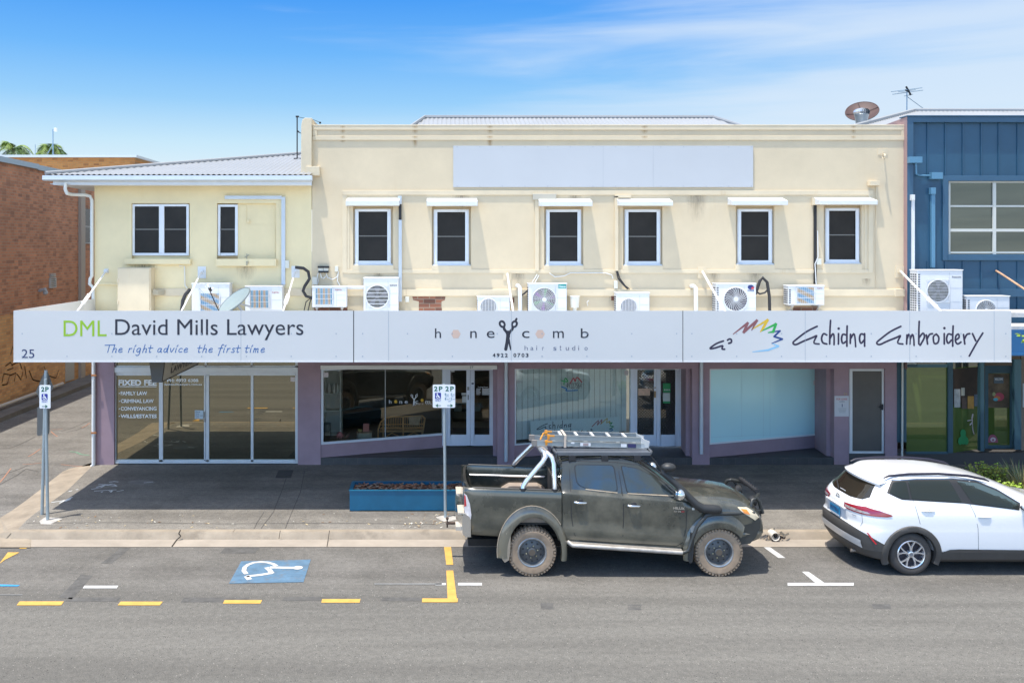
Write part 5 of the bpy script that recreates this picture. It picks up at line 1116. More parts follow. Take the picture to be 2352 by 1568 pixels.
mb = MB(); mb.pbox(2270, 2318, 858, 936, Yd + .012, .005); mb.build('inner_view', mat('inner_brown', (.12, .085, .05), .6, var=.6, vs=3), db)
P5 = lambda x, y: fpt(x, y, Yd + .008)
mb = MB(); mb.pbox(2283, 2305, 866, 880, Yd + .002, .008); mb.build('open_sign', mat('sign_slate', (.09, .13, .16), .5), db)
mb = MB(); puts(mb, 'WELCOME', 2285, 2303, 868, 873, lambda x, y: fpt(x, y, Yd), .004); mb.build('lettering', M_lt, db)
mb = MB()                                            # round bird sticker, plain colours
for s_, (x, y, rx, ry) in enumerate(((2295, 911, .125, .105), (2290, 914, .085, .055), (2287, 917, .06, .04), (2283, 905, .04, .05))): mb.slot(s_).disc(fpt(x, y, Yd + .008 - .002 * s_), rx, n=20, rz=ry)
mb.build('bird_sticker', [mat('st_red', (.40, .06, .10), .6), mat('st_orange', (.50, .18, .05), .6), mat('st_cyan', (.08, .36, .46), .6), mat('st_olive', (.30, .34, .16), .6)], db)
mb = MB(); P6 = lambda x, y: fpt(x, y, Yd + .006); mb.slot(0).prism([(P6(2280 + 12 * math.cos(R(a)), 1016 - 19 * math.sin(R(a))).x, P6(0, 1016 - 19 * math.sin(R(a))).z) for a in range(0, 181, 15)], 'y', Yd + .002, Yd + .006); mb.slot(1).disc(fpt(2281, 1009, Yd - .002), .07, n=14, rz=.055); mb.slot(0).disc(fpt(2281, 1010, Yd - .005), .03, n=10)
mb.build('animal_sticker', [mat('st_maroon', (.28, .07, .11), .6), mat('st_pale', (.52, .46, .48), .6)], db)
mb = MB(); P7 = lambda x, y: P4(x, y, .015)
for (x, y, rx, ry) in ((2210.5, 994, 6.5, 9), (2211, 1008, 8, 12), (2204, 1012, 5, 9), (2218, 1012, 5, 9)):
    c = [P7(x + rx * math.cos(R(a)), y + ry * math.sin(R(a))) for a in range(0, 360, 30)]; mb.add([q + Vector((0, -.001 * rx, 0)) for q in c], [tuple(range(12))])
mb.build('frog_sticker', mat('st_green', (.015, .22, .07), .6), bb)
mb = MB(); strokes(mb, [[.03, (2234, 952), (2233, 958)], [.02, (2232, 958), (2233, 968), (2228, 975)], [.016, (2233, 968), (2234, 985), (2237, 996)], [.01, (2222, 966), (2232, 964)]], .02, P4, .02); mb.build('bird_sticker', MATS['st_pale'], bb)
card('notice', 2082, 2105, 830, 842, mat('notice_grey', (.40, .42, .40), .7), lambda x, y, o=0: fpt(x, y, F + .02))
MB().pbox(2346, 2420, 800, 1040, F + .3, .05).build('wall', mat('wall_tan', (.20, .16, .12), .7), bb); card('notice', 2349, 2380, 880, 935, mat('notice_pale', (.52, .55, .56), .7), lambda x, y, o=0: fpt(x, y, F + .28))
MB().box(wx(2058, F), XB1, F + .02, F + .5, .1, wz(1040, F)).build('plinth', mat('base_grey', (.06, .055, .052), .8), bb)
MB().box(wx(2058, F), XB1, F + 1.5, F + 1.6, .1, 3.5).build('back_wall', M_dark, bb)
MB().tube([fpt(2073, 829, F - .08), fpt(2072, 1066, F - .08)], .024, 8).build('downpipe', mat('pipe_ivory', (.60, .60, .54), .5), bb)
# neighbouring blue awning beyond the end of the white one
ba = thing('blue_awning', 'lower blue awning with white roof edge just past the white sign end', 'awning', (16, 19.5, 3))
mb = MB(); mb.box(XA1 + .06, 24, 18.1, 18.14, wz(816, 18.1), wz(757, 18.1)); mb.box(XA1 + .06, 24, 18.06, 18.1, wz(816, 18.1), wz(811, 18.1)); mb.build('fascia_board', mat('awning_blue', (.025, .13, .30), .4, var=.1, vs=2), ba)
mb = MB(); mb.box(XA1 + .06, 24, 18.16, F - .4, 3.3, 3.36); mb.build('soffit', M_grey, ba)
mb = MB(); mb.box(XA1 + .06, 24, 18.2, 18.9, wz(757, 18.3), wz(748, 18.3)); mb.box(XA1 + .06, 24, 19.4, 20.4, 3.95, 4.05); mb.build('roof_edge', mat('roof_dirty_white', (.55, .53, .50), .7, var=.3, vs=4, bump=.5, bs=18), ba)
r = MB().tube([fpt(2288, 622, YW - .03), fpt(2300, 629, YW - .3), (wx(2288, YW) + .0, 19.3, 3.9)], .024, 7).build('tie_rod', M_rust, ba)

# ================================================================== brick buildings and lane side
B_old = brick('brick_wall', (.53, .225, .115), (.37, .155, .085), (.40, .26, .17), 'x', blot=(.25, .12, .075))
B_org = brick('brick_orange', (.58, .23, .06), (.47, .17, .045), (.42, .23, .09), 'y', blot=(.24, .085, .03))
B_low = brick('brick_wall_low', (.66, .34, .13), (.52, .25, .10), (.46, .31, .17), 'x', blot=(.38, .18, .08))
XK = -14.5
kb = thing('brick_building', 'red brick building with long side wall along the lane', 'building', (XK - 6, 36, 0))
Ys = FP * 14.5 / (1000 - 84) 
mb = MB(); mb.slot(0).box(XK - 10, XK, 20, Ys, 3.2, 8.32); mb.box(XK - 10, XK - .04, Ys, 52, 3.2, 8.32); mb.slot(1).box(XK - 10, XK + .003, 20, Ys, 0, 3.2); mb.box(XK - 10, XK - .037, Ys, 52, 0, 3.2)
mb.build('wall', [B_old, B_low], kb)
mb = MB(); mb.box(XK - 10, XK + .10, 19.9, Ys, 8.32, 8.50); mb.box(XK - 10, XK + .06, Ys, 52.1, 8.30, 8.48); mb.build('roof_capping', mat('capping_blue_grey', (.36, .44, .49), .5), kb)
def lx(px): return FP * (-XK) / (VX - px)      # depth on the lane wall seen at column px
mb = MB(); Yp = lx(187); mb.box(XK - .04, XK + .08, Yp - .22, Yp + .22, 0, 8.3); mb.build('pilaster', mat('pilaster_render', (.40, .34, .28), .8), kb)
mb = MB(); ya, yb = lx(196), lx(212); z_ = lambda y, Y: wz(y, Y); Yc = (ya + yb) / 2
mb.box(XK - .06, XK - .02, ya, yb, z_(558, Yc), z_(480, Yc)); pw_ = mb.build('window', mat('window_dark', (.03, .022, .018), .2), kb)
mb = MB(); mb.box(XK - .03, XK + .0, ya, yb, z_(523, Yc), z_(519, Yc)); mb.box(XK - .03, XK + .02, ya - .05, yb, z_(560, Yc), z_(557, Yc)); mb.build('rail', mat('rail_grey', (.35, .34, .32), .5), pw_)
mb = MB(); ya, yb = lx(116), lx(127); Yc = (ya + yb) / 2
for k in range(8): mb.box(XK - .04, XK + .03, ya, yb, z_(661, Yc) + .07 * k, z_(661, Yc) + .07 * k + .04)
mb.box(XK - .04, XK + .025, ya - .05, ya, z_(661, Yc), z_(638, Yc)); mb.box(XK - .04, XK + .025, yb, yb + .05, z_(661, Yc), z_(638, Yc)); mb.build('louvre_vent', mat('louvre', (.45, .45, .42), .5), kb)
mb = MB(); Yc = lx(92); mb.tube([(XK - .04, Yc, wz(668, Yc)), (XK + .25, Yc - .1, wz(664, Yc))], .06, 8); mb.ball((XK + .2, Yc, wz(672, Yc)), .09); mb.build('security_light', mat('light_grey', (.4, .42, .44), .5), kb)
mb = MB(); ya, yb = lx(152), lx(172); Yc = (ya + yb) / 2; mb.box(XK - .06, XK - .02, ya, yb, .2, 2.2); mb.build('door', mat('door_pale', (.40, .38, .34), .6), kb)
mb = MB(); mb.box(XK - .04, XK + .02, 25, lx(130), wz(985, 30), wz(985, 30) + .01) if False else None
# scrawled graffiti on the low part of the wall
PG = lambda x, y: Vector((XK + .01, FP * (-XK) / (VX - x), H - (y - VY) * (-XK) / (VX - x)))
mb = MB()
for ln in ([(24, 815), (28, 795), (34, 815), (38, 795)], [(41, 800), (46, 812), (52, 800)], [(12, 840), (24, 832), (30, 845), (16, 850)], [(26, 838), (44, 830), (50, 848)], [(4, 878), (8, 858), (22, 860), (16, 882), (4, 884)], [(22, 862), (36, 856), (32, 876)], [(38, 858), (48, 872), (52, 852)], [(66, 850), (75, 872), (92, 876), (100, 862)], [(100, 840), (108, 862), (128, 868), (134, 850)], [(56, 840), (60, 868)]):
    mb.tube([PG(*p) for p in ln], .02, 5)
for v in mb.v: v.x = XK + .012
mb.build('graffiti', mat('graffiti_black', (.17, .10, .06), .8), kb)
# low concrete edge and pipe along the wall foot
mb = MB(); mb.box(XK, XK + .9, 20, 60, -.02, .16); struct(mb.build('lane_kerb', mat('lane_concrete', (.16, .145, .125), .9, var=.25, vs=1.5)))
MB().tube([(XK + .3, 22, .3), (XK + .3, 34, .3)], .06, 8).build('pipe', mat('pipe_pale', (.5, .45, .38), .6), kb)
ob = thing('brick_building', 'orange brick building with thin white roof edge behind the lane', 'building', (-22, 55, 0))
x0, x1 = wx(-60, 50), wx(310, 50); ztb = wz(362, 50)
MB().box(x0, x1, 50, 62, 0, ztb).build('wall', B_org, ob); MB().box(x0, x1 + .15, 49.8, 62, ztb, ztb + .13).build('roof_edge', mat('edge_pale', (.62, .64, .65), .5), ob)
yb_ = thing('antenna_mast', 'slim mast with small white panel on the orange brick roof', 'antenna', (wx(122, 56), 56, wz(356, 56)))
mb = MB(); mb.tube([fpt(122, 358, 56), fpt(121.5, 297, 56)], .035, 6); mb.tube([fpt(110, 352, 56), fpt(122, 330, 56)], .02, 5); mb.build('pole', M_ant, yb_); MB().pbox(123.5, 129.5, 293.5, 302, 56, .15).build('panel', mat('panel_pale', (.75, .77, .78), .5), yb_)
MB().tube([fpt(81, 357, 57), fpt(81, 332, 57)], .02, 5).build('whip', M_ant, yb_)

# palms behind
M_frond = [mat('frond_a', (.09, .17, .03), .6), mat('frond_b', (.17, .25, .045), .6), mat('frond_c', (.045, .10, .022), .6)]
def palm(label, px, py, Y, spread, n, seed):
    rnd = random.Random(seed); c = fpt(px, py, Y); t = thing('palm_tree', label, 'palm tree', (c.x, Y, 0), 'palms rising behind the brick roof')
    MB().tube([(c.x, Y, 0), (c.x + .1, Y, c.z * .6), (c.x, Y, c.z)], [.22, .17, .13], 10).build('trunk', mat('palm_trunk', (.25, .21, .17), .9), t)
    for k in range(n):
        a = 2 * math.pi * k / n + rnd.uniform(-.2, .2); el = rnd.uniform(.15, 1.15); ln = spread * rnd.uniform(.85, 1.15); d = Vector((math.cos(a), math.sin(a), 0)); mb = MB(); mb.slot(rnd.randrange(3))
        pts = [c + d * (ln * math.cos(el) * s * (1 - .1 * s)) + Vector((0, 0, ln * (math.sin(el) * s - (.55 + .5 * math.cos(el)) * s * s))) for s in [i / 9 for i in range(10)]]
        mb.tube(pts, [.035 * (1 - i / 11) for i in range(10)], 4)
        side = Vector((-d.y, d.x, 0))
        for i in range(1, 10):
            for sub in (0, .33, .66):
                if i + sub > 9: continue
                p = pts[i] if sub == 0 else pts[i].lerp(pts[min(i + 1, 9)], sub); fw = (pts[i] - pts[i - 1]).normalized(); w_ = .62 * math.sin(math.pi * min(.97, (i + sub) / 10.5 + .08)) + .1
                for sg in (1, -1):
                    e = p + side * sg * w_ * .75 + fw * w_ * .55 + Vector((0, 0, -w_ * rnd.uniform(.25, .7))); q = fw * .035
                    mb.add([p - q, p + q, e], [(0, 1, 2)])
        mb.build('frond', M_frond, t, weld=False)
palm('bushy palm crown at the far left above the white roof edge', 31, 344, 70, 2.3, 22, 3)
palm('paler palm crown rising behind the slim mast', 115, 347, 70, 2.1, 22, 9)

# ================================================================== street furniture
M_galv = mat('galv_post', (.36, .42, .44), .4, .3, var=.08, vs=6); M_sgw = mat('sign_face', (.80, .81, .83), .4); M_sgr = mat('sign_green', (.015, .12, .06), .5); M_sgb = mat('sign_blue', (.02, .03, .28), .5)
def rrect(x0, x1, y0, y1, r):
    p = []
    for cx, cy, a0 in ((x1 - r, y1 - r, 0), (x0 + r, y1 - r, 90), (x0 + r, y0 + r, 180), (x1 - r, y0 + r, 270)):
        p += [(cx + r * math.cos(R(a0 + a)), cy + r * math.sin(R(a0 + a))) for a in (0, 30, 60, 90)]
    return p
def wheelchair(mb, P, x, y, h, r, off):
    S = lambda u, v: (x + u * h, y + v * h)
    strokes(mb, [[r, S(-.08, -.32), S(-.05, -.05), S(.18, -.05)], [r, S(-.02, .08), S(.2, .08), S(.34, .36), S(.44, .33)], [r * .8, S(-.14, -.06), S(-.27, .12), S(-.2, .34), S(.02, .4), S(.2, .25)]], r, P, off); 
    b = len(mb.v); mb.disc(P(*S(-.09, -.40)) + Vector((0, -.004, 0)), r * 1.8, n=10)
def arrow(mb, P, x0, x1, y, off=.0015, t=.012):
    a, b = P(x0, y), P(x1, y); d = (b - a).normalized(); up = Vector((0, 0, 1)); o = Vector((0, -off, 0)); q = b - d * .05
    mb.quad(*[v + o for v in (a - up * t / 2, q - up * t / 2, q + up * t / 2, a + up * t / 2)]); mb.add([v + o for v in (q - up * .035, b, q + up * .035)], [(0, 1, 2)])
# middle sign
Yn = 17.65; px = gp(1023, 1188, ZF); Yn = px.y
sg = thing('parking_sign', 'two-hour parking sign with disabled symbol and twin arrows on a thin post', 'sign', (px.x, Yn, ZF), 'parking signs on posts')
MB().tube([(px.x, Yn, ZF - .02), (wx(1020, Yn), Yn, wz(881, Yn))], .030, 10).build('post', M_galv, sg, smooth=40)
Pn = lambda x, y: fpt(x, y, Yn - .045)
def plate(x0, x1, y0, y1, parent, P, r=3.2, dep=.006, m=None):
    pl = [P(*p) for p in rrect(x0, x1, y0, y1, r)]; Yp = pl[0].y
    return MB().prism([(p.x, p.z) for p in pl], 'y', Yp, Yp + dep).build('plate', m or M_sgw, parent)
pl = plate(994, 1045.5, 883, 936, sg, Pn)
mb = MB()
for x0 in (997, 1023): puts(mb, '2', x0, x0 + 8, 887, 898, Pn, bold=.03); puts(mb, 'P', x0 + 11, x0 + 19.5, 887, 898, Pn, bold=.03)
arrow(mb, Pn, 1013, 1000, 931); arrow(mb, Pn, 1027, 1040.5, 931); mb.build('lettering', M_sgr, pl)
mb = MB(); q = [Pn(*p) for p in rrect(999, 1013, 901.5, 916, 1.6)]; mb.add([p + Vector((0, -.001, 0)) for p in q], [tuple(range(len(q)))]); puts(mb, 'ONLY', 999.5, 1013, 917.5, 921, Pn, bold=.02); mb.build('blue_square', M_sgb, pl)
mb = MB(); wheelchair(mb, Pn, 1005.5, 908.8, 12, .008, .009); mb.build('access_symbol', M_sgw, pl)
mb = MB()
for y, a, b in ((902.5, '8', '5'), (913, '8', '12')):
    puts(mb, a, 1021.5, 1025, y, y + 5, Pn, bold=.01); puts(mb, 'AM', 1026, 1030.5, y + 2.2, y + 5, Pn); puts(mb, b, 1035 if b == '5' else 1033, 1038.5, y, y + 5, Pn, bold=.01); puts(mb, 'PM', 1040, 1044, y + 2.2, y + 5, Pn)
puts(mb, 'MON', 1023, 1031, 909, 911.3, Pn); puts(mb, 'FRI', 1036, 1042.5, 909, 911.3, Pn); puts(mb, 'SAT', 1030, 1036.5, 919.5, 922.5, Pn); mb.build('lettering', mat('sign_petrol', (.05, .18, .24), .5), pl)
MB().add([gp(x, y, ZF + .007) for x, y in ((1000, 1187), (1018, 1183), (1042, 1184), (1052, 1191), (1036, 1196), (1022, 1198), (1012, 1194))], [tuple(range(7))]).build('footing_patch', mat('footing_white', (.42, .40, .37), .9, var=.25, vs=8), sg)
# left sign, post leaning a little
p0 = gp(109.6, 1194, ZF); Yn2 = p0.y; Pm = lambda x, y: fpt(x, y, Yn2 - .045)
sl_ = thing('parking_sign', 'narrow two-hour disabled parking sign on the leaning front post by the lane', 'sign', p0, 'parking signs on posts')
MB().tube([(p0.x, Yn2, ZF - .02), fpt(104.5, 870, Yn2)], .031, 10).build('post', M_galv, sl_, smooth=40)
pl = plate(90.5, 116, 884, 937.5, sl_, Pm, 2.4)
mb = MB(); puts(mb, '2', 94.5, 102, 888, 899, Pm, bold=.03); puts(mb, 'P', 104, 112, 888, 899, Pm, bold=.03); arrow(mb, Pm, 96, 110, 933); mb.build('lettering', M_sgr, pl)
mb = MB(); q = [Pm(*p) for p in rrect(95.5, 109.5, 904, 918.5, 1.6)]; mb.add([p + Vector((0, -.001, 0)) for p in q], [tuple(range(len(q)))]); puts(mb, 'ONLY', 96, 109.5, 920, 923.5, Pm, bold=.02); mb.build('blue_square', M_sgb, pl)
mb = MB(); wheelchair(mb, Pm, 102, 911.3, 12, .008, .009); mb.build('access_symbol', M_sgw, pl)
MB().add([gp(x, y, ZF + .007) for x, y in ((90, 1196), (104, 1187), (130, 1188), (144, 1191), (126, 1198), (116, 1204), (94, 1203))], [tuple(range(7))]).build('footing_patch', MATS['footing_white'], sl_)
# rear post with signs seen from behind
p1 = gp(96.5, 1181, ZF); Yn3 = p1.y; Pb = lambda x, y, o=0: fpt(x, y, Yn3 + o)
sb_ = thing('warning_sign', 'diamond and square traffic signs turned away on the rear grey post', 'sign', p1)
MB().tube([(p1.x, Yn3, ZF - .02), fpt(105.5, 850, Yn3 - .04)], .032, 10).build('post', M_galv, sb_, smooth=40)
M_bk = mat('sign_back', (.17, .165, .15), .5, .3, var=.1, vs=4)
def angled(pts, parent, name):
    a = [Pb(*p) for p in pts]; X0 = Pb(103, 900).x
    for v in a: v.y = Yn3 + .04 + (v.x - X0) * -.5
    b = [v + Vector((.003, .008, 0)) for v in a]; n = len(a)
    MB().add(a + b, [tuple(range(n)), tuple(range(n, 2 * n))[::-1]] + [(i, (i + 1) % n, n + (i + 1) % n, n + i) for i in range(n)]).build(name, M_bk, parent)
angled([(74, 902), (76, 898), (101, 851), (106, 850), (125, 888), (123, 893), (94, 927), (90, 926)], sb_, 'diamond_plate')
angled([(78, 939), (81, 936), (112, 938), (114, 941), (113.5, 990), (111, 997), (80, 1004), (77, 1001)], sb_, 'square_plate')
# planter box with mulch
M_plb = mat('planter_blue', (.006, .105, .20), .4, var=.12, vs=3, stain=((.20, .28, .32), 4, .74))
Yp = 18.06; xp0, xp1 = wx(803, Yp), 1.45; zp = wz(1127, Yp)
pt = thing('planter_box', 'long dark blue steel planter box standing empty on the shaded footpath', 'planter', ((xp0 + xp1) / 2, Yp + .35, ZF))
mb = MB(); D = .72; t_ = .05
mb.box(xp0, xp1, Yp, Yp + t_, ZF + .02, zp); mb.box(xp0, xp1, Yp + D - t_, Yp + D, ZF + .02, zp); mb.box(xp0, xp0 + t_, Yp + t_, Yp + D - t_, ZF + .02, zp); mb.box(xp1 - t_, xp1, Yp + t_, Yp + D - t_, ZF + .02, zp)
mb.box(xp0 - .015, xp1 + .015, Yp - .015, Yp + .06, zp, zp + .012); mb.box(xp0 - .015, xp1 + .015, Yp + D - .06, Yp + D + .015, zp, zp + .012); mb.box(xp0 - .015, xp0 + .06, Yp + .06, Yp + D - .06, zp, zp + .012); mb.box(xp1 - .06, xp1 + .015, Yp + .06, Yp + D - .06, zp, zp + .012)
mb.build('box', M_plb, pt, bevel=.004)
mb = MB()
for x in (xp0, xp0 + .95, xp0 + 1.8, xp0 + 2.6): mb.box(x + .02, x + .2, Yp + .03, Yp + D - .03, ZF - .0, ZF + .03)
mb.build('foot', M_plb, pt)
mb = MB(); rnd = random.Random(5); nx, ny = 60, 14
P_ = [[(xp0 + t_ + (xp1 - xp0 - 2 * t_) * i / nx, Yp + t_ + (D - 2 * t_) * j / ny, zp - .05 + rnd.uniform(-.03, .03)) for i in range(nx + 1)] for j in range(ny + 1)]
for j in range(ny):
    for i in range(nx): mb.quad(P_[j][i], P_[j][i + 1], P_[j + 1][i + 1], P_[j + 1][i])
for k in range(420):
    c = Vector((rnd.uniform(xp0 + .08, xp1 - .08), rnd.uniform(Yp + .08, Yp + D - .08), zp - .03 + rnd.uniform(0, .035))); a = rnd.uniform(0, 6.3); d = Vector((math.cos(a), math.sin(a), rnd.uniform(-.3, .5))) * rnd.uniform(.02, .07); n = Vector((-d.y, d.x, .02)) * .3
    mb.slot(1 + rnd.randrange(2)); mb.quad(c - d - n, c + d - n, c + d + n, c - d + n)
mul = mb.build('mulch', [mat('mulch_dark', (.15, .07, .045), .95, var=.4, vs=14), mat('mulch_red', (.24, .12, .07), .95), mat('mulch_grey', (.22, .17, .13), .95)], pt, weld=False)
# broken drain pipe poking out of the kerb
dp = gp(1777, 1234, .02)
dr = thing('drain_pipe', 'broken pale drain pipe with scraps poking from the kerb ahead of the truck', 'drain pipe', (dp.x, YK, .0))
Yq_ = YK - .12; c0 = Vector((wx(1779, Yq_), Yq_, wz(1230, Yq_)))
mb = MB(); mb.slot(0).lathe([(.075, -.06), (.078, .16), (.066, .16), (.062, -.05)], c0, 'y', 18, True); mb.slot(1).disc(c0 + Vector((0, .05, 0)), .066); mb.build('pipe', [mat('pipe_chalk', (.6, .56, .50), .8, var=.2, vs=9), M_black], dr)
rnd = random.Random(8); mb = MB()
for k in range(34):
    c = c0 + Vector((rnd.uniform(-.24, .26), rnd.uniform(-.04, .16), rnd.uniform(-.09, .06))); d = Vector((rnd.uniform(-1, 1), rnd.uniform(-.4, .4), rnd.uniform(-.6, .6))).normalized() * rnd.uniform(.02, .07); n = Vector((d.z, .3 * d.x, -d.x)) * .35
    mb.slot(rnd.randrange(3)); mb.quad(c - d - n, c + d - n, c + d * .8 + n, c - d + n)
mb.build('scraps', [mat('scrap_grey', (.3, .28, .25), .9), mat('scrap_tan', (.45, .38, .28), .9), mat('scrap_dark', (.08, .06, .05), .9)], dr, weld=False)

# ------------------------------------------------------------------ plants behind the white car
LEAF = [mat('leaf_olive', (.20, .22, .03), .6), mat('leaf_mid', (.11, .17, .03), .6), mat('leaf_straw', (.27, .22, .09), .7), mat('leaf_lime', (.27, .40, .03), .55), mat('leaf_grey', (.15, .17, .09), .65)]
def tuft(label, px, py, Y, hgt, rad, n, cols, seed, grp='plants in the kerbside bed behind the white car', wd=.012):
    rnd = random.Random(seed); b = Vector((wx(px, Y), Y, ZF)); t = thing('grass_plant', label, 'plant', b, grp); mb = MB()
    for k in range(n):
        a = rnd.uniform(0, 6.28); r0 = rad * .35 * rnd.random(); p = b + Vector((math.cos(a) * r0, math.sin(a) * r0, 0)); ln = hgt * rnd.uniform(.6, 1.1); lean = rnd.uniform(.05, .75); d = Vector((math.cos(a), math.sin(a), 0)); s = Vector((-d.y, d.x, 0)) * wd
        q = [p + d * (lean * ln * u * u) + Vector((0, 0, ln * (u - .38 * lean * u * u))) for u in (0, .4, .75, 1)]
        mb.slot(rnd.choice(cols)); mb.add([q[0] - s, q[0] + s, q[1] - s * .9, q[1] + s * .9, q[2] - s * .6, q[2] + s * .6, q[3]], [(0, 1, 3, 2), (2, 3, 5, 4), (4, 5, 6)])
    mb.build('blades', LEAF, t, weld=False)
def bush(label, px, py, Y, hgt, rad, n, cols, seed, lsz=.05, name='shrub', z0=ZF, cat='plant', grp='plants in the kerbside bed behind the white car'):
    rnd = random.Random(seed); b = Vector((wx(px, Y), Y, z0)); t = thing(name, label, cat, b, grp); mb = MB(); lv = MB(); tips = []
    for k in range(n):
        a = rnd.uniform(0, 6.28); ln = hgt * rnd.uniform(.55, 1.05); d = Vector((math.cos(a) * rnd.uniform(.1, 1) * rad / hgt, math.sin(a) * rnd.uniform(.1, 1) * rad / hgt, 1)); q = [b + d * ln * u + Vector((0, 0, -.12 * ln * u * u)) for u in (0, .35, .7, 1)]
        mb.tube(q, [.008, .006, .004, .002], 4)
        for u in [i / 11 for i in range(3, 12)]:
            for _ in range(3):
                p = q[0].lerp(q[-1], u); v = Vector((rnd.uniform(-1, 1), rnd.uniform(-1, 1), rnd.uniform(-.1, 1))).normalized(); s = v.orthogonal().normalized() * lsz * .32; L_ = lsz * rnd.uniform(.7, 1.4)
                lv.slot(rnd.choice(cols)); lv.add([p, p + v * L_ * .5 + s, p + v * L_, p + v * L_ * .5 - s], [(0, 1, 2, 3)])
    mb.build('stems', mat('stem', (.12, .09, .05), .8), t); lv.build('foliage', LEAF, t, weld=False)
mb = MB(); mb.box(wx(2180, 18.2), 24, 17.5, 19.0, ZF, ZF + .02); struct(mb.build('garden_bed', mat('bed_soil', (.06, .045, .03), .95, var=.3, vs=6, bump=.6, bs=30)))
bush('feathery olive bush rising behind the middle of the white car roof', 2268, 1075, 18.5, .92, .46, 170, [0, 0, 1, 0, 3], 11, .055)
tuft('low yellowish grass at the left end of the planted bed', 2215, 1090, 18.3, .5, .4, 110, [0, 2, 0, 1], 12)
tuft('dry grass tuft between the olive bush and the lime shrub', 2312, 1080, 18.6, .75, .4, 130, [0, 2, 1, 4], 13)
bush('lime green shrub with small bright leaves in front of the straw grass', 2322, 1115, 17.75, .72, .30, 48, [3, 3, 3, 0], 14, .06)
tuft('broad grey and straw bladed grass clump nearest the right edge', 2362, 1090, 18.0, .95, .6, 170, [2, 4, 2, 4, 0], 15, wd=.02)
tuft('tall grey-green grass clump behind the straw clump', 2340, 1080, 18.8, .9, .5, 120, [4, 1, 4, 2], 16, wd=.016)
# young street tree just outside the right edge; one leafy twig reaches into view
st = thing('street_tree', 'young street tree whose bright twig shows at the right edge under the blue awning', 'tree', (11.9, 16.95, ZF))
mb = MB(); mb.tube([(11.9, 16.95, ZF), (11.92, 17.0, 2.2), (11.9, 16.95, 3.4), (12.0, 16.9, 4.2)], [.05, .04, .03, .015], 8); rnd = random.Random(21); lv = MB()
tipp = fpt(2345, 768, 16.95); br = [(Vector((11.9, 16.95, 3.1)), tipp)]
for k in range(15): a = rnd.uniform(0, 6.28); br.append((Vector((11.92, 16.95, 2.6 + 1.4 * rnd.random())), Vector((12.15 + .75 * rnd.random(), 16.95 + .8 * math.sin(a), 3.0 + 1.5 * rnd.random()))))
for a, b in br:
    mb.tube([a, a.lerp(b, .5) + Vector((0, 0, .05)), b], [.012, .008, .004], 5)
    for k in range(26):
        p = a.lerp(b, rnd.uniform(.6, 1.03)); v = Vector((rnd.uniform(-1, .6), rnd.uniform(-.8, .5), rnd.uniform(-.9, .6))).normalized(); s = v.orthogonal().normalized() * .022; L_ = rnd.uniform(.07, .13)
        lv.slot(rnd.choice((3, 3, 1))); lv.add([p, p + v * L_ * .5 + s, p + v * L_, p + v * L_ * .5 - s], [(0, 1, 2, 3)])
mb.build('trunk', mat('bark', (.16, .12, .08), .9), st); lv.build('crown', LEAF, st, weld=False)

# ------------------------------------------------------------------ things inside the salon window
M_rat = mat('rattan', (.70, .38, .16), .6, var=.15, vs=9)
Yr_ = 23.7; zf = ZE
rb = thing('rattan_bench', 'curved rattan two-seat bench seen from behind through the salon window', 'bench', (wx(920, Yr_), Yr_, zf))
Pr = lambda x, y, o=0: fpt(x, y, Yr_ + o)
mb = MB()
mb.tube([Pr(868, 1006), Pr(869, 985), Pr(874, 970), Pr(884, 960), Pr(900, 957), Pr(935, 956), Pr(970, 955), Pr(976, 960), Pr(973, 980), Pr(969, 1002)], .022, 7)
for y in (974, 982, 990): mb.tube([Pr(872, y + 1), Pr(925, y), Pr(972, y - 1)], .014, 6)
mb.tube([Pr(926, 957), Pr(926, 1004)], .02, 6); mb.tube([Pr(880, 962), Pr(880, 1008)], .018, 6)
mb.build('back_frame', M_rat, rb)
mb = MB()
for x in range(884, 974, 4): mb.tube([Pr(x, 958, .02), Pr(x + (x - 926) * -.02, 990, .02)], .009, 4)
mb.build('back_slats', M_rat, rb)
mb = MB(); mb.box(Pr(872, 990).x, Pr(971, 990).x, Yr_, Yr_ + .5, Pr(0, 992).z, Pr(0, 989).z)
mb.build('seat', M_rat, rb)
for a in ((882, 1006, 900, 994, 920, 1003), (930, 1003, 950, 993, 966, 1000)): MB().tube([Pr(a[0], a[1]), Pr(a[2], a[3]), Pr(a[4], a[5])], .014, 6).build('brace', M_rat, rb)
for x in (869, 926, 969): MB().tube([Pr(x, 992, .45), Pr(x, 1008, .45)], .02, 6).build('leg', M_rat, rb)
mb = MB(); mb.quad(Pr(940, 975, -.03), Pr(962, 976, -.03), Pr(968, 954, -.03), Pr(938, 957, -.03)); cu = mb.build('throw_blanket', mat('blanket', (.45, .34, .24), .9, var=.2, vs=9)); tag(cu, 'beige throw draped over the back of the rattan bench', 'blanket')
Yt_ = 23.15; ctr = Vector((wx(837, Yt_), Yt_, 0))
tb = thing('side_table', 'pale drum side table in the salon window left of the rattan bench', 'table', (ctr.x, Yt_, zf))
mb = MB(); zt_ = wz(990, Yt_); mb.lathe([(.20, zf), (.20, zt_ - .02)], ctr, 'z', 26); mb.build('drum', mat('drum_cream', (.42, .42, .35), .7), tb, smooth=50); mb = MB(); mb.lathe([(.001, zt_), (.205, zt_), (.205, zt_ - .02), (.2, zt_ - .02)], ctr, 'z', 26); mb.build('top', mat('top_wood', (.34, .24, .15), .6), tb)
mb = MB(); mb.pbox(834, 847.5, 973, 991, Yt_ - .05, .08); bg_ = mb.build('paper_bag', mat('bag_pink', (.55, .22, .20), .8)); tag(bg_, 'pink paper bag standing on the drum side table', 'bag')
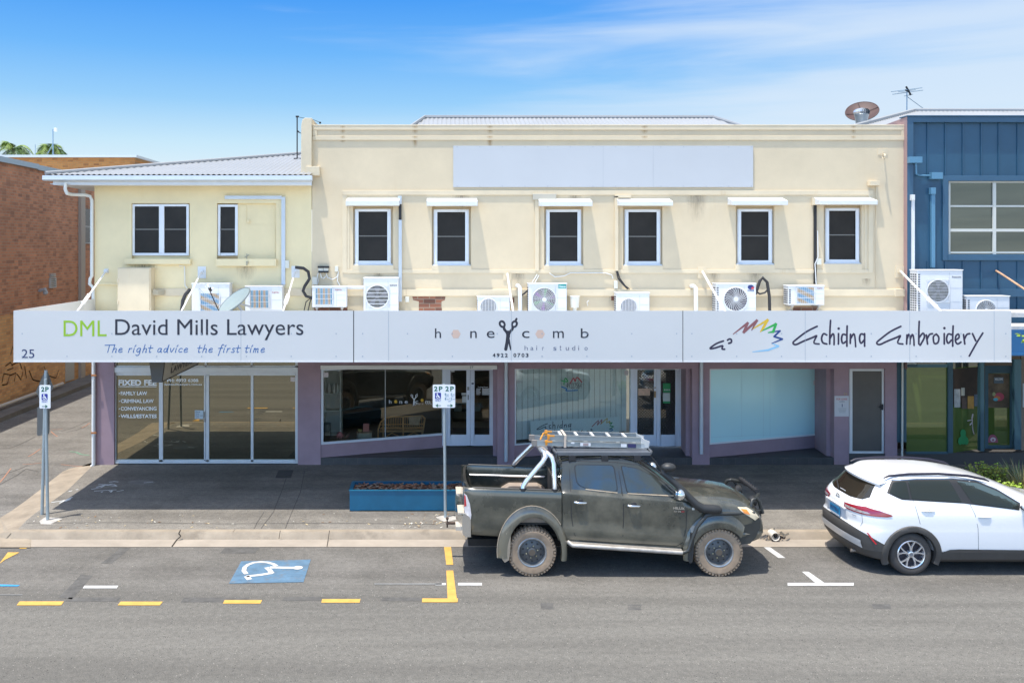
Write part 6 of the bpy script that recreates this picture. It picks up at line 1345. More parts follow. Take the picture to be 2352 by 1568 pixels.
mb = MB(); cb = Vector((wx(827, Yt_), Yt_ - .06, 0)); mb.lathe([(.03, zt_ + .001), (.065, zt_ + .06), (.06, zt_ + .06), (.001, zt_ + .02)], cb, 'z', 16); bw = mb.build('bowl', mat('bowl_yellow', (.50, .42, .16), .6)); tag(bw, 'small yellow bowl beside the pink bag on the side table', 'bowl')
Yo = 22.75; cb = Vector((wx(783, Yo), Yo, 0)); tp = thing('potted_plant', 'low orange pot with pink and brown dry flowers in the salon window corner', 'potted plant', (cb.x, Yo, zf))
mb = MB(); zz = wz(1005, Yo); mb.lathe([(.10, zf), (.15, zz - .08), (.14, zz - .08), (.001, zz - .1)], cb, 'z', 18); mb.build('pot', mat('pot_orange', (.44, .22, .07), .7), tp)
rnd = random.Random(4); mb = MB()
for k in range(120):
    a = rnd.uniform(0, 6.3); p = cb + Vector((0, 0, zz - .1)); d = Vector((math.cos(a) * rnd.uniform(.1, 1), math.sin(a) * .6, rnd.uniform(.1, .9))) * rnd.uniform(.1, .27); s = d.orthogonal().normalized() * .012; mb.slot(0 if rnd.random() < .7 else 1); mb.quad(p, p + d * .6 + s, p + d, p + d * .6 - s)
mb.slot(1).ball(cb + Vector((-.03, 0, zz + .06)), .08, .06, .10, 8, 6); mb.build('flowers', [mat('dry_brown', (.18, .10, .07), .9), mat('dry_pink', (.55, .20, .22), .8)], tp, weld=False)
Yb2 = 22.55; cb = Vector((wx(750, Yb2), Yb2, 0)); tk = thing('plant_stand', 'grey bucket planter on thin legs at the left end of the salon window', 'plant stand', (cb.x, Yb2, zf))
mb = MB(); mb.lathe([(.09, wz(991, Yb2)), (.12, wz(971, Yb2)), (.11, wz(971, Yb2)), (.001, wz(974, Yb2))], cb, 'z', 18); mb.build('bucket', mat('bucket_grey', (.20, .23, .23), .5, .3), tk)
for a in (0, 2.1, 4.2): MB().tube([cb + Vector((.1 * math.cos(a), .1 * math.sin(a), wz(980, Yb2))), cb + Vector((.13 * math.cos(a), .13 * math.sin(a), zf))], .008, 5).build('leg', M_black, tk)
Yc_ = 23.2; tsf = thing('display_shelf', 'white display shelf with bottles at the left of the salon window', 'shelf', (wx(765, Yc_), Yc_, zf))
mb = MB(); mb.pbox(743, 784, 848, 1000, Yc_ + .35, .03); mb.pbox(743, 746, 848, 1000, Yc_, .35); mb.pbox(780, 784, 848, 1000, Yc_, .35)
for y in (905, 945, 1000): mb.pbox(746, 780, y - 2, y, Yc_, .35)
mb.build('carcass', mat('shelf_white', (.58, .60, .57), .6), tsf)
for i, x in enumerate((756, 767, 776)):
    c = Vector((wx(x, Yc_ + .1), Yc_ + .1, 0)); z0 = wz(903, Yc_); mb = MB(); mb.lathe([(.001, z0), (.04, z0), (.04, z0 + .17), (.02, z0 + .20), (.02, z0 + .24), (.001, z0 + .24)], c, 'z', 12); bo_ = mb.build('bottle', mat('bottle_white', (.66, .66, .63), .4), smooth=50); tag(bo_, 'white pump bottle on the salon display shelf', 'bottle', 'bottles on the salon shelf')
# counter with shelves behind the doors
Yk = 25.2; tcn = thing('counter', 'brown reception counter with open shelves behind the salon doors', 'counter', (wx(1085, Yk), Yk, zf))
mb = MB(); mb.pbox(1036, 1128, 915, 920, Yk, .5)
for y in (945, 968, 995): mb.pbox(1036, 1128, y, y + 2.5, Yk, .4)
mb.pbox(1036, 1128, 920, 1000, Yk + .4, .03); mb.pbox(1036, 1039, 915, 1000, Yk, .5); mb.pbox(1125, 1128, 915, 1000, Yk, .5); mb.build('carcass', mat('counter_wood', (.30, .20, .11), .6), tcn)
for x in (1052, 1095): 
    mb = MB(); mb.pbox(x - 9, x + 9, 929, 945, Yk + .05, .25); q = mb.build('storage_tub', mat('tub_grey', (.42, .43, .38), .6), bevel=.02); tag(q, 'pale grey storage tub on the shelf of the reception counter', 'tub', 'tubs on the counter shelf')
# loose shop sign leaning in the embroidery window
Y8a = Vector((*A2, 0)); dv8 = (Vector((*B2, 0)) - Y8a).normalized(); nv8 = Vector((-dv8.y, dv8.x, 0)); sA = Vector((*A2, 0)) + nv8 * .09; sB = Vector((*B2, 0)) + nv8 * .09
P8 = vp((sA.x, sA.y), (sB.x, sB.y))
c00, c10, c11, c01 = P8(1219, 1013), P8(1422, 999), P8(1423, 956), P8(1219, 967)
ts = thing('shop_sign', 'pale board with brush lettering and quill emblem standing inside the embroidery window', 'sign', (c00 + c10) / 2)
mb = MB(); o8 = nv8 * .012; mb.add([c00, c10, c11, c01, c00 + o8, c10 + o8, c11 + o8, c01 + o8], [(0, 1, 2, 3), (7, 6, 5, 4), (0, 4, 5, 1), (1, 5, 6, 2), (2, 6, 7, 3), (3, 7, 4, 0)]); mb.build('board', mat('board_mint', (.84, .92, .92), .5), ts)
Q2 = lambda x, y: (1164.2 + .19 * x, 823.2 + .19 * y)
def q2(*ls): return [[Q2(*p) for p in l] for l in ls]
mb = MB(); strokes(mb, q2([(490, 785), (420, 815), (360, 855), (400, 850), (470, 820), (460, 845), (485, 845)], [(530, 805), (512, 812), (515, 842), (535, 838)], [(556, 762), (555, 845)], [(556, 815), (578, 800), (582, 845)], [(620, 800), (612, 840)], [(660, 800), (640, 815), (642, 835), (662, 825)], [(672, 750), (668, 835)], [(695, 800), (692, 832)], [(695, 812), (715, 795), (722, 830)], [(770, 795), (745, 800), (745, 825), (768, 812)], [(775, 785), (770, 825)],
    [(475, 885), (410, 920), (350, 955), (400, 945), (470, 915)], [(505, 900), (505, 925), (520, 900), (530, 925), (545, 898), (552, 925)], [(575, 860), (572, 925)], [(575, 905), (600, 895), (598, 920)], [(640, 895), (642, 920), (660, 890)], [(690, 890), (675, 905), (690, 920), (702, 900), (690, 890)], [(722, 885), (722, 915)], [(760, 885), (745, 900), (752, 915), (768, 905)], [(772, 840), (770, 912)], [(792, 895), (812, 885), (800, 880), (790, 900), (815, 905)], [(832, 878), (840, 905)], [(838, 890), (860, 875)], [(868, 870), (882, 895)], [(912, 862), (885, 900), (868, 925)],
    [(985, 870), (930, 905), (920, 920), (975, 900), (970, 915), (995, 912)], [(1010, 858), (1025, 850), (1028, 868), (1015, 876)]), .010, P8, .006, 5); mb.build('lettering', M_ink, ts)
def quill2():
    for pts, m in (([(1030, 820), (1110, 745), (1092, 805), (1150, 735), (1135, 790)], zr), ([(1140, 785), (1215, 720), (1205, 775), (1248, 755), (1238, 785)], MATS['quill_yellow']), ([(1238, 785), (1275, 772), (1245, 812), (1292, 820), (1240, 850)], zg_), ([(1240, 850), (1282, 860), (1225, 890), (1215, 900), (1135, 913)], zb_)):
        mb = MB(); strokes(mb, [[.012, *[Q2(*p) for p in pts]]], .012, P8, .007, 5); mb.build('logo_quill', m, ts)
quill2()
# lease notice on the purple pier
mb = MB(); mb.slot(0).pbox(1917, 1950, 909, 956, F - .012, .010); P_n = lambda x, y: fpt(x, y, F - .012); mb.slot(1); puts(mb, 'FOR LEASE', 1921, 1946, 914, 918.5, P_n, .003, bold=.02); mb.slot(2); puts(mb, 'contact', 1928, 1940, 920.5, 923, P_n, .003); mb.box(wx(1933, F), wx(1934.5, F), F - .017, F - .013, wz(934, F), wz(927, F))
for k in range(4): mb.slot(3).box(wx(1924 + k, F), wx(1944 - k, F), F - .015, F - .013, wz(938 + 3 * k, F), wz(937 + 3 * k, F))
ln_ = mb.build('lease_notice', [mat('paper_white', (.58, .58, .60), .7), mat('txt_pink', (.50, .16, .16), .7), M_navy, mat('txt_grey', (.36, .38, .38), .7)]); tag(ln_, 'white paper lease notice on the purple pier beside the numbered door', 'notice')
# ================================================================== vehicles
def lerp(a, b, t): return a + (b - a) * t
def interp(tab, x):
    """tab: sorted rows (x, v1, v2 ...)"""
    if x <= tab[0][0]: return tab[0][1:]
    for a, b in zip(tab, tab[1:]):
        if x <= b[0]:
            t = (x - a[0]) / (b[0] - a[0]); return tuple(lerp(p, q, t) for p, q in zip(a[1:], b[1:]))
    return tab[-1][1:]
def cut(ob, cutters):
    """boolean-cut helper cylinders out of a mesh, then drop the helpers"""
    hs = []
    for mb in cutters:
        h = mb.build('cutter', [], None, smooth=0); hs.append(h)
        bm = bmesh.new(); bm.from_mesh(h.data); bmesh.ops.recalc_face_normals(bm, faces=bm.faces); bm.to_mesh(h.data); bm.free()
        md = ob.modifiers.new('cut', 'BOOLEAN'); md.operation = 'DIFFERENCE'; md.solver = 'EXACT'; md.object = h
    bpy.context.view_layer.update()
    dg = bpy.context.evaluated_depsgraph_get(); me = bpy.data.meshes.new_from_object(ob.evaluated_get(dg))
    ob.modifiers.clear(); ob.data = me
    for h in hs: bpy.data.objects.remove(h)
    return ob
def shade(ob, ang):
    ob.data.polygons.foreach_set('use_smooth', [True] * len(ob.data.polygons)); ob.data.set_sharp_from_angle(angle=R(ang))
def patch(mb, poly, fn, n=2):
    """polygon in surface coordinates, subdivided and laid on a curved surface by fn(u, v)"""
    bm = bmesh.new(); vs = [bm.verts.new((p[0], p[1], 0)) for p in poly]; bm.faces.new(vs)
    bmesh.ops.triangulate(bm, faces=bm.faces)
    for _ in range(n): bmesh.ops.subdivide_edges(bm, edges=bm.edges[:], cuts=1, use_grid_fill=True)
    bmesh.ops.triangulate(bm, faces=bm.faces)
    bm.verts.index_update(); mb.add([fn(v.co.x, v.co.y) for v in bm.verts], [[v.index for v in f.verts] for f in bm.faces]); bm.free()
def strip(mb, pts, w_, fn):
    for a, b in zip(pts, pts[1:]):
        d = Vector((b[0] - a[0], b[1] - a[1])).normalized(); n = Vector((-d.y, d.x)) * w_ / 2; k = max(1, int((Vector(b) - Vector(a)).length / .12))
        for i in range(k):
            p = Vector(a).lerp(Vector(b), i / k); q = Vector(a).lerp(Vector(b), (i + 1) / k)
            mb.add([fn(*(p - n)), fn(*(q - n)), fn(*(q + n)), fn(*(p + n))], [(0, 1, 2, 3)])
def roundpoly(poly, r, n=3):
    out_ = []
    for i in range(len(poly)):
        p, a, b = Vector(poly[i]), Vector(poly[i - 1]), Vector(poly[(i + 1) % len(poly)]); rr = min(r, (a - p).length / 2, (b - p).length / 2)
        p0 = p + (a - p).normalized() * rr; p1 = p + (b - p).normalized() * rr
        for k in range(n + 1): t = k / n; out_.append(tuple(p0 * (1 - t) ** 2 + p * 2 * t * (1 - t) + p1 * t * t))
    return out_
M_tyre = mat('tyre_dusty', (.29, .215, .15), .92, var=.25, vs=6, bump=.3, bs=60); M_tyre2 = mat('tyre_grey', (.060, .054, .050), .85, var=.2, vs=7)
M_blkpl = mat('black_plastic', (.026, .027, .028), .5, var=.15, vs=3)
M_under = mat('underbody', (.018, .016, .014), .9, var=.3, vs=4)

# ------------------------------------------------------------------ dusty black dual-cab utility
OX, OY = 1.609, 15.71
T = Matrix.Translation((OX, OY, 0))
ute = thing('utility_truck', 'dusty black dual-cab utility truck with bull bar, snorkel and roof rack parked at the kerb', 'truck', (OX + 1.5, OY, 0))
def paint(name, base, dust, rough):
    """clear-coated paint with dust settled in clouds, thicker low down on the panels"""
    m = bpy.data.materials.new(name); m.use_nodes = True; t = m.node_tree; p = t.nodes['Principled BSDF']
    g = N(t, 'ShaderNodeNewGeometry'); n = N(t, 'ShaderNodeTexNoise'); n.inputs['Scale'].default_value = 2.2; n.inputs['Detail'].default_value = 7; n.inputs['Roughness'].default_value = .6; L(t, g.outputs['Position'], n.inputs[0])
    s = N(t, 'ShaderNodeSeparateXYZ'); L(t, g.outputs['Position'], s.inputs[0])
    a = N(t, 'ShaderNodeMath', operation='MULTIPLY_ADD'); a.inputs[1].default_value = -.40; L(t, s.outputs[2], a.inputs[0]); L(t, n.outputs[0], a.inputs[2])
    q = N(t, 'ShaderNodeMapRange'); q.interpolation_type = 'SMOOTHSTEP'; q.inputs[1].default_value = -.12; q.inputs[2].default_value = .36; q.inputs[3].default_value = .08; q.inputs[4].default_value = .85; L(t, a.outputs[0], q.inputs[0])
    x = N(t, 'ShaderNodeMix', data_type='RGBA'); L(t, q.outputs[0], x.inputs[0]); x.inputs[6].default_value = (*base, 1); x.inputs[7].default_value = (*dust, 1); L(t, x.outputs[2], p.inputs['Base Color'])
    r = N(t, 'ShaderNodeMapRange'); r.inputs[3].default_value = rough; r.inputs[4].default_value = .6; L(t, q.outputs[0], r.inputs[0]); L(t, r.outputs[0], p.inputs['Roughness'])
    p.inputs['Coat Weight'].default_value = 1.0; p.inputs['Coat Roughness'].default_value = .08
    MATS[name] = m; return m
M_ute = paint('ute_paint', (.024, .029, .025), (.150, .135, .095), .18)
M_dust = mat('dust_edge', (.42, .34, .25), .9, var=.2, vs=8)
M_chr = mat('chrome', (.80, .82, .84), .12, 1.0); M_tube = mat('polished_tube', (.78, .79, .81), .25, .85)
M_step = mat('step_alloy', (.42, .39, .35), .5, .5, var=.25, vs=8)
G_ute = glass('ute_glass', (.52, .60, .60), (.10, .12, .11), .07, .15, (.055, .062, .056)); 
#        x    yr   zt    crown yb   zb    ym   zs
CAB = [(.50, .60, 1.80, .03, .78, 1.43, .845, .56), (.53, .62, 1.845, .04, .795, 1.43, .86, .555), (.70, .63, 1.875, .05, .80, 1.425, .87, .54), (1.2, .64, 1.895, .06, .805, 1.385, .875, .505), (1.62, .635, 1.875, .06, .805, 1.35, .875, .475),
       (1.80, .63, 1.835, .06, .805, 1.338, .875, .465), (2.0, .635, 1.71, .06, .81, 1.325, .875, .45), (2.25, .655, 1.53, .06, .815, 1.305, .875, .435), (2.50, .685, 1.345, .055, .82, 1.285, .875, .42), (2.58, .70, 1.285, .05, .82, 1.25, .872, .415),
       (2.70, .69, 1.262, .06, .82, 1.22, .87, .43), (3.0, .67, 1.235, .07, .82, 1.175, .868, .45), (3.3, .65, 1.215, .07, .818, 1.155, .865, .48), (3.55, .62, 1.185, .065, .81, 1.12, .86, .52), (3.72, .58, 1.14, .055, .79, 1.065, .84, .55), (3.83, .52, 1.07, .04, .75, .985, .80, .58), (3.88, .46, .95, .02, .69, .90, .75, .60)]
def half(x):
    yr, zt, c, yb, zb, ym, zs = interp(CAB, x)
    return [(0, zt + c), (yr * .5, zt + c * .8), (yr * .85, zt + c * .35), (yr, zt), (lerp(yr, yb, .16) + .018, zt - (zt - zb) * .16 - .004), (lerp(yr, yb, .6) + .012, lerp(zt, zb, .6)), (yb, zb), (ym - .012, zb - .05), (ym, zb - .13), (ym - .004, lerp(zb, zs, .52)), (ym - .012, lerp(zb, zs, .62)), (ym + .010, lerp(zb, zs, .71)), (ym + .004, zs + .16), (ym - .02, zs + .07), (ym - .08, zs)]
def side_y(x, z):
    h = half(x)[3:]
    for a, b in zip(h, h[1:]):
        if a[1] >= z >= b[1]: return lerp(a[0], b[0], (a[1] - z) / max(1e-6, a[1] - b[1]))
    return h[-1][0] if z < h[-1][1] else h[0][0]
xs = [.50, .53, .60, .70, .85, 1.0, 1.2, 1.4, 1.6, 1.72, 1.8, 1.9, 2.0, 2.12, 2.25, 2.38, 2.5, 2.58, 2.7, 2.85, 3.0, 3.15, 3.3, 3.45, 3.55, 3.64, 3.72, 3.78, 3.83, 3.86, 3.88]
mb = MB(T); rings = []
for x in xs:
    h = half(x); rings.append([(x, -y, z) for y, z in h[::-1]] + [(x, y, z) for y, z in h[1:]])
n = len(rings[0]); mb.add([v for r_ in rings for v in r_], [(i * n + k, i * n + (k + 1) % n, (i + 1) * n + (k + 1) % n, (i + 1) * n + k) for i in range(len(rings) - 1) for k in range(n)] + [tuple(range(n))[::-1], tuple((len(rings) - 1) * n + k for k in range(n))])
body = mb.build('cab_body', [M_ute, M_under], ute, smooth=30)
def ecyl(cx, cz, a, b, y0, y1):
    p = [(cx + a * math.cos(R(k)), cz + b * math.sin(R(k))) for k in range(0, 360, 9)]; return MB(T).prism(p, 'y', y0, y1)
cut(body, [ecyl(3.105, .36, .47, .47, -1.2, 1.2)]); shade(body, 30)
def near(off): return lambda x, z: (x, -(side_y(x, z) + off), z)
def far(off): return lambda x, z: (x, side_y(x, z) + off, z)
rw = roundpoly([(.735, 1.805), (1.385, 1.80), (1.43, 1.385), (.90, 1.445), (.765, 1.51)], .07); fw = roundpoly([(1.525, 1.79), (1.78, 1.745), (2.05, 1.615), (2.375, 1.335), (1.60, 1.375)], .035)
for f in (near, far):
    mb = MB(T)
    for pl_ in (rw, fw):
        c = Vector((sum(p[0] for p in pl_) / len(pl_), sum(p[1] for p in pl_) / len(pl_))); patch(mb, [tuple(c + (Vector(p) - c) * 1.045) for p in pl_], f(.004), 3)
    mb.build('window_rubber', M_black, body)
    for pl_ in (rw, fw): mb = MB(T); patch(mb, pl_, f(.010), 3); mb.build('side_window', G_ute, ute)
    mb = MB(T); strip(mb, [(.90, 1.432), (1.43, 1.374)], .016, f(.012)); strip(mb, [(1.60, 1.363), (2.375, 1.322)], .016, f(.012)); mb.build('sill_dust', M_dust, body)
    mb = MB(T); strip(mb, [(.655, 1.84), (.645, 1.6), (.655, .98), (.70, .70), (.79, .585), (1.50, .545)], .011, f(.003)); strip(mb, [(1.455, 1.83), (1.485, 1.6), (1.515, 1.33), (1.52, .95), (1.50, .545)], .011, f(.003)); strip(mb, [(1.50, .545), (2.40, .495), (2.50, .56), (2.56, .80), (2.57, 1.22), (2.47, 1.31), (2.10, 1.62), (1.84, 1.79), (1.46, 1.845), (.72, 1.865), (.655, 1.84)], .011, f(.003)); mb.build('shut_line', M_black, body)
def tub(pts, r, n=8): return MB(T).tube(pts, r, n)
for x, z in ((.80, 1.228), (1.69, 1.175)):
    y = -side_y(x, z); mb = MB(T); mb.slot(0).tube([(x - .10, y - .012, z + .005), (x - .07, y - .036, z + .004), (x + .07, y - .036, z - .003), (x + .10, y - .012, z - .004)], [.013, .016, .016, .013], 7); mb.slot(1).ball((x, y + .008, z + .022), .06, .015, .04, 10, 6); mb.build('door_handle', [M_chr, M_black], ute, smooth=50)
# windscreen
mb = MB(T); w_ = []
for x in (1.86, 2.0, 2.15, 2.3, 2.46):
    h = half(x); w_.append([(x, s * y * .97 if True else 0, z + .006) for s, (y, z) in [(-1, h[3]), (-1, h[2]), (-1, h[1]), (1, h[0]), (1, h[1]), (1, h[2]), (1, h[3])]])
mb.add([v for r_ in w_ for v in r_], [(i * 7 + k, i * 7 + k + 1, (i + 1) * 7 + k + 1, (i + 1) * 7 + k) for i in range(4) for k in range(6)]); mb.build('windscreen', G_ute, ute, smooth=40)
mb = MB(T); mb.quad((.494, -.55, 1.72), (.494, .55, 1.72), (.494, .62, 1.47), (.494, -.62, 1.47)); mb.build('rear_window', G_ute, ute)
# tray: side panels with curved section, front wall, floor, tailgate
def rail(x): return lerp(1.455, 1.40, (x + 1.13) / 1.6)
def bed_y(x, z):
    y = interp([(.60, .815), (.75, .86), (1.0, .875), (1.25, .87), (1.36, .86), (1.46, .845)], z)[0]
    return y - (.07 * max(0, (-.92 - x) / .21) ** 2 if x < -.92 else 0)
bxs = [-1.13, -1.10, -1.05, -.98, -.92, -.7, -.45, -.2, .05, .3, .49]
for sgn in (-1, 1):
    mb = MB(T); rings = []
    for x in bxs:
        zr_ = rail(x); zb0 = interp([(-1.13, .70), (-1.0, .665), (-.58, .635), (.49, .56)], x)[0]
        sec = [(bed_y(x, zb0) - .05, zb0), (bed_y(x, zb0), zb0 + .05), (bed_y(x, .8), .80), (bed_y(x, 1), 1.0), (bed_y(x, 1.2), 1.2), (bed_y(x, 1.35), zr_ - .07), (bed_y(x, 1.44), zr_ - .02), (bed_y(x, 1.44) - .025, zr_), (bed_y(x, 1.44) - .095, zr_), (bed_y(x, 1.44) - .105, zr_ - .03), (bed_y(x, 1.44) - .10, .84), (bed_y(x, 1.44) - .10, zb0)]
        rings.append([(x, sgn * y, z) for y, z in sec])
    n = len(rings[0]); mb.add([v for r_ in rings for v in r_], [(i * n + k, i * n + (k + 1) % n, (i + 1) * n + (k + 1) % n, (i + 1) * n + k) for i in range(len(rings) - 1) for k in range(n)] + [tuple(range(n))[::-1], tuple((len(rings) - 1) * n + k for k in range(n))])
    o = mb.build('tray_side', [M_ute], ute, smooth=35); cut(o, [ecyl(0, .38, .47, .60, -1.2, 1.2)]); shade(o, 35)
mb = MB(T); mb.box(-1.06, .49, -.745, .745, .82, .85); mb.box(.45, .488, -.745, .745, .85, 1.41); mb.build('tray_floor', mat('tray_liner', (.035, .032, .028), .75, var=.4, vs=5), ute)
mb = MB(T)
for s in (-1, 1): mb.prism([(-.46, .85), (-.40, 1.06), (-.26, 1.14), (.26, 1.14), (.40, 1.06), (.46, .85)], 'y', s * .52, s * .748)
mb.build('wheel_tub', mat('tub_dusty', (.30, .24, .19), .85, var=.2, vs=6), ute, bevel=.02)
mb = MB(T)                                # tailgate, bowed slightly
for k in range(12):
    a, b = -.80 + 1.6 * k / 12, -.80 + 1.6 * (k + 1) / 12; fx = lambda y: -1.165 + .06 * (abs(y) / .80) ** 3
    mb.add([(fx(a), a, .72), (fx(b), b, .72), (fx(b) + .01, b, 1.0), (fx(a) + .01, a, 1.0), (fx(a) + .045, a, 1.45), (fx(b) + .045, b, 1.45), (fx(a) + .09, a, 1.45), (fx(b) + .09, b, 1.45), (fx(a) + .09, a, .84), (fx(b) + .09, b, .84)], [(0, 1, 2, 3), (3, 2, 5, 4), (4, 5, 7, 6), (6, 7, 9, 8)])
mb.build('tailgate', M_ute, ute, smooth=30)
mb = MB(T); V = lambda u, v: Vector((-1.163 + .012 * v, .33 - u, .93 + v)); put(mb, 'TOYOTA', Vector((-1.166, .36, .96)), Vector((-1.166, -.36, .96)), Vector((-1.158, .36, 1.07)), .006, bold=.02); mb.build('lettering', mat('badge_dull', (.16, .16, .15), .5), ute)
mb = MB(T); mb.box(-1.13, .48, .755, .86, 1.453, 1.462) if False else mb.tube([(-1.0, .79, 1.452), (.45, .79, 1.405)], .018, 6); mb.tube([(-1.0, -.79, 1.452), (.45, -.79, 1.405)], .018, 6); mb.build('rail_cap', M_blkpl, ute)
for s in (-1, 1): MB(T).tube([(-.98, s * .735, 1.28), (.40, s * .735, 1.24)], .02, 6).build('tie_rail', M_tube, ute)
mb = MB(T); mb.box(-.9, .35, .2, .7, .851, .90); mb.box(.2, .44, -.5, .3, .851, 1.02); mb.build('cargo_box', mat('cargo_dark', (.04, .035, .03), .8), ute, bevel=.02)
# tail lamps
for s in (-1, 1):
    mb = MB(T); fl = lambda x, z, s=s: (x, s * (bed_y(x, z) + .008), z)
    pl_ = [(-1.128, 1.36), (-1.085, 1.335), (-1.035, 1.20), (-1.01, 1.02), (-1.02, .945), (-1.10, .955), (-1.128, 1.10)]
    patch(mb, pl_, fl, 2); tl = mb.build('tail_lamp', mat('lamp_clear', (.62, .58, .58), .15, coat=1.0, var=.18, vs=14), ute, smooth=60)
    mb = MB(T); patch(mb, [(-1.127, 1.34), (-1.105, 1.32), (-1.09, 1.16), (-1.127, 1.14)], lambda x, z, s=s: (x, s * (bed_y(x, z) + .011), z), 1); mb.build('red_lens', mat('lamp_red', (.45, .03, .04), .2, coat=1), tl)
# flares, dusty edge, mud flaps
def arch(pi, po, y0, y1, ax):
    """band between an inner and an outer line, bulging out at its middle; ax = +1 far side, -1 near side"""
    mb = MB(T); k = len(pi); f = []
    V = [(*pi[i], .0) for i in range(k)]
    row = lambda pts, y: [(p[0], ax * y, p[1]) for p in pts]
    mid = [(lerp(a[0], b[0], .35), lerp(a[1], b[1], .35)) for a, b in zip(pi, po)]; inn = [(lerp(a[0], b[0], -.04), lerp(a[1], b[1], -.04)) for a, b in zip(pi, po)]
    rows = [row(inn, y0 - .10), row(pi, y1 - .005), row(mid, y1), row([(lerp(a[0], b[0], .75), lerp(a[1], b[1], .75)) for a, b in zip(pi, po)], lerp(y0, y1, .55)), row(po, y0 + .006), row(po, y0 - .03)]
    mb.add([v for r_ in rows for v in r_], [(j * k + i, j * k + i + 1, (j + 1) * k + i + 1, (j + 1) * k + i) for j in range(5) for i in range(k - 1)]); return mb, row(po, y0 + .012)
ang = [R(v) for v in range(-12, 196, 8)]
for s in (-1, 1):
    pi = [(.035 + .455 * math.cos(a), .40 + .60 * math.sin(a)) for a in ang]; po = [(.0 + .585 * math.cos(a), .42 + .755 * math.sin(a)) for a in ang]
    mb, edge = arch(pi, po, .875, .935, s); mb.build('wheel_flare', M_ute, ute, smooth=50); MB(T).tube(edge[6:], .008, 4).build('flare_edge', M_dust, ute)
    a2 = [R(v) for v in range(40, 193, 8)]
    pi = [(3.105 + .46 * math.cos(a), .36 + .455 * math.sin(a)) for a in a2]; po = [(3.09 + .58 * math.cos(a), .40 + .66 * math.sin(a) ** 1.0 if math.sin(a) > 0 else .40 + .66 * math.sin(a)) for a in a2]
    mb, edge = arch(pi, po, .865, .93, s); mb.build('wheel_flare', M_ute, ute, smooth=50)
    for x0, x1, x2 in ((-.43, -.36, -.50), (2.62, 2.68, 2.57)):
        MB(T).prism([(x0, .74), (x1, .74), (x1 - .01, .45), (x1 - .03, .29 if x0 < 0 else .26), (x2 + .04, .25 if x0 < 0 else .23), (x2, .30)], 'y', s * .70, s * .93).build('mud_flap', mat('flap_dusty', (.30, .25, .19), .9, var=.2, vs=6) if x0 < 0 else M_blkpl, ute)
# wheel housings so that nothing shows through the arches
mb = MB(T); mb.box(-.55, .55, -.45, .45, .42, .80); mb.box(-1.05, 3.6, -.5, .5, .38, .50); mb.box(2.55, 3.6, -.55, .55, .5, .95); mb.tube([(0, -.75, .38), (0, .75, .38)], .06, 8); mb.tube([(3.105, -.75, .37), (3.105, .75, .37)], .05, 8)
mb.tube([(-1.0, -.46, .60), (-.4, -.46, .62), (0, -.46, .70), (.5, -.46, .55)], .05, 6); mb.tube([(-.3, -.5, .62), (.35, -.5, .60)], .04, 6)
mb.build('chassis', M_under, ute)
def off_wheel(x, z, s):
    y0 = s * .67; w = MB(T); c = (x, 0, z); W0, W1 = (s * .63, s * .90); r = .398
    w.lathe([(.245, W1 - s * .02), (.30, W1 - s * .005), (.345, W1 - s * .004), (.375, W1 - s * .025), (r - .006, W1 - s * .055), (r, W1 - s * .10), (r, W0 + s * .08), (.375, W0 + s * .02), (.30, W0), (.245, W0 + s * .02)], c, 'y', 56, True)
    t_ = w.build('wheel', M_tyre, ute, smooth=35)
    w = MB(T)                             # tread lugs round the shoulder
    for k in range(44):
        a = 2 * math.pi * k / 44; lng = .052 if k % 2 else .036
        for q0, q1, yy0, yy1 in ((r - lng, r + .010, W1 - s * .002, W1 - s * .05),):
            p = []
            for q, y in ((q0, W1 - s * .012), (q1 - .018, W1 - s * .016), (q1, W1 - s * .065), (r - .01, W1 - s * .065)):
                for da in (-.042, .042): p.append((x + q * math.cos(a + da), y + (s * .006 if q == q0 else s * .008), z + q * math.sin(a + da)))
            w.add(p, [(0, 1, 3, 2), (2, 3, 5, 4), (0, 2, 4, 6), (1, 7, 5, 3), (4, 5, 7, 6)])
    for k in range(36):
        a = 2 * math.pi * (k + .5) / 36
        for yy in (.25, .6): 
            y = lerp(W0, W1, yy); p = [(x + q * math.cos(a + da), y + dy, z + q * math.sin(a + da)) for q in (r - .004, r + .009) for da, dy in ((-.05, -.05), (.05, -.03), (.05, .05), (-.05, .03))]
            w.add(p, [(4, 5, 6, 7), (0, 1, 5, 4), (1, 2, 6, 5), (2, 3, 7, 6), (3, 0, 4, 7)])
    w.build('tread', M_tyre, t_)
    rim = MB(T); rim.slot(1).lathe([(.245, W1 - s * .02), (.236, W1 - s * .015), (.218, W1 - s * .02), (.212, W1 - s * .05), (.205, W1 - s * .085)], c, 'y', 48)
    rim.slot(0).lathe([(.205, W1 - s * .085), (.17, W1 - s * .075), (.12, W1 - s * .06), (.075, W1 - s * .055), (.07, W1 - s * .025), (.058, W1 - s * .02), (.001, W1 - s * .02)], c, 'y', 48)
    rb_ = rim.build('rim', [mat('rim_grey', (.095, .10, .105), .45, .5, var=.2, vs=8), mat('rim_lip', (.34, .35, .36), .35, .75, var=.25, vs=9)], t_, smooth=40)
    h = MB(T)
    for k in range(10): a = 2 * math.pi * (k + .5) / 10; h.slot(0).disc((x + .155 * math.cos(a), W1 - s * .064, z + .155 * math.sin(a)), .017, n=12)
    for k in range(6): a = 2 * math.pi * k / 6 + .3; h.slot(1).ball((x + .098 * math.cos(a), W1 - s * .052, z + .098 * math.sin(a)), .013, .013, .013, 6, 4)
    h.slot(2).disc((x, W1 - s * .0185, z), .052, n=18)
    h.build('wheel_nut', [M_black, mat('nut_brass', (.48, .42, .26), .4, .6), mat('hub_dusty', (.10, .08, .06), .8)], t_)
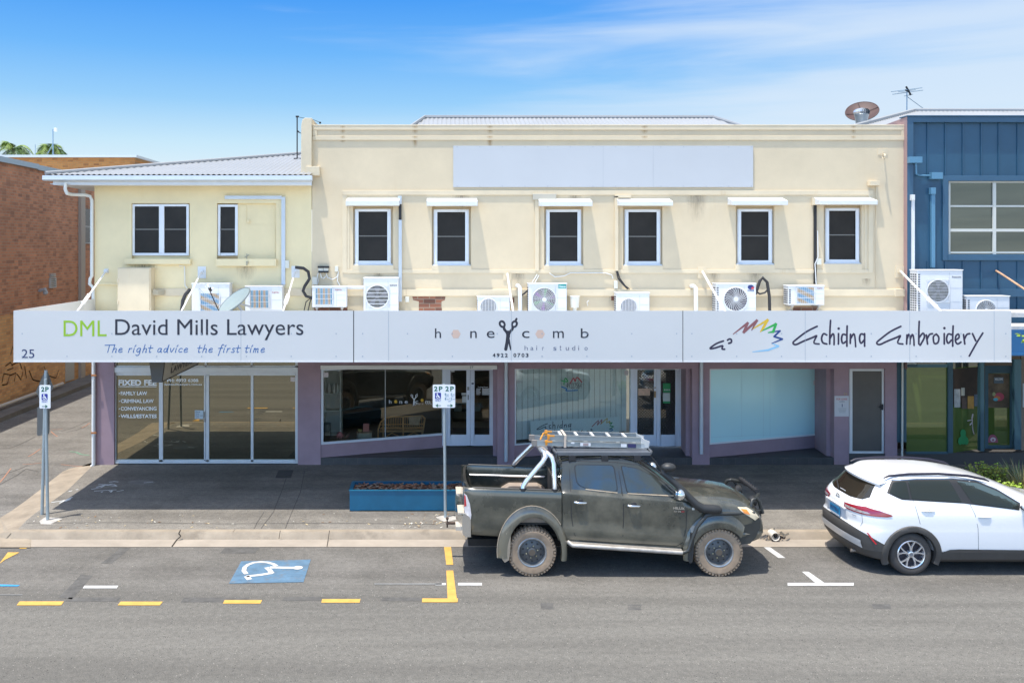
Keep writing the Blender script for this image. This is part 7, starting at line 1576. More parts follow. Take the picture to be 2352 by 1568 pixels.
for x, z in ((0, .398), (3.105, .398)):
    for s in (-1, 1): off_wheel(x, z, s)
# bumpers, tow ball
mb = MB(T); 
def bump(y): return -1.255 + .10 * (abs(y) / .86) ** 3
ys = [-.86 + 1.72 * k / 16 for k in range(17)]
sec = [(.12, .98), (.05, 1.03), (.0, 1.0), (-.012, .86), (.0, .72), (.04, .645), (.16, .65)]
mb.add([(bump(y) + dx, y, z) for y in ys for dx, z in sec], [(i * 7 + k, (i + 1) * 7 + k, (i + 1) * 7 + k + 1, i * 7 + k + 1) for i in range(16) for k in range(6)]); 
for y0, i0 in ((-.86, 0), (.86, 16)):
    mb.add([(bump(y0) + dx, y0, z) for dx, z in sec] + [(-1.02, y0 * 1.0, .65), (-1.02, y0, .93)], [tuple(range(9))])
mb.build('rear_bumper', M_chr, ute, smooth=40)
mb = MB(T)
for k in range(9): mb.box(-1.20 + .005, -1.08, -.84 + .006 * k, -.84 + .006 * k + .003, 1.032, 1.036)
mb.box(-1.235, -1.10, -.82, -.35, 1.015, 1.04); mb.box(-1.235, -1.10, .35, .82, 1.015, 1.04); mb.box(-1.268, -1.14, -.80, -.5, .74, .80); mb.build('step_pad', mat('pad_tan', (.46, .41, .34), .8, var=.2, vs=20), ute)
mb = MB(T); mb.box(-1.42, -1.15, -.03, .03, .60, .63); mb.tube([(-1.40, 0, .54), (-1.40, 0, .67)], .014, 6); mb.ball((-1.40, 0, .70), .028); mb.build('tow_bar', mat('tow_rust', (.08, .05, .035), .7), ute)
mb = MB(T)
prof = [(3.32, .80), (3.76, .88), (3.92, .965), (3.965, .93), (3.965, .80), (3.90, .735), (3.86, .65), (3.72, .54), (3.46, .52), (3.40, .62)]
def bb_sec(y): q = max(0, (abs(y) - .45) / .40); return [(min(px_, 3.97) - (.14 * q * max(0, (px_ - 3.4) / .5)), pz) for px_, pz in prof]
yy = [-.86, -.80, -.6, -.45, .45, .6, .80, .86]; n = len(prof)
mb.add([(px_, y * 1.0, pz) for y in yy for px_, pz in bb_sec(y)], [(i * n + k, (i + 1) * n + k, (i + 1) * n + (k + 1) % n, i * n + (k + 1) % n) for i in range(len(yy) - 1) for k in range(n)] + [tuple(range(n)), tuple((len(yy) - 1) * n + k for k in range(n))[::-1]])
bbar = mb.build('bull_bar', mat('steel_black', (.032, .034, .032), .42, var=.3, vs=4), ute, smooth=25)
for s in (-1, 1):
    tub([(3.74, s * .70, .88), (3.70, s * .68, 1.10), (3.74, s * .64, 1.20), (3.82, s * .60, 1.225), (3.88, s * .58, 1.16), (3.94, s * .57, .96)], .032).build('hoop', MATS['steel_black'], bbar, smooth=60)
    tub([(3.76, s * .64, 1.00), (3.92, s * .57, 1.02)], .022).build('hoop', MATS['steel_black'], bbar, smooth=60)
    tub([(3.72, s * .80, 1.03), (2.98, s * .90, 1.045), (2.88, s * .925, 1.03), (2.72, s * .935, .84), (2.63, s * .935, .60), (2.58, s * .935, .45), (2.50, s * .93, .415), (2.3, s * .93, .425)], .033).build('side_rail', MATS['steel_black'], bbar, smooth=60)
    mb = MB(T); mb.lathe([(.001, 0), (.085, .0), (.09, -.05), (.05, -.10), (.001, -.11)], (3.89, s * .36, 1.11), 'x', 18); mb.build('driving_light', M_blkpl, bbar, smooth=40)
tub([(3.80, -.62, 1.22), (3.93, -.40, 1.235), (3.96, 0, 1.24), (3.93, .40, 1.235), (3.80, .62, 1.22)], .032).build('top_tube', MATS['steel_black'], bbar, smooth=60)
mb = MB(T); mb.tube([(3.90, -.42, 1.29), (3.90, .42, 1.29)], .038, 8); 
for k in range(-3, 4): mb.tube([(3.87, .11 * k, 1.26), (3.93, .11 * k, 1.33)], .014, 5)
mb.build('light_bar', M_black, bbar, smooth=50)
# side steps
for s in (-1, 1):
    mb = MB(T); mb.tube([(.60, s * .84, .56), (.66, s * .93, .535), (1.6, s * .935, .475), (2.48, s * .935, .415)], .036, 8); mb.box(.66, 2.45, s * .80, s * .93, .468, .474) if False else None
    mb.add([(.64, s * .80, .578), (.64, s * .93, .572), (2.48, s * .93, .452), (2.48, s * .80, .458)], [(0, 1, 2, 3)]); mb.build('side_step', M_step, ute, smooth=50)
# lamps and badges at the front
for s in (-1, 1):
    f = near(.012) if s < 0 else far(.012)
    mb = MB(T); mb.slot(0); patch(mb, roundpoly([(3.42, 1.14), (3.60, 1.125), (3.73, 1.045), (3.81, .945), (3.80, .86), (3.68, .95), (3.50, 1.06)], .02), lambda x, z: f(min(x, 3.85), z), 3)
    hl = mb.build('headlight', mat('lamp_yellowed', (.62, .53, .37), .15, coat=1, var=.12, vs=8), ute, smooth=60)
    f2 = near(.018) if s < 0 else far(.018)
    mb = MB(T); patch(mb, [(3.48, 1.115), (3.58, 1.10), (3.63, 1.02), (3.53, 1.045)], f2, 1); mb.build('indicator', mat('lamp_amber', (.70, .22, .02), .25, coat=1), hl)
    mb = MB(T); patch(mb, roundpoly([(2.655, 1.145), (2.70, 1.145), (2.70, 1.105), (2.655, 1.105)], .012), f(0) if False else f, 1); mb.build('side_repeater', mat('lens_white', (.6, .58, .52), .3), ute)
mb = MB(T); mb.box(3.88, 3.91, -.42, .42, .70, .86); mb.build('grille', M_blkpl, ute)
mb = MB(T); yb_s = -(side_y(2.42, 1.13) + .004); put(mb, 'HILUX', Vector((2.345, yb_s, 1.118)), Vector((2.535, yb_s, 1.108)), Vector((2.345, yb_s, 1.160)), .003, bold=.04); bd = mb.build('lettering', M_chr, ute)
mb = MB(T); put(mb, '3.0', Vector((2.352, yb_s - .002, 1.072)), Vector((2.40, yb_s - .002, 1.070)), Vector((2.352, yb_s - .002, 1.098)), .003, bold=.03); put(mb, 'D4-', Vector((2.42, yb_s - .002, 1.069)), Vector((2.478, yb_s - .002, 1.067)), Vector((2.42, yb_s - .002, 1.095)), .003, bold=.03); mb.build('lettering', M_chr, ute); mb = MB(T); put(mb, 'D', Vector((2.482, yb_s - .002, 1.067)), Vector((2.53, yb_s - .002, 1.066)), Vector((2.482, yb_s - .002, 1.093)), .003, bold=.03); mb.build('lettering', MATS['lamp_red'], ute)
# dark stain under the mirror and mirrors
for s in (-1, 1):
    y = s * .93; mb = MB(T); mb.slot(0).ball((2.44, y * 1.02, 1.375), .085, .10, .095, 14, 10); mb.tube([(2.42, s * .82, 1.33), (2.43, y, 1.335)], .03, 6); mb.slot(1).add([(2.375, y * 1.02 - .08, 1.32), (2.375, y * 1.02 + .08, 1.32), (2.375, y * 1.02 + .08, 1.43), (2.375, y * 1.02 - .08, 1.43)], [(0, 1, 2, 3)]); mb.build('wing_mirror', [M_chr, mat('mirror_face', (.35, .42, .48), .05, 1.0)], ute, smooth=60)
# snorkel on the near side
mb = MB(T); mb.tube([(2.16, -.80, 1.72), (2.24, -.815, 1.66), (2.36, -.85, 1.56), (2.50, -.875, 1.43), (2.62, -.895, 1.30), (2.72, -.905, 1.20), (2.83, -.905, 1.135), (2.98, -.90, 1.12), (3.10, -.885, 1.11), (3.13, -.86, 1.11)], [.048, .05, .052, .056, .06, .068, .075, .08, .07, .04], 12)
sn = mb.build('snorkel', M_blkpl, ute, smooth=60)
mb = MB(T); mb.ball((2.28, -.82, 1.80), .125, .10, .072, 16, 10); mb.tube([(2.2, -.80, 1.72), (2.22, -.80, 1.78)], .05, 10); mb.build('snorkel_head', M_blkpl, sn, smooth=60)
# polished sports bar over the tray
mb = MB(T); mb.tube([(-.15, -.80, 1.43), (-.14, -.79, 1.48), (-.08, -.765, 1.56), (.20, -.69, 1.86), (.245, -.66, 1.93), (.24, -.60, 1.985), (.20, -.50, 2.0), (.18, .0, 2.0), (.20, .50, 2.0), (.24, .60, 1.985), (.245, .66, 1.93), (.20, .69, 1.86), (-.08, .765, 1.56), (-.14, .79, 1.48), (-.15, .80, 1.43)], .042, 12); sbar = mb.build('sports_bar', M_tube, ute, smooth=60)
for s in (-1, 1):
    tub([(.385, s * .79, 1.41), (.385, s * .785, 1.50), (.38, s * .70, 1.83), (.36, s * .665, 1.92), (.30, s * .60, 1.975), (.22, s * .52, 1.995)], .040, 12).build('bar_leg', M_tube, sbar, smooth=60)
    mb = MB(T); mb.tube([(-.15, s * .80, 1.40), (-.15, s * .80, 1.45)], .055, 12); mb.tube([(.385, s * .79, 1.395), (.385, s * .79, 1.435)], .055, 12); mb.build('foot', M_blkpl, sbar)
mb = MB(T); mb.box(.17, .34, -.25, .25, 1.96, 1.985); mb.build('brake_light_plate', M_tube, sbar)
# flat roof rack
mb = MB(T); za = 1.985; x0, x1 = .46, 2.02
for s in (-1, 1): mb.box(x0, x1, s * .60, s * .66, za - .03, za + .025)
mb.tube([(x1, -.63, za), (x1 + .05, -.5, za), (x1 + .05, .5, za), (x1, .63, za)], .026, 8); mb.tube([(x0, -.63, za), (x0 - .03, -.5, za), (x0 - .03, .5, za), (x0, .63, za)], .026, 8)
for k in range(9): y = -.52 + .13 * k; mb.box(x0, x1, y - .045, y + .045, za + .004, za + .02)
rk = mb.build('roof_rack', mat('rack_grey', (.12, .13, .145), .45, .3, var=.12, vs=5), ute, bevel=.004)
mb = MB(T)
for x in (.70, 1.25, 1.80):
    for s in (-1, 1): mb.box(x - .06, x + .06, s * .60, s * .66, 1.86, za - .03)
for s in (-1, 1): mb.box(.52, 1.95, s * .615, s * .645, 1.895, 1.915)
mb.build('rack_foot', M_black, rk, bevel=.006)
MB(T).tube([(2.02, -.60, 1.965), (2.36, -.66, 1.50)], .011, 6).build('brace', M_black, rk)

# ------------------------------------------------------------------ aluminium ladder strapped on the rack
M_lad = mat('ladder_alu', (.36, .38, .375), .45, .4, var=.12, vs=6)
zL = za + .05
ld = thing('ladder', 'folded aluminium ladder with orange end caps lying on the truck roof rack', 'ladder', (OX + 1.05, OY - .1, zL))
TL_ = Matrix.Translation((OX, OY, 0)) @ Matrix.Translation((1, 0, zL)) @ Matrix.Rotation(R(1.6), 4, 'Y') @ Matrix.Translation((-1, 0, -zL))
def rl(x0, x1, y, z0, h, name='rail'):
    mb = MB(TL_); mb.box(x0, x1, y - .012, y + .012, z0, z0 + h); mb.box(x0, x1, y - .03, y + .012, z0, z0 + .008); mb.box(x0, x1, y - .03, y + .012, z0 + h - .008, z0 + h); return mb.build(name, M_lad, ld)
for y in (-.33, .09): rl(.13, 1.98, y, zL, .085)
for y in (-.30, .06): rl(.34, 1.93, y, zL + .095, .085)
for k in range(6):
    x = .45 + .28 * k; MB(TL_).box(x - .03, x + .03, -.31, .07, zL + .04, zL + .055).build('rung', M_lad, ld)
    if k < 5: MB(TL_).box(x + .09, x + .13, -.29, .05, zL + .15, zL + .18).build('rung', mat('rung_white', (.60, .60, .58), .5), ld)
mb = MB(TL_)
for x, y, z in ((.30, -.335, zL), (.34, -.305, zL + .095), (.34, .055, zL + .095)): mb.box(x - .02, x + .02, y - .02, y + .02, z - .004, z + .09); mb.box(x - .03, x + .10, y - .035, y - .028, z + .06, z + .088)
mb.tube([(.20, -.30, zL + .09), (.26, -.22, zL + .19), (.33, -.20, zL + .19)], .012, 5); mb.build('orange_cap', mat('cap_orange', (.75, .30, .03), .5), ld)
mb = MB(TL_)
for y in (-.33, .09): mb.box(.05, .14, y - .03, y + .03, zL - .012, zL + .088)
mb.build('rubber_foot', mat('foot_grey', (.22, .20, .18), .8), ld)
mb = MB(TL_); mb.prism([(1.93, zL), (2.06, zL + .01), (2.08, zL + .12), (1.98, zL + .15), (1.93, zL + .19)], 'y', -.35, -.31); mb.prism([(1.93, zL), (2.06, zL + .01), (2.08, zL + .12), (1.98, zL + .15), (1.93, zL + .19)], 'y', .07, .11); mb.box(2.02, 2.05, -.33, .09, zL + .06, zL + .10); mb.build('end_bracket', mat('bracket_alu', (.62, .63, .62), .4, .4), ld)
mb = MB(TL_); mb.slot(0).box(.88, 1.06, -.364, -.361, zL + .015, zL + .07); mb.slot(1).box(.93, 1.02, -.367, -.3645, zL + .02, zL + .065); mb.slot(0).box(1.58, 1.68, -.364, -.361, zL + .015, zL + .07); mb.slot(2).box(1.70, 1.84, -.364, -.361, zL + .01, zL + .075); mb.slot(0).box(.72, .78, -.364, -.361, zL + .05, zL + .075); mb.build('sticker', [mat('stk_white', (.7, .7, .7), .6), mat('stk_grey', (.36, .28, .27), .6), mat('stk_navy', (.03, .03, .10), .6)], ld)
mb = MB(); z1 = zL
for x in (.62,): mb.T = TL_; mb.box(x - .02, x + .02, -.37, -.362, zL - .02, zL + .19); mb.box(x - .02, x + .02, -.36, .12, zL + .183, zL + .189)
mb.build('strap', mat('strap_tan', (.58, .47, .37), .8), ld)
MB(TL_).tube([(.18, -.30, zL), (.30, -.45, zL - .06), (.38, -.60, zL - .10)], .006, 4).build('cord', MATS['strap_tan'], ld)

# ------------------------------------------------------------------ white compact sport utility car
SX, SY = 7.93, 15.74
S = Matrix.Translation((SX, SY, 0))
suv = thing('white_car', 'white compact sport utility car with grey lower trim, seen from its rear side', 'car', (SX + 1.3, SY, 0))
#      z    xr    xf   hw   Lr   n
SL = [(.20, -.60, 3.25, .78, .45, 2.6), (.27, -.80, 3.42, .865, .55, 2.8), (.40, -.885, 3.50, .893, .60, 2.9), (.55, -.91, 3.52, .902, .62, 3.0), (.70, -.912, 3.53, .905, .62, 3.0), (.735, -.89, 3.52, .905, .60, 3.0), (.78, -.855, 3.49, .903, .58, 3.0), (.92, -.865, 3.40, .90, .58, 2.9), (1.00, -.86, 3.2, .893, .58, 2.9),
      (1.06, -.84, 2.9, .882, .56, 2.9), (1.12, -.80, 2.52, .868, .54, 2.9), (1.19, -.735, 2.34, .848, .52, 2.9), (1.25, -.665, 2.19, .82, .50, 2.9), (1.36, -.56, 1.92, .772, .48, 3.0), (1.46, -.455, 1.66, .725, .45, 3.0), (1.515, -.39, 1.49, .695, .42, 3.2), (1.55, -.34, 1.34, .665, .40, 3.2), (1.58, -.28, 1.17, .62, .36, 3.2), (1.602, -.2, 1.0, .55, .36, 3.0), (1.615, -.08, .82, .44, .3, 2.8)]
def srow(z):
    xr, xf, hw, Lr, nn = interp(SL, z); return xr, xf, hw, min(Lr, (xf - xr) * .4), nn
def lfr(z): r_ = srow(z); return min(.75, (r_[1] - r_[0]) * .45)
def s_near(x, z):
    xr, xf, hw, Lr, nn = srow(z)
    if x < xr + Lr: u = min(1, max(0, (xr + Lr - x) / Lr)); return hw * (1 - u ** nn) ** (1 / nn)
    Lf = lfr(z)
    if x > xf - Lf: u = min(1, max(0, (x - xf + Lf) / Lf)); return hw * (1 - u ** 2.6) ** (1 / 2.6)
    return hw
def s_rear(y, z):
    xr, xf, hw, Lr, nn = srow(z); u = min(1, abs(y) / hw); return xr + Lr * (1 - (1 - u ** nn) ** (1 / nn))
zs_ = [.20, .235, .27, .33, .40, .47, .55, .63, .70, .717, .735, .757, .78, .85, .92, .96, 1.0, 1.03, 1.06, 1.09, 1.12, 1.155, 1.19, 1.22, 1.25, 1.305, 1.36, 1.41, 1.46, 1.488, 1.515, 1.533, 1.55, 1.565, 1.58, 1.592, 1.602, 1.609, 1.615]
def sring(z):
    xr, xf, hw, Lr, nn = srow(z); p = []
    K = 16
    for k in range(K):                       # rear centre to near side
        a = math.pi / 2 * k / K; p.append((xr + Lr * (1 - math.cos(a) ** (2 / nn)), -hw * math.sin(a) ** (2 / nn)))
    Lf = lfr(z); x_a, x_b = xr + Lr, xf - Lf
    for k in range(13): p.append((lerp(x_a, x_b, k / 12), -hw))
    for k in range(1, K + 1): a = math.pi / 2 * k / K; p.append((x_b + Lf * math.sin(a) ** (2 / 2.6), -hw * max(0, math.cos(a)) ** (2 / 2.6)))
    return [(x, y, z) for x, y in p] + [(x, -y, z) for x, y in p[1:-1][::-1]]
mb = MB(S); rings = [sring(z) for z in zs_]; n = len(rings[0])
mb.add([v for r_ in rings for v in r_], [(i * n + k, i * n + (k + 1) % n, (i + 1) * n + (k + 1) % n, (i + 1) * n + k) for i in range(len(rings) - 1) for k in range(n)] + [tuple(range(n))[::-1], tuple((len(rings) - 1) * n + k for k in range(n))])
M_wcar = mat('car_white', (.80, .80, .80), .28, coat=1.0); M_clad = mat('cladding_grey', (.060, .056, .052), .55, var=.1, vs=6)
sb = mb.build('body', [M_wcar, M_clad], suv, smooth=40)
def scyl(cx, r): return MB(S).prism([(cx + r * math.cos(R(k)), .35 + r * math.sin(R(k))) for k in range(0, 360, 8)], 'y', -1.2, 1.2)
cut(sb, [scyl(0, .40), scyl(2.64, .40)])
bm = bmesh.new(); bm.from_mesh(sb.data); o_ = WO[sb.name] - Vector((SX, SY, 0))
for co, no in (((-.85, 0, .742), (.56, 0, 1)), ((0, 0, .40), (0, 0, 1))):
    bmesh.ops.bisect_plane(bm, geom=bm.verts[:] + bm.edges[:] + bm.faces[:], plane_co=Vector(co) - o_, plane_no=Vector(no).normalized())
for f in bm.faces:
    c = f.calc_center_median() + o_
    if c.z < .40 or (c.x < .2 and c.z < .742 - .56 * (c.x + .85)): f.material_index = 1
bm.to_mesh(sb.data); bm.free(); shade(sb, 40)
def sn_(off): return lambda x, z: (x, -(s_near(x, z) + off), z)
def sf_(off): return lambda x, z: (x, s_near(x, z) + off, z)
def ring_s(z, off):
    """walk the outline from the rear centre towards the near side; returns position at arc length s"""
    pts = [Vector((s_rear(y, z), -y, z)) for y in [srow(z)[2] * math.sin(math.pi / 2 * k / 60) for k in range(61)]]; xr, xf, hw, Lr, nn = srow(z); pts.append(Vector((xr + Lr + 1.2, -hw, z)))
    return pts
def on_ring(off, mir=1):
    def f(s, z):
        p = ring_s(z, off); acc = 0
        for a, b in zip(p, p[1:]):
            d = (b - a).length
            if acc + d >= s:
                q = a.lerp(b, (s - acc) / d); t = (b - a).normalized(); nrm = Vector((t.y, -t.x, 0)); nrm = nrm if nrm.x < 0 or nrm.y < 0 else -nrm; q = q + nrm * off; return (q.x, q.y * mir, q.z)
            acc += d
        return tuple(p[-1])
    return f
G_suv = glass('car_glass', (.24, .30, .29), (.08, .09, .085), .05, .15, (.030, .034, .030))
qw = roundpoly([(-.315, 1.345), (-.20, 1.51), (.0, 1.528), (.0, 1.262), (-.12, 1.268)], .035)
win1 = qw; win2 = roundpoly([(.035, 1.53), (.735, 1.535), (.86, 1.215), (.035, 1.258)], .02); win3 = roundpoly([(.86, 1.532), (1.22, 1.49), (1.52, 1.37), (1.80, 1.185), (1.77, 1.11), (1.03, 1.20)], .03)
for f in (sn_, sf_):
    mb = MB(S); patch(mb, [(-.345, 1.345), (-.215, 1.53), (.2, 1.552), (.80, 1.555), (1.22, 1.512), (1.54, 1.385), (1.835, 1.19), (1.79, 1.092), (.9, 1.195), (.0, 1.243), (-.13, 1.25)], f(.004), 4); mb.build('window_trim', M_black, sb)
    for w_, nm in ((win1, 'quarter_window'), (win2, 'rear_door_window'), (win3, 'front_door_window')): mb = MB(S); patch(mb, w_, f(.009), 3); mb.build(nm, G_suv, suv)
    mb = MB(S); strip(mb, [(-.215, 1.535), (.2, 1.558), (.80, 1.561), (1.22, 1.518), (1.54, 1.392), (1.84, 1.195)], .012, f(.010)); mb.build('window_chrome', mat('trim_blue_steel', (.25, .33, .45), .25, .8), sb)
    mb = MB(S); strip(mb, [(.05, 1.24), (.10, 1.0), (.13, .87)], .008, f(.003)); strip(mb, [(.985, 1.19), (1.05, 1.02), (1.09, .80), (1.10, .45), (1.12, .30)], .008, f(.003)); strip(mb, [(.45, .41), (1.1, .41)], .006, f(.003)); mb.build('shut_line', mat('gap_grey', (.16, .17, .19), .7), sb)
    for x, z in ((.27, 1.075), (1.20, .985)):
        p = f(0)(x, z); sgn = -1 if p[1] < 0 else 1; mb = MB(S); mb.tube([(x - .11, p[1] + sgn * .006, z + .004), (x - .06, p[1] + sgn * .016, z + .004), (x + .06, p[1] + sgn * .016, z), (x + .11, p[1] + sgn * .006, z - .002)], [.010, .014, .014, .010], 7); mb.build('door_handle', M_wcar, suv, smooth=60)
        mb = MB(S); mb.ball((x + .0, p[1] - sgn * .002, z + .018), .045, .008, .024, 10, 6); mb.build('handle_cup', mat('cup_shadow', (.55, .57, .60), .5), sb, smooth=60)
    mb = MB(S); p = f(.02)(1.80, 1.15); sgn = -1 if p[1] < 0 else 1; mb.slot(0).ball((1.87, sgn * 1.0, 1.185), .10, .12, .075, 14, 10); mb.slot(1).tube([(1.84, sgn * .84, 1.13), (1.86, sgn * .95, 1.13)], .03, 6); mb.ball((1.87, sgn * 1.0, 1.13), .09, .105, .03, 12, 6); mb.build('wing_mirror', [M_wcar, M_black], suv, smooth=60)
    # sills and arches
    mb = MB(S); patch(mb, [(.40, .40), (.46, .385), (.62, .445), (.78, .452), (2.15, .435), (2.28, .40), (2.26, .24), (.42, .24)], f(.014), 3); mb.build('sill_cladding', M_clad, suv)
def sarch(cx, mir):
    mb = MB(S); an = [R(v) for v in range(-22, 205, 8)]; k = len(an); rows = []
    for r_, off in ((.385, -.05), (.392, .022), (.43, .03), (.475, .024), (.487, .004), (.487, -.02)):
        rows.append([(cx + r_ * math.cos(a) * (1 + .02), mir * (s_near(max(-.8, cx + r_ * math.cos(a)), max(.26, .35 + r_ * math.sin(a))) + off), .35 + r_ * math.sin(a) * (1.0)) for a in an])
    mb.add([v for r_ in rows for v in r_], [(j * k + i, j * k + i + 1, (j + 1) * k + i + 1, (j + 1) * k + i) for j in range(5) for i in range(k - 1)]); return mb.build('arch_cladding', M_clad, suv, smooth=50)
for cx in (0, 2.64):
    for mir in (-1, 1): sarch(cx, mir)
mb = MB(S); mb.box(-.5, 3.1, -.6, .6, .24, .40); mb.box(-.45, .45, -.52, .52, .3, .78); mb.box(2.2, 3.1, -.52, .52, .3, .78); mb.build('underbody', M_under, suv)
# rear window, spoiler, lamps, plate
rw_ = [(-.58, 1.19), (-.64, 1.24), (-.52, 1.445), (.52, 1.445), (.64, 1.24), (.58, 1.19), (.3, 1.165), (-.3, 1.165)]
mb = MB(S); patch(mb, rw_, lambda y, z: (s_rear(y, z) - .006, y, z), 4); mb.build('rear_window', glass('rear_glass', (.70, .62, .50), (.10, .09, .08), .12, .3, (.030, .024, .018)), suv, smooth=60)
mb = MB(S); K = 14; row = []
for k in range(K + 1):
    y = -.64 + 1.28 * k / K; e = -.575 + .16 * (abs(y) / .64) ** 2.2; zt = 1.487 - .03 * (abs(y) / .64) ** 2; tx = max(-.3, s_rear(y, 1.53)) 
    row.append([(tx + .06, y, 1.548 - .035 * (abs(y) / .64) ** 2.5), (tx - .05, y, 1.533 - .03 * (abs(y) / .64) ** 2.5), (e, y, zt), (e + .005, y, zt - .035), (s_rear(y, 1.44) + .01, y, 1.435)])
mb.add([v for r_ in row for v in r_], [(i * 5 + j, (i + 1) * 5 + j, (i + 1) * 5 + j + 1, i * 5 + j + 1) for i in range(K) for j in range(4)]); mb.build('roof_spoiler', M_wcar, suv, smooth=35)
tail = [(.27, 1.06), (.50, 1.078), (.74, 1.105), (.97, 1.075), (1.17, 1.02), (1.20, .995), (1.12, .982), (.88, .98), (.62, .978), (.31, .975)]
for mir in (1, -1):
    mb = MB(S); patch(mb, tail, on_ring(.010, mir), 3); tl = mb.build('tail_lamp', mat('lamp_ruby', (.27, .008, .018), .18, coat=1, var=.15, vs=12), suv, smooth=60)
    mb = MB(S); patch(mb, [(.30, 1.035), (.55, 1.04), (.80, 1.03), (.86, 1.01), (.80, .997), (.60, .995), (.34, 1.0)], on_ring(.013, mir), 2); mb.build('clear_lens', mat('lens_smoke', (.30, .26, .26), .15, coat=1, var=.6, vs=22), tl, smooth=60)
    mb = MB(S); patch(mb, [(.85, .70), (.875, .70), (1.0, .53), (.975, .52)], on_ring(.012, mir), 2); mb.build('reflector', mat('reflector_red', (.55, .02, .03), .3), suv)
    mb = MB(S); strip(mb, [(.72, .965), (.735, .85), (.70, .76)], .008, on_ring(.003, mir)); mb.build('tailgate_gap', MATS['gap_grey'], sb)
mb = MB(S)
prev = None
for k in range(29):
    y = -.74 + 1.48 * k / 28; zz = lambda v: v - .05 * (abs(y) / .74) ** 4
    cur = [(s_rear(y, .55) - .022, y, zz(.60)), (s_rear(y, .50) - .028, y, zz(.55)), (s_rear(y, .45) - .012, y, zz(.47))]
    if prev: mb.add(prev + cur, [(0, 3, 4, 1), (1, 4, 5, 2)])
    prev = cur
mb.build('skid_trim', mat('trim_silver', (.62, .64, .66), .3, .5), suv, smooth=50)
mb = MB(S); patch(mb, [(-.40, .78), (-.34, .95), (.34, .95), (.40, .78)], lambda y, z: (s_rear(y, z) - .004 + .0, y, z), 2); mb.build('plate_recess', mat('recess_pale', (.66, .68, .71), .4), sb)
mb = MB(S); xq = s_rear(0, .86) - .03; mb.box(xq, xq + .014, -.186, .186, .795, .93); npl = mb.build('number_plate', mat('plate_blue2', (.02, .22, .42), .5), suv)
mb = MB(S); put(mb, 'KITE-J', Vector((xq - .001, .15, .83)), Vector((xq - .001, -.15, .83)), Vector((xq - .001, .15, .905)), .002, bold=.02); mb.build('lettering', M_navy, npl); mb = MB(S); mb.box(xq - .003, xq, -.186, .186, .78, .80); mb.build('plate_frame', mat('frame_pale', (.6, .6, .62), .5), npl)
mb = MB(S); mb.box(s_rear(0, .98) - .03, s_rear(0, .98) + .02, -.36, .36, .955, .985); mb.build('plate_garnish', M_wcar, sb, bevel=.008)
mb = MB(S); ec = Vector((s_rear(0, 1.09) - .012, 0, 1.085)); lo = lambda a, b, cz=0: mb.tube([ec + Vector((.012 * (b * math.sin(t) + cz) / .06 * 0, a * math.cos(t), b * math.sin(t) + cz)) for t in [2 * math.pi * k / 24 for k in range(25)]], .006, 5)
lo(.068, .048); lo(.03, .046); lo(.066, .02, .018); mb.build('emblem', M_chr, suv)
mb = MB(S); P_ = on_ring(.006); a_, b_, c_2 = Vector(P_(.52, .905)), Vector(P_(.62, .905)), Vector(P_(.52, .93)); put(mb, 'Hybrid', a_, b_, c_2, .003, shear=.2); mb.build('lettering', mat('badge_slate', (.10, .14, .24), .4), suv)
mb = MB(S); wc = Vector((s_rear(.12, 1.18) - .02, .12, 1.185)); mb.tube([wc, Vector((s_rear(.36, 1.25) - .02, .40, 1.27))], .012, 5); mb.build('rear_wiper', M_black, suv); mb = MB(S); mb.box(s_rear(.05, 1.2) - .012, s_rear(.05, 1.2) - .008, -.08, .12, 1.18, 1.205); mb.build('window_label', mat('label_white', (.7, .7, .7), .6), suv)
for s in (-1, 1):
    mb = MB(S); mb.tube([(-.33, s * .60, 1.555), (-.24, s * .60, 1.592), (.1, s * .60, 1.622), (.6, s * .60, 1.628), (1.1, s * .60, 1.592), (1.38, s * .60, 1.535), (1.46, s * .60, 1.50)], [.012, .02, .022, .022, .022, .02, .01], 8); mb.build('roof_rail', mat('rail_dark', (.022, .020, .035), .35), suv, smooth=60)
MB(S).tube([(-.84, -.50, .30), (-.72, -.50, .30)], .03, 10).build('exhaust', mat('exhaust', (.30, .26, .22), .5, .6), suv)
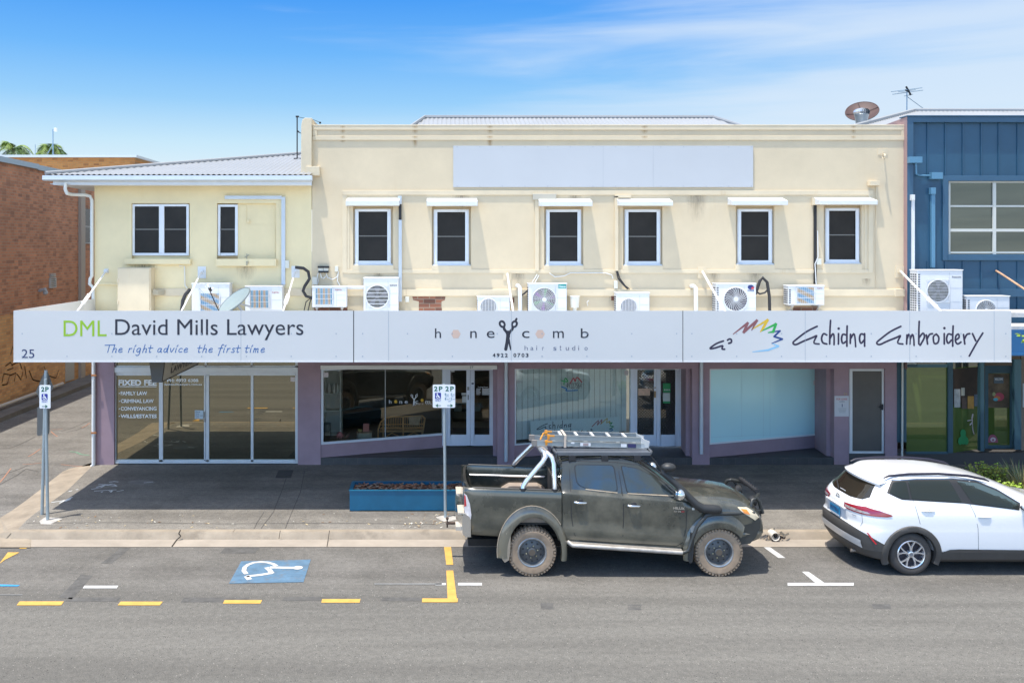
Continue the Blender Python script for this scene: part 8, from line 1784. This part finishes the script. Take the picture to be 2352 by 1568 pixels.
def alloy(x, s):
    z = .352; c = (x, 0, z); W1, W0 = s * .885, s * .67; r = .352; w = MB(S)
    w.lathe([(.235, W1 - s * .015), (.28, W1), (.315, W1 - s * .006), (.34, W1 - s * .03), (r, W1 - s * .07), (r, W0 + s * .05), (.33, W0), (.235, W0 + s * .01)], c, 'y', 56, True); t_ = w.build('wheel', M_tyre2, suv, smooth=35)
    w = MB(S); w.slot(0).lathe([(.236, W1 - s * .016), (.225, W1 - s * .006), (.213, W1 - s * .012), (.20, W1 - s * .06)], c, 'y', 48); w.slot(1).lathe([(.20, W1 - s * .06), (.17, W1 - s * .10), (.001, W1 - s * .10)], c, 'y', 32)
    w.slot(0).lathe([(.055, W1 - s * .06), (.05, W1 - s * .02), (.042, W1 - s * .016), (.001, W1 - s * .016)], c, 'y', 24)
    for k in range(5):                     # five split spokes
        a = 2 * math.pi * k / 5 + math.pi / 2
        for sd in (-1, 1):
            pts = []
            for q, da, hw_ in ((.045, .0, .016), (.13, .13 * sd, .015), (.19, .25 * sd, .016), (.218, .30 * sd, .021)):
                aa = a + da; ct = Vector((x + q * math.cos(aa), 0, z + q * math.sin(aa))); tn = Vector((-math.sin(aa), 0, math.cos(aa))); dp = W1 - s * (.018 if q > .1 else .024)
                pts += [ct - tn * hw_ + Vector((0, dp + -s * .02, 0)), ct - tn * hw_ * .7 + Vector((0, dp, 0)), ct + tn * hw_ * .7 + Vector((0, dp, 0)), ct + tn * hw_ + Vector((0, dp - s * .02, 0))]
            w.add(pts, [(4 * j + i, 4 * j + i + 1, 4 * j + 5 + i, 4 * j + 4 + i) for j in range(3) for i in range(3)])
    w.build('rim', [mat('alloy_silver', (.72, .73, .76), .25, .8), mat('rim_dark', (.04, .035, .045), .6)], t_, smooth=40)
    w = MB(S)
    for k in range(5): a = 2 * math.pi * (k + .5) / 5 + math.pi / 2; w.disc((x + .062 * math.cos(a), W1 - s * .055, z + .062 * math.sin(a)), .011, n=8)
    w.disc((x, W1 - s * .0145, z), .03, n=16); w.build('hub_cap', mat('cap_grey', (.20, .21, .24), .4, .5), t_)
for x in (0, 2.64):
    for s in (-1, 1): alloy(x, s)
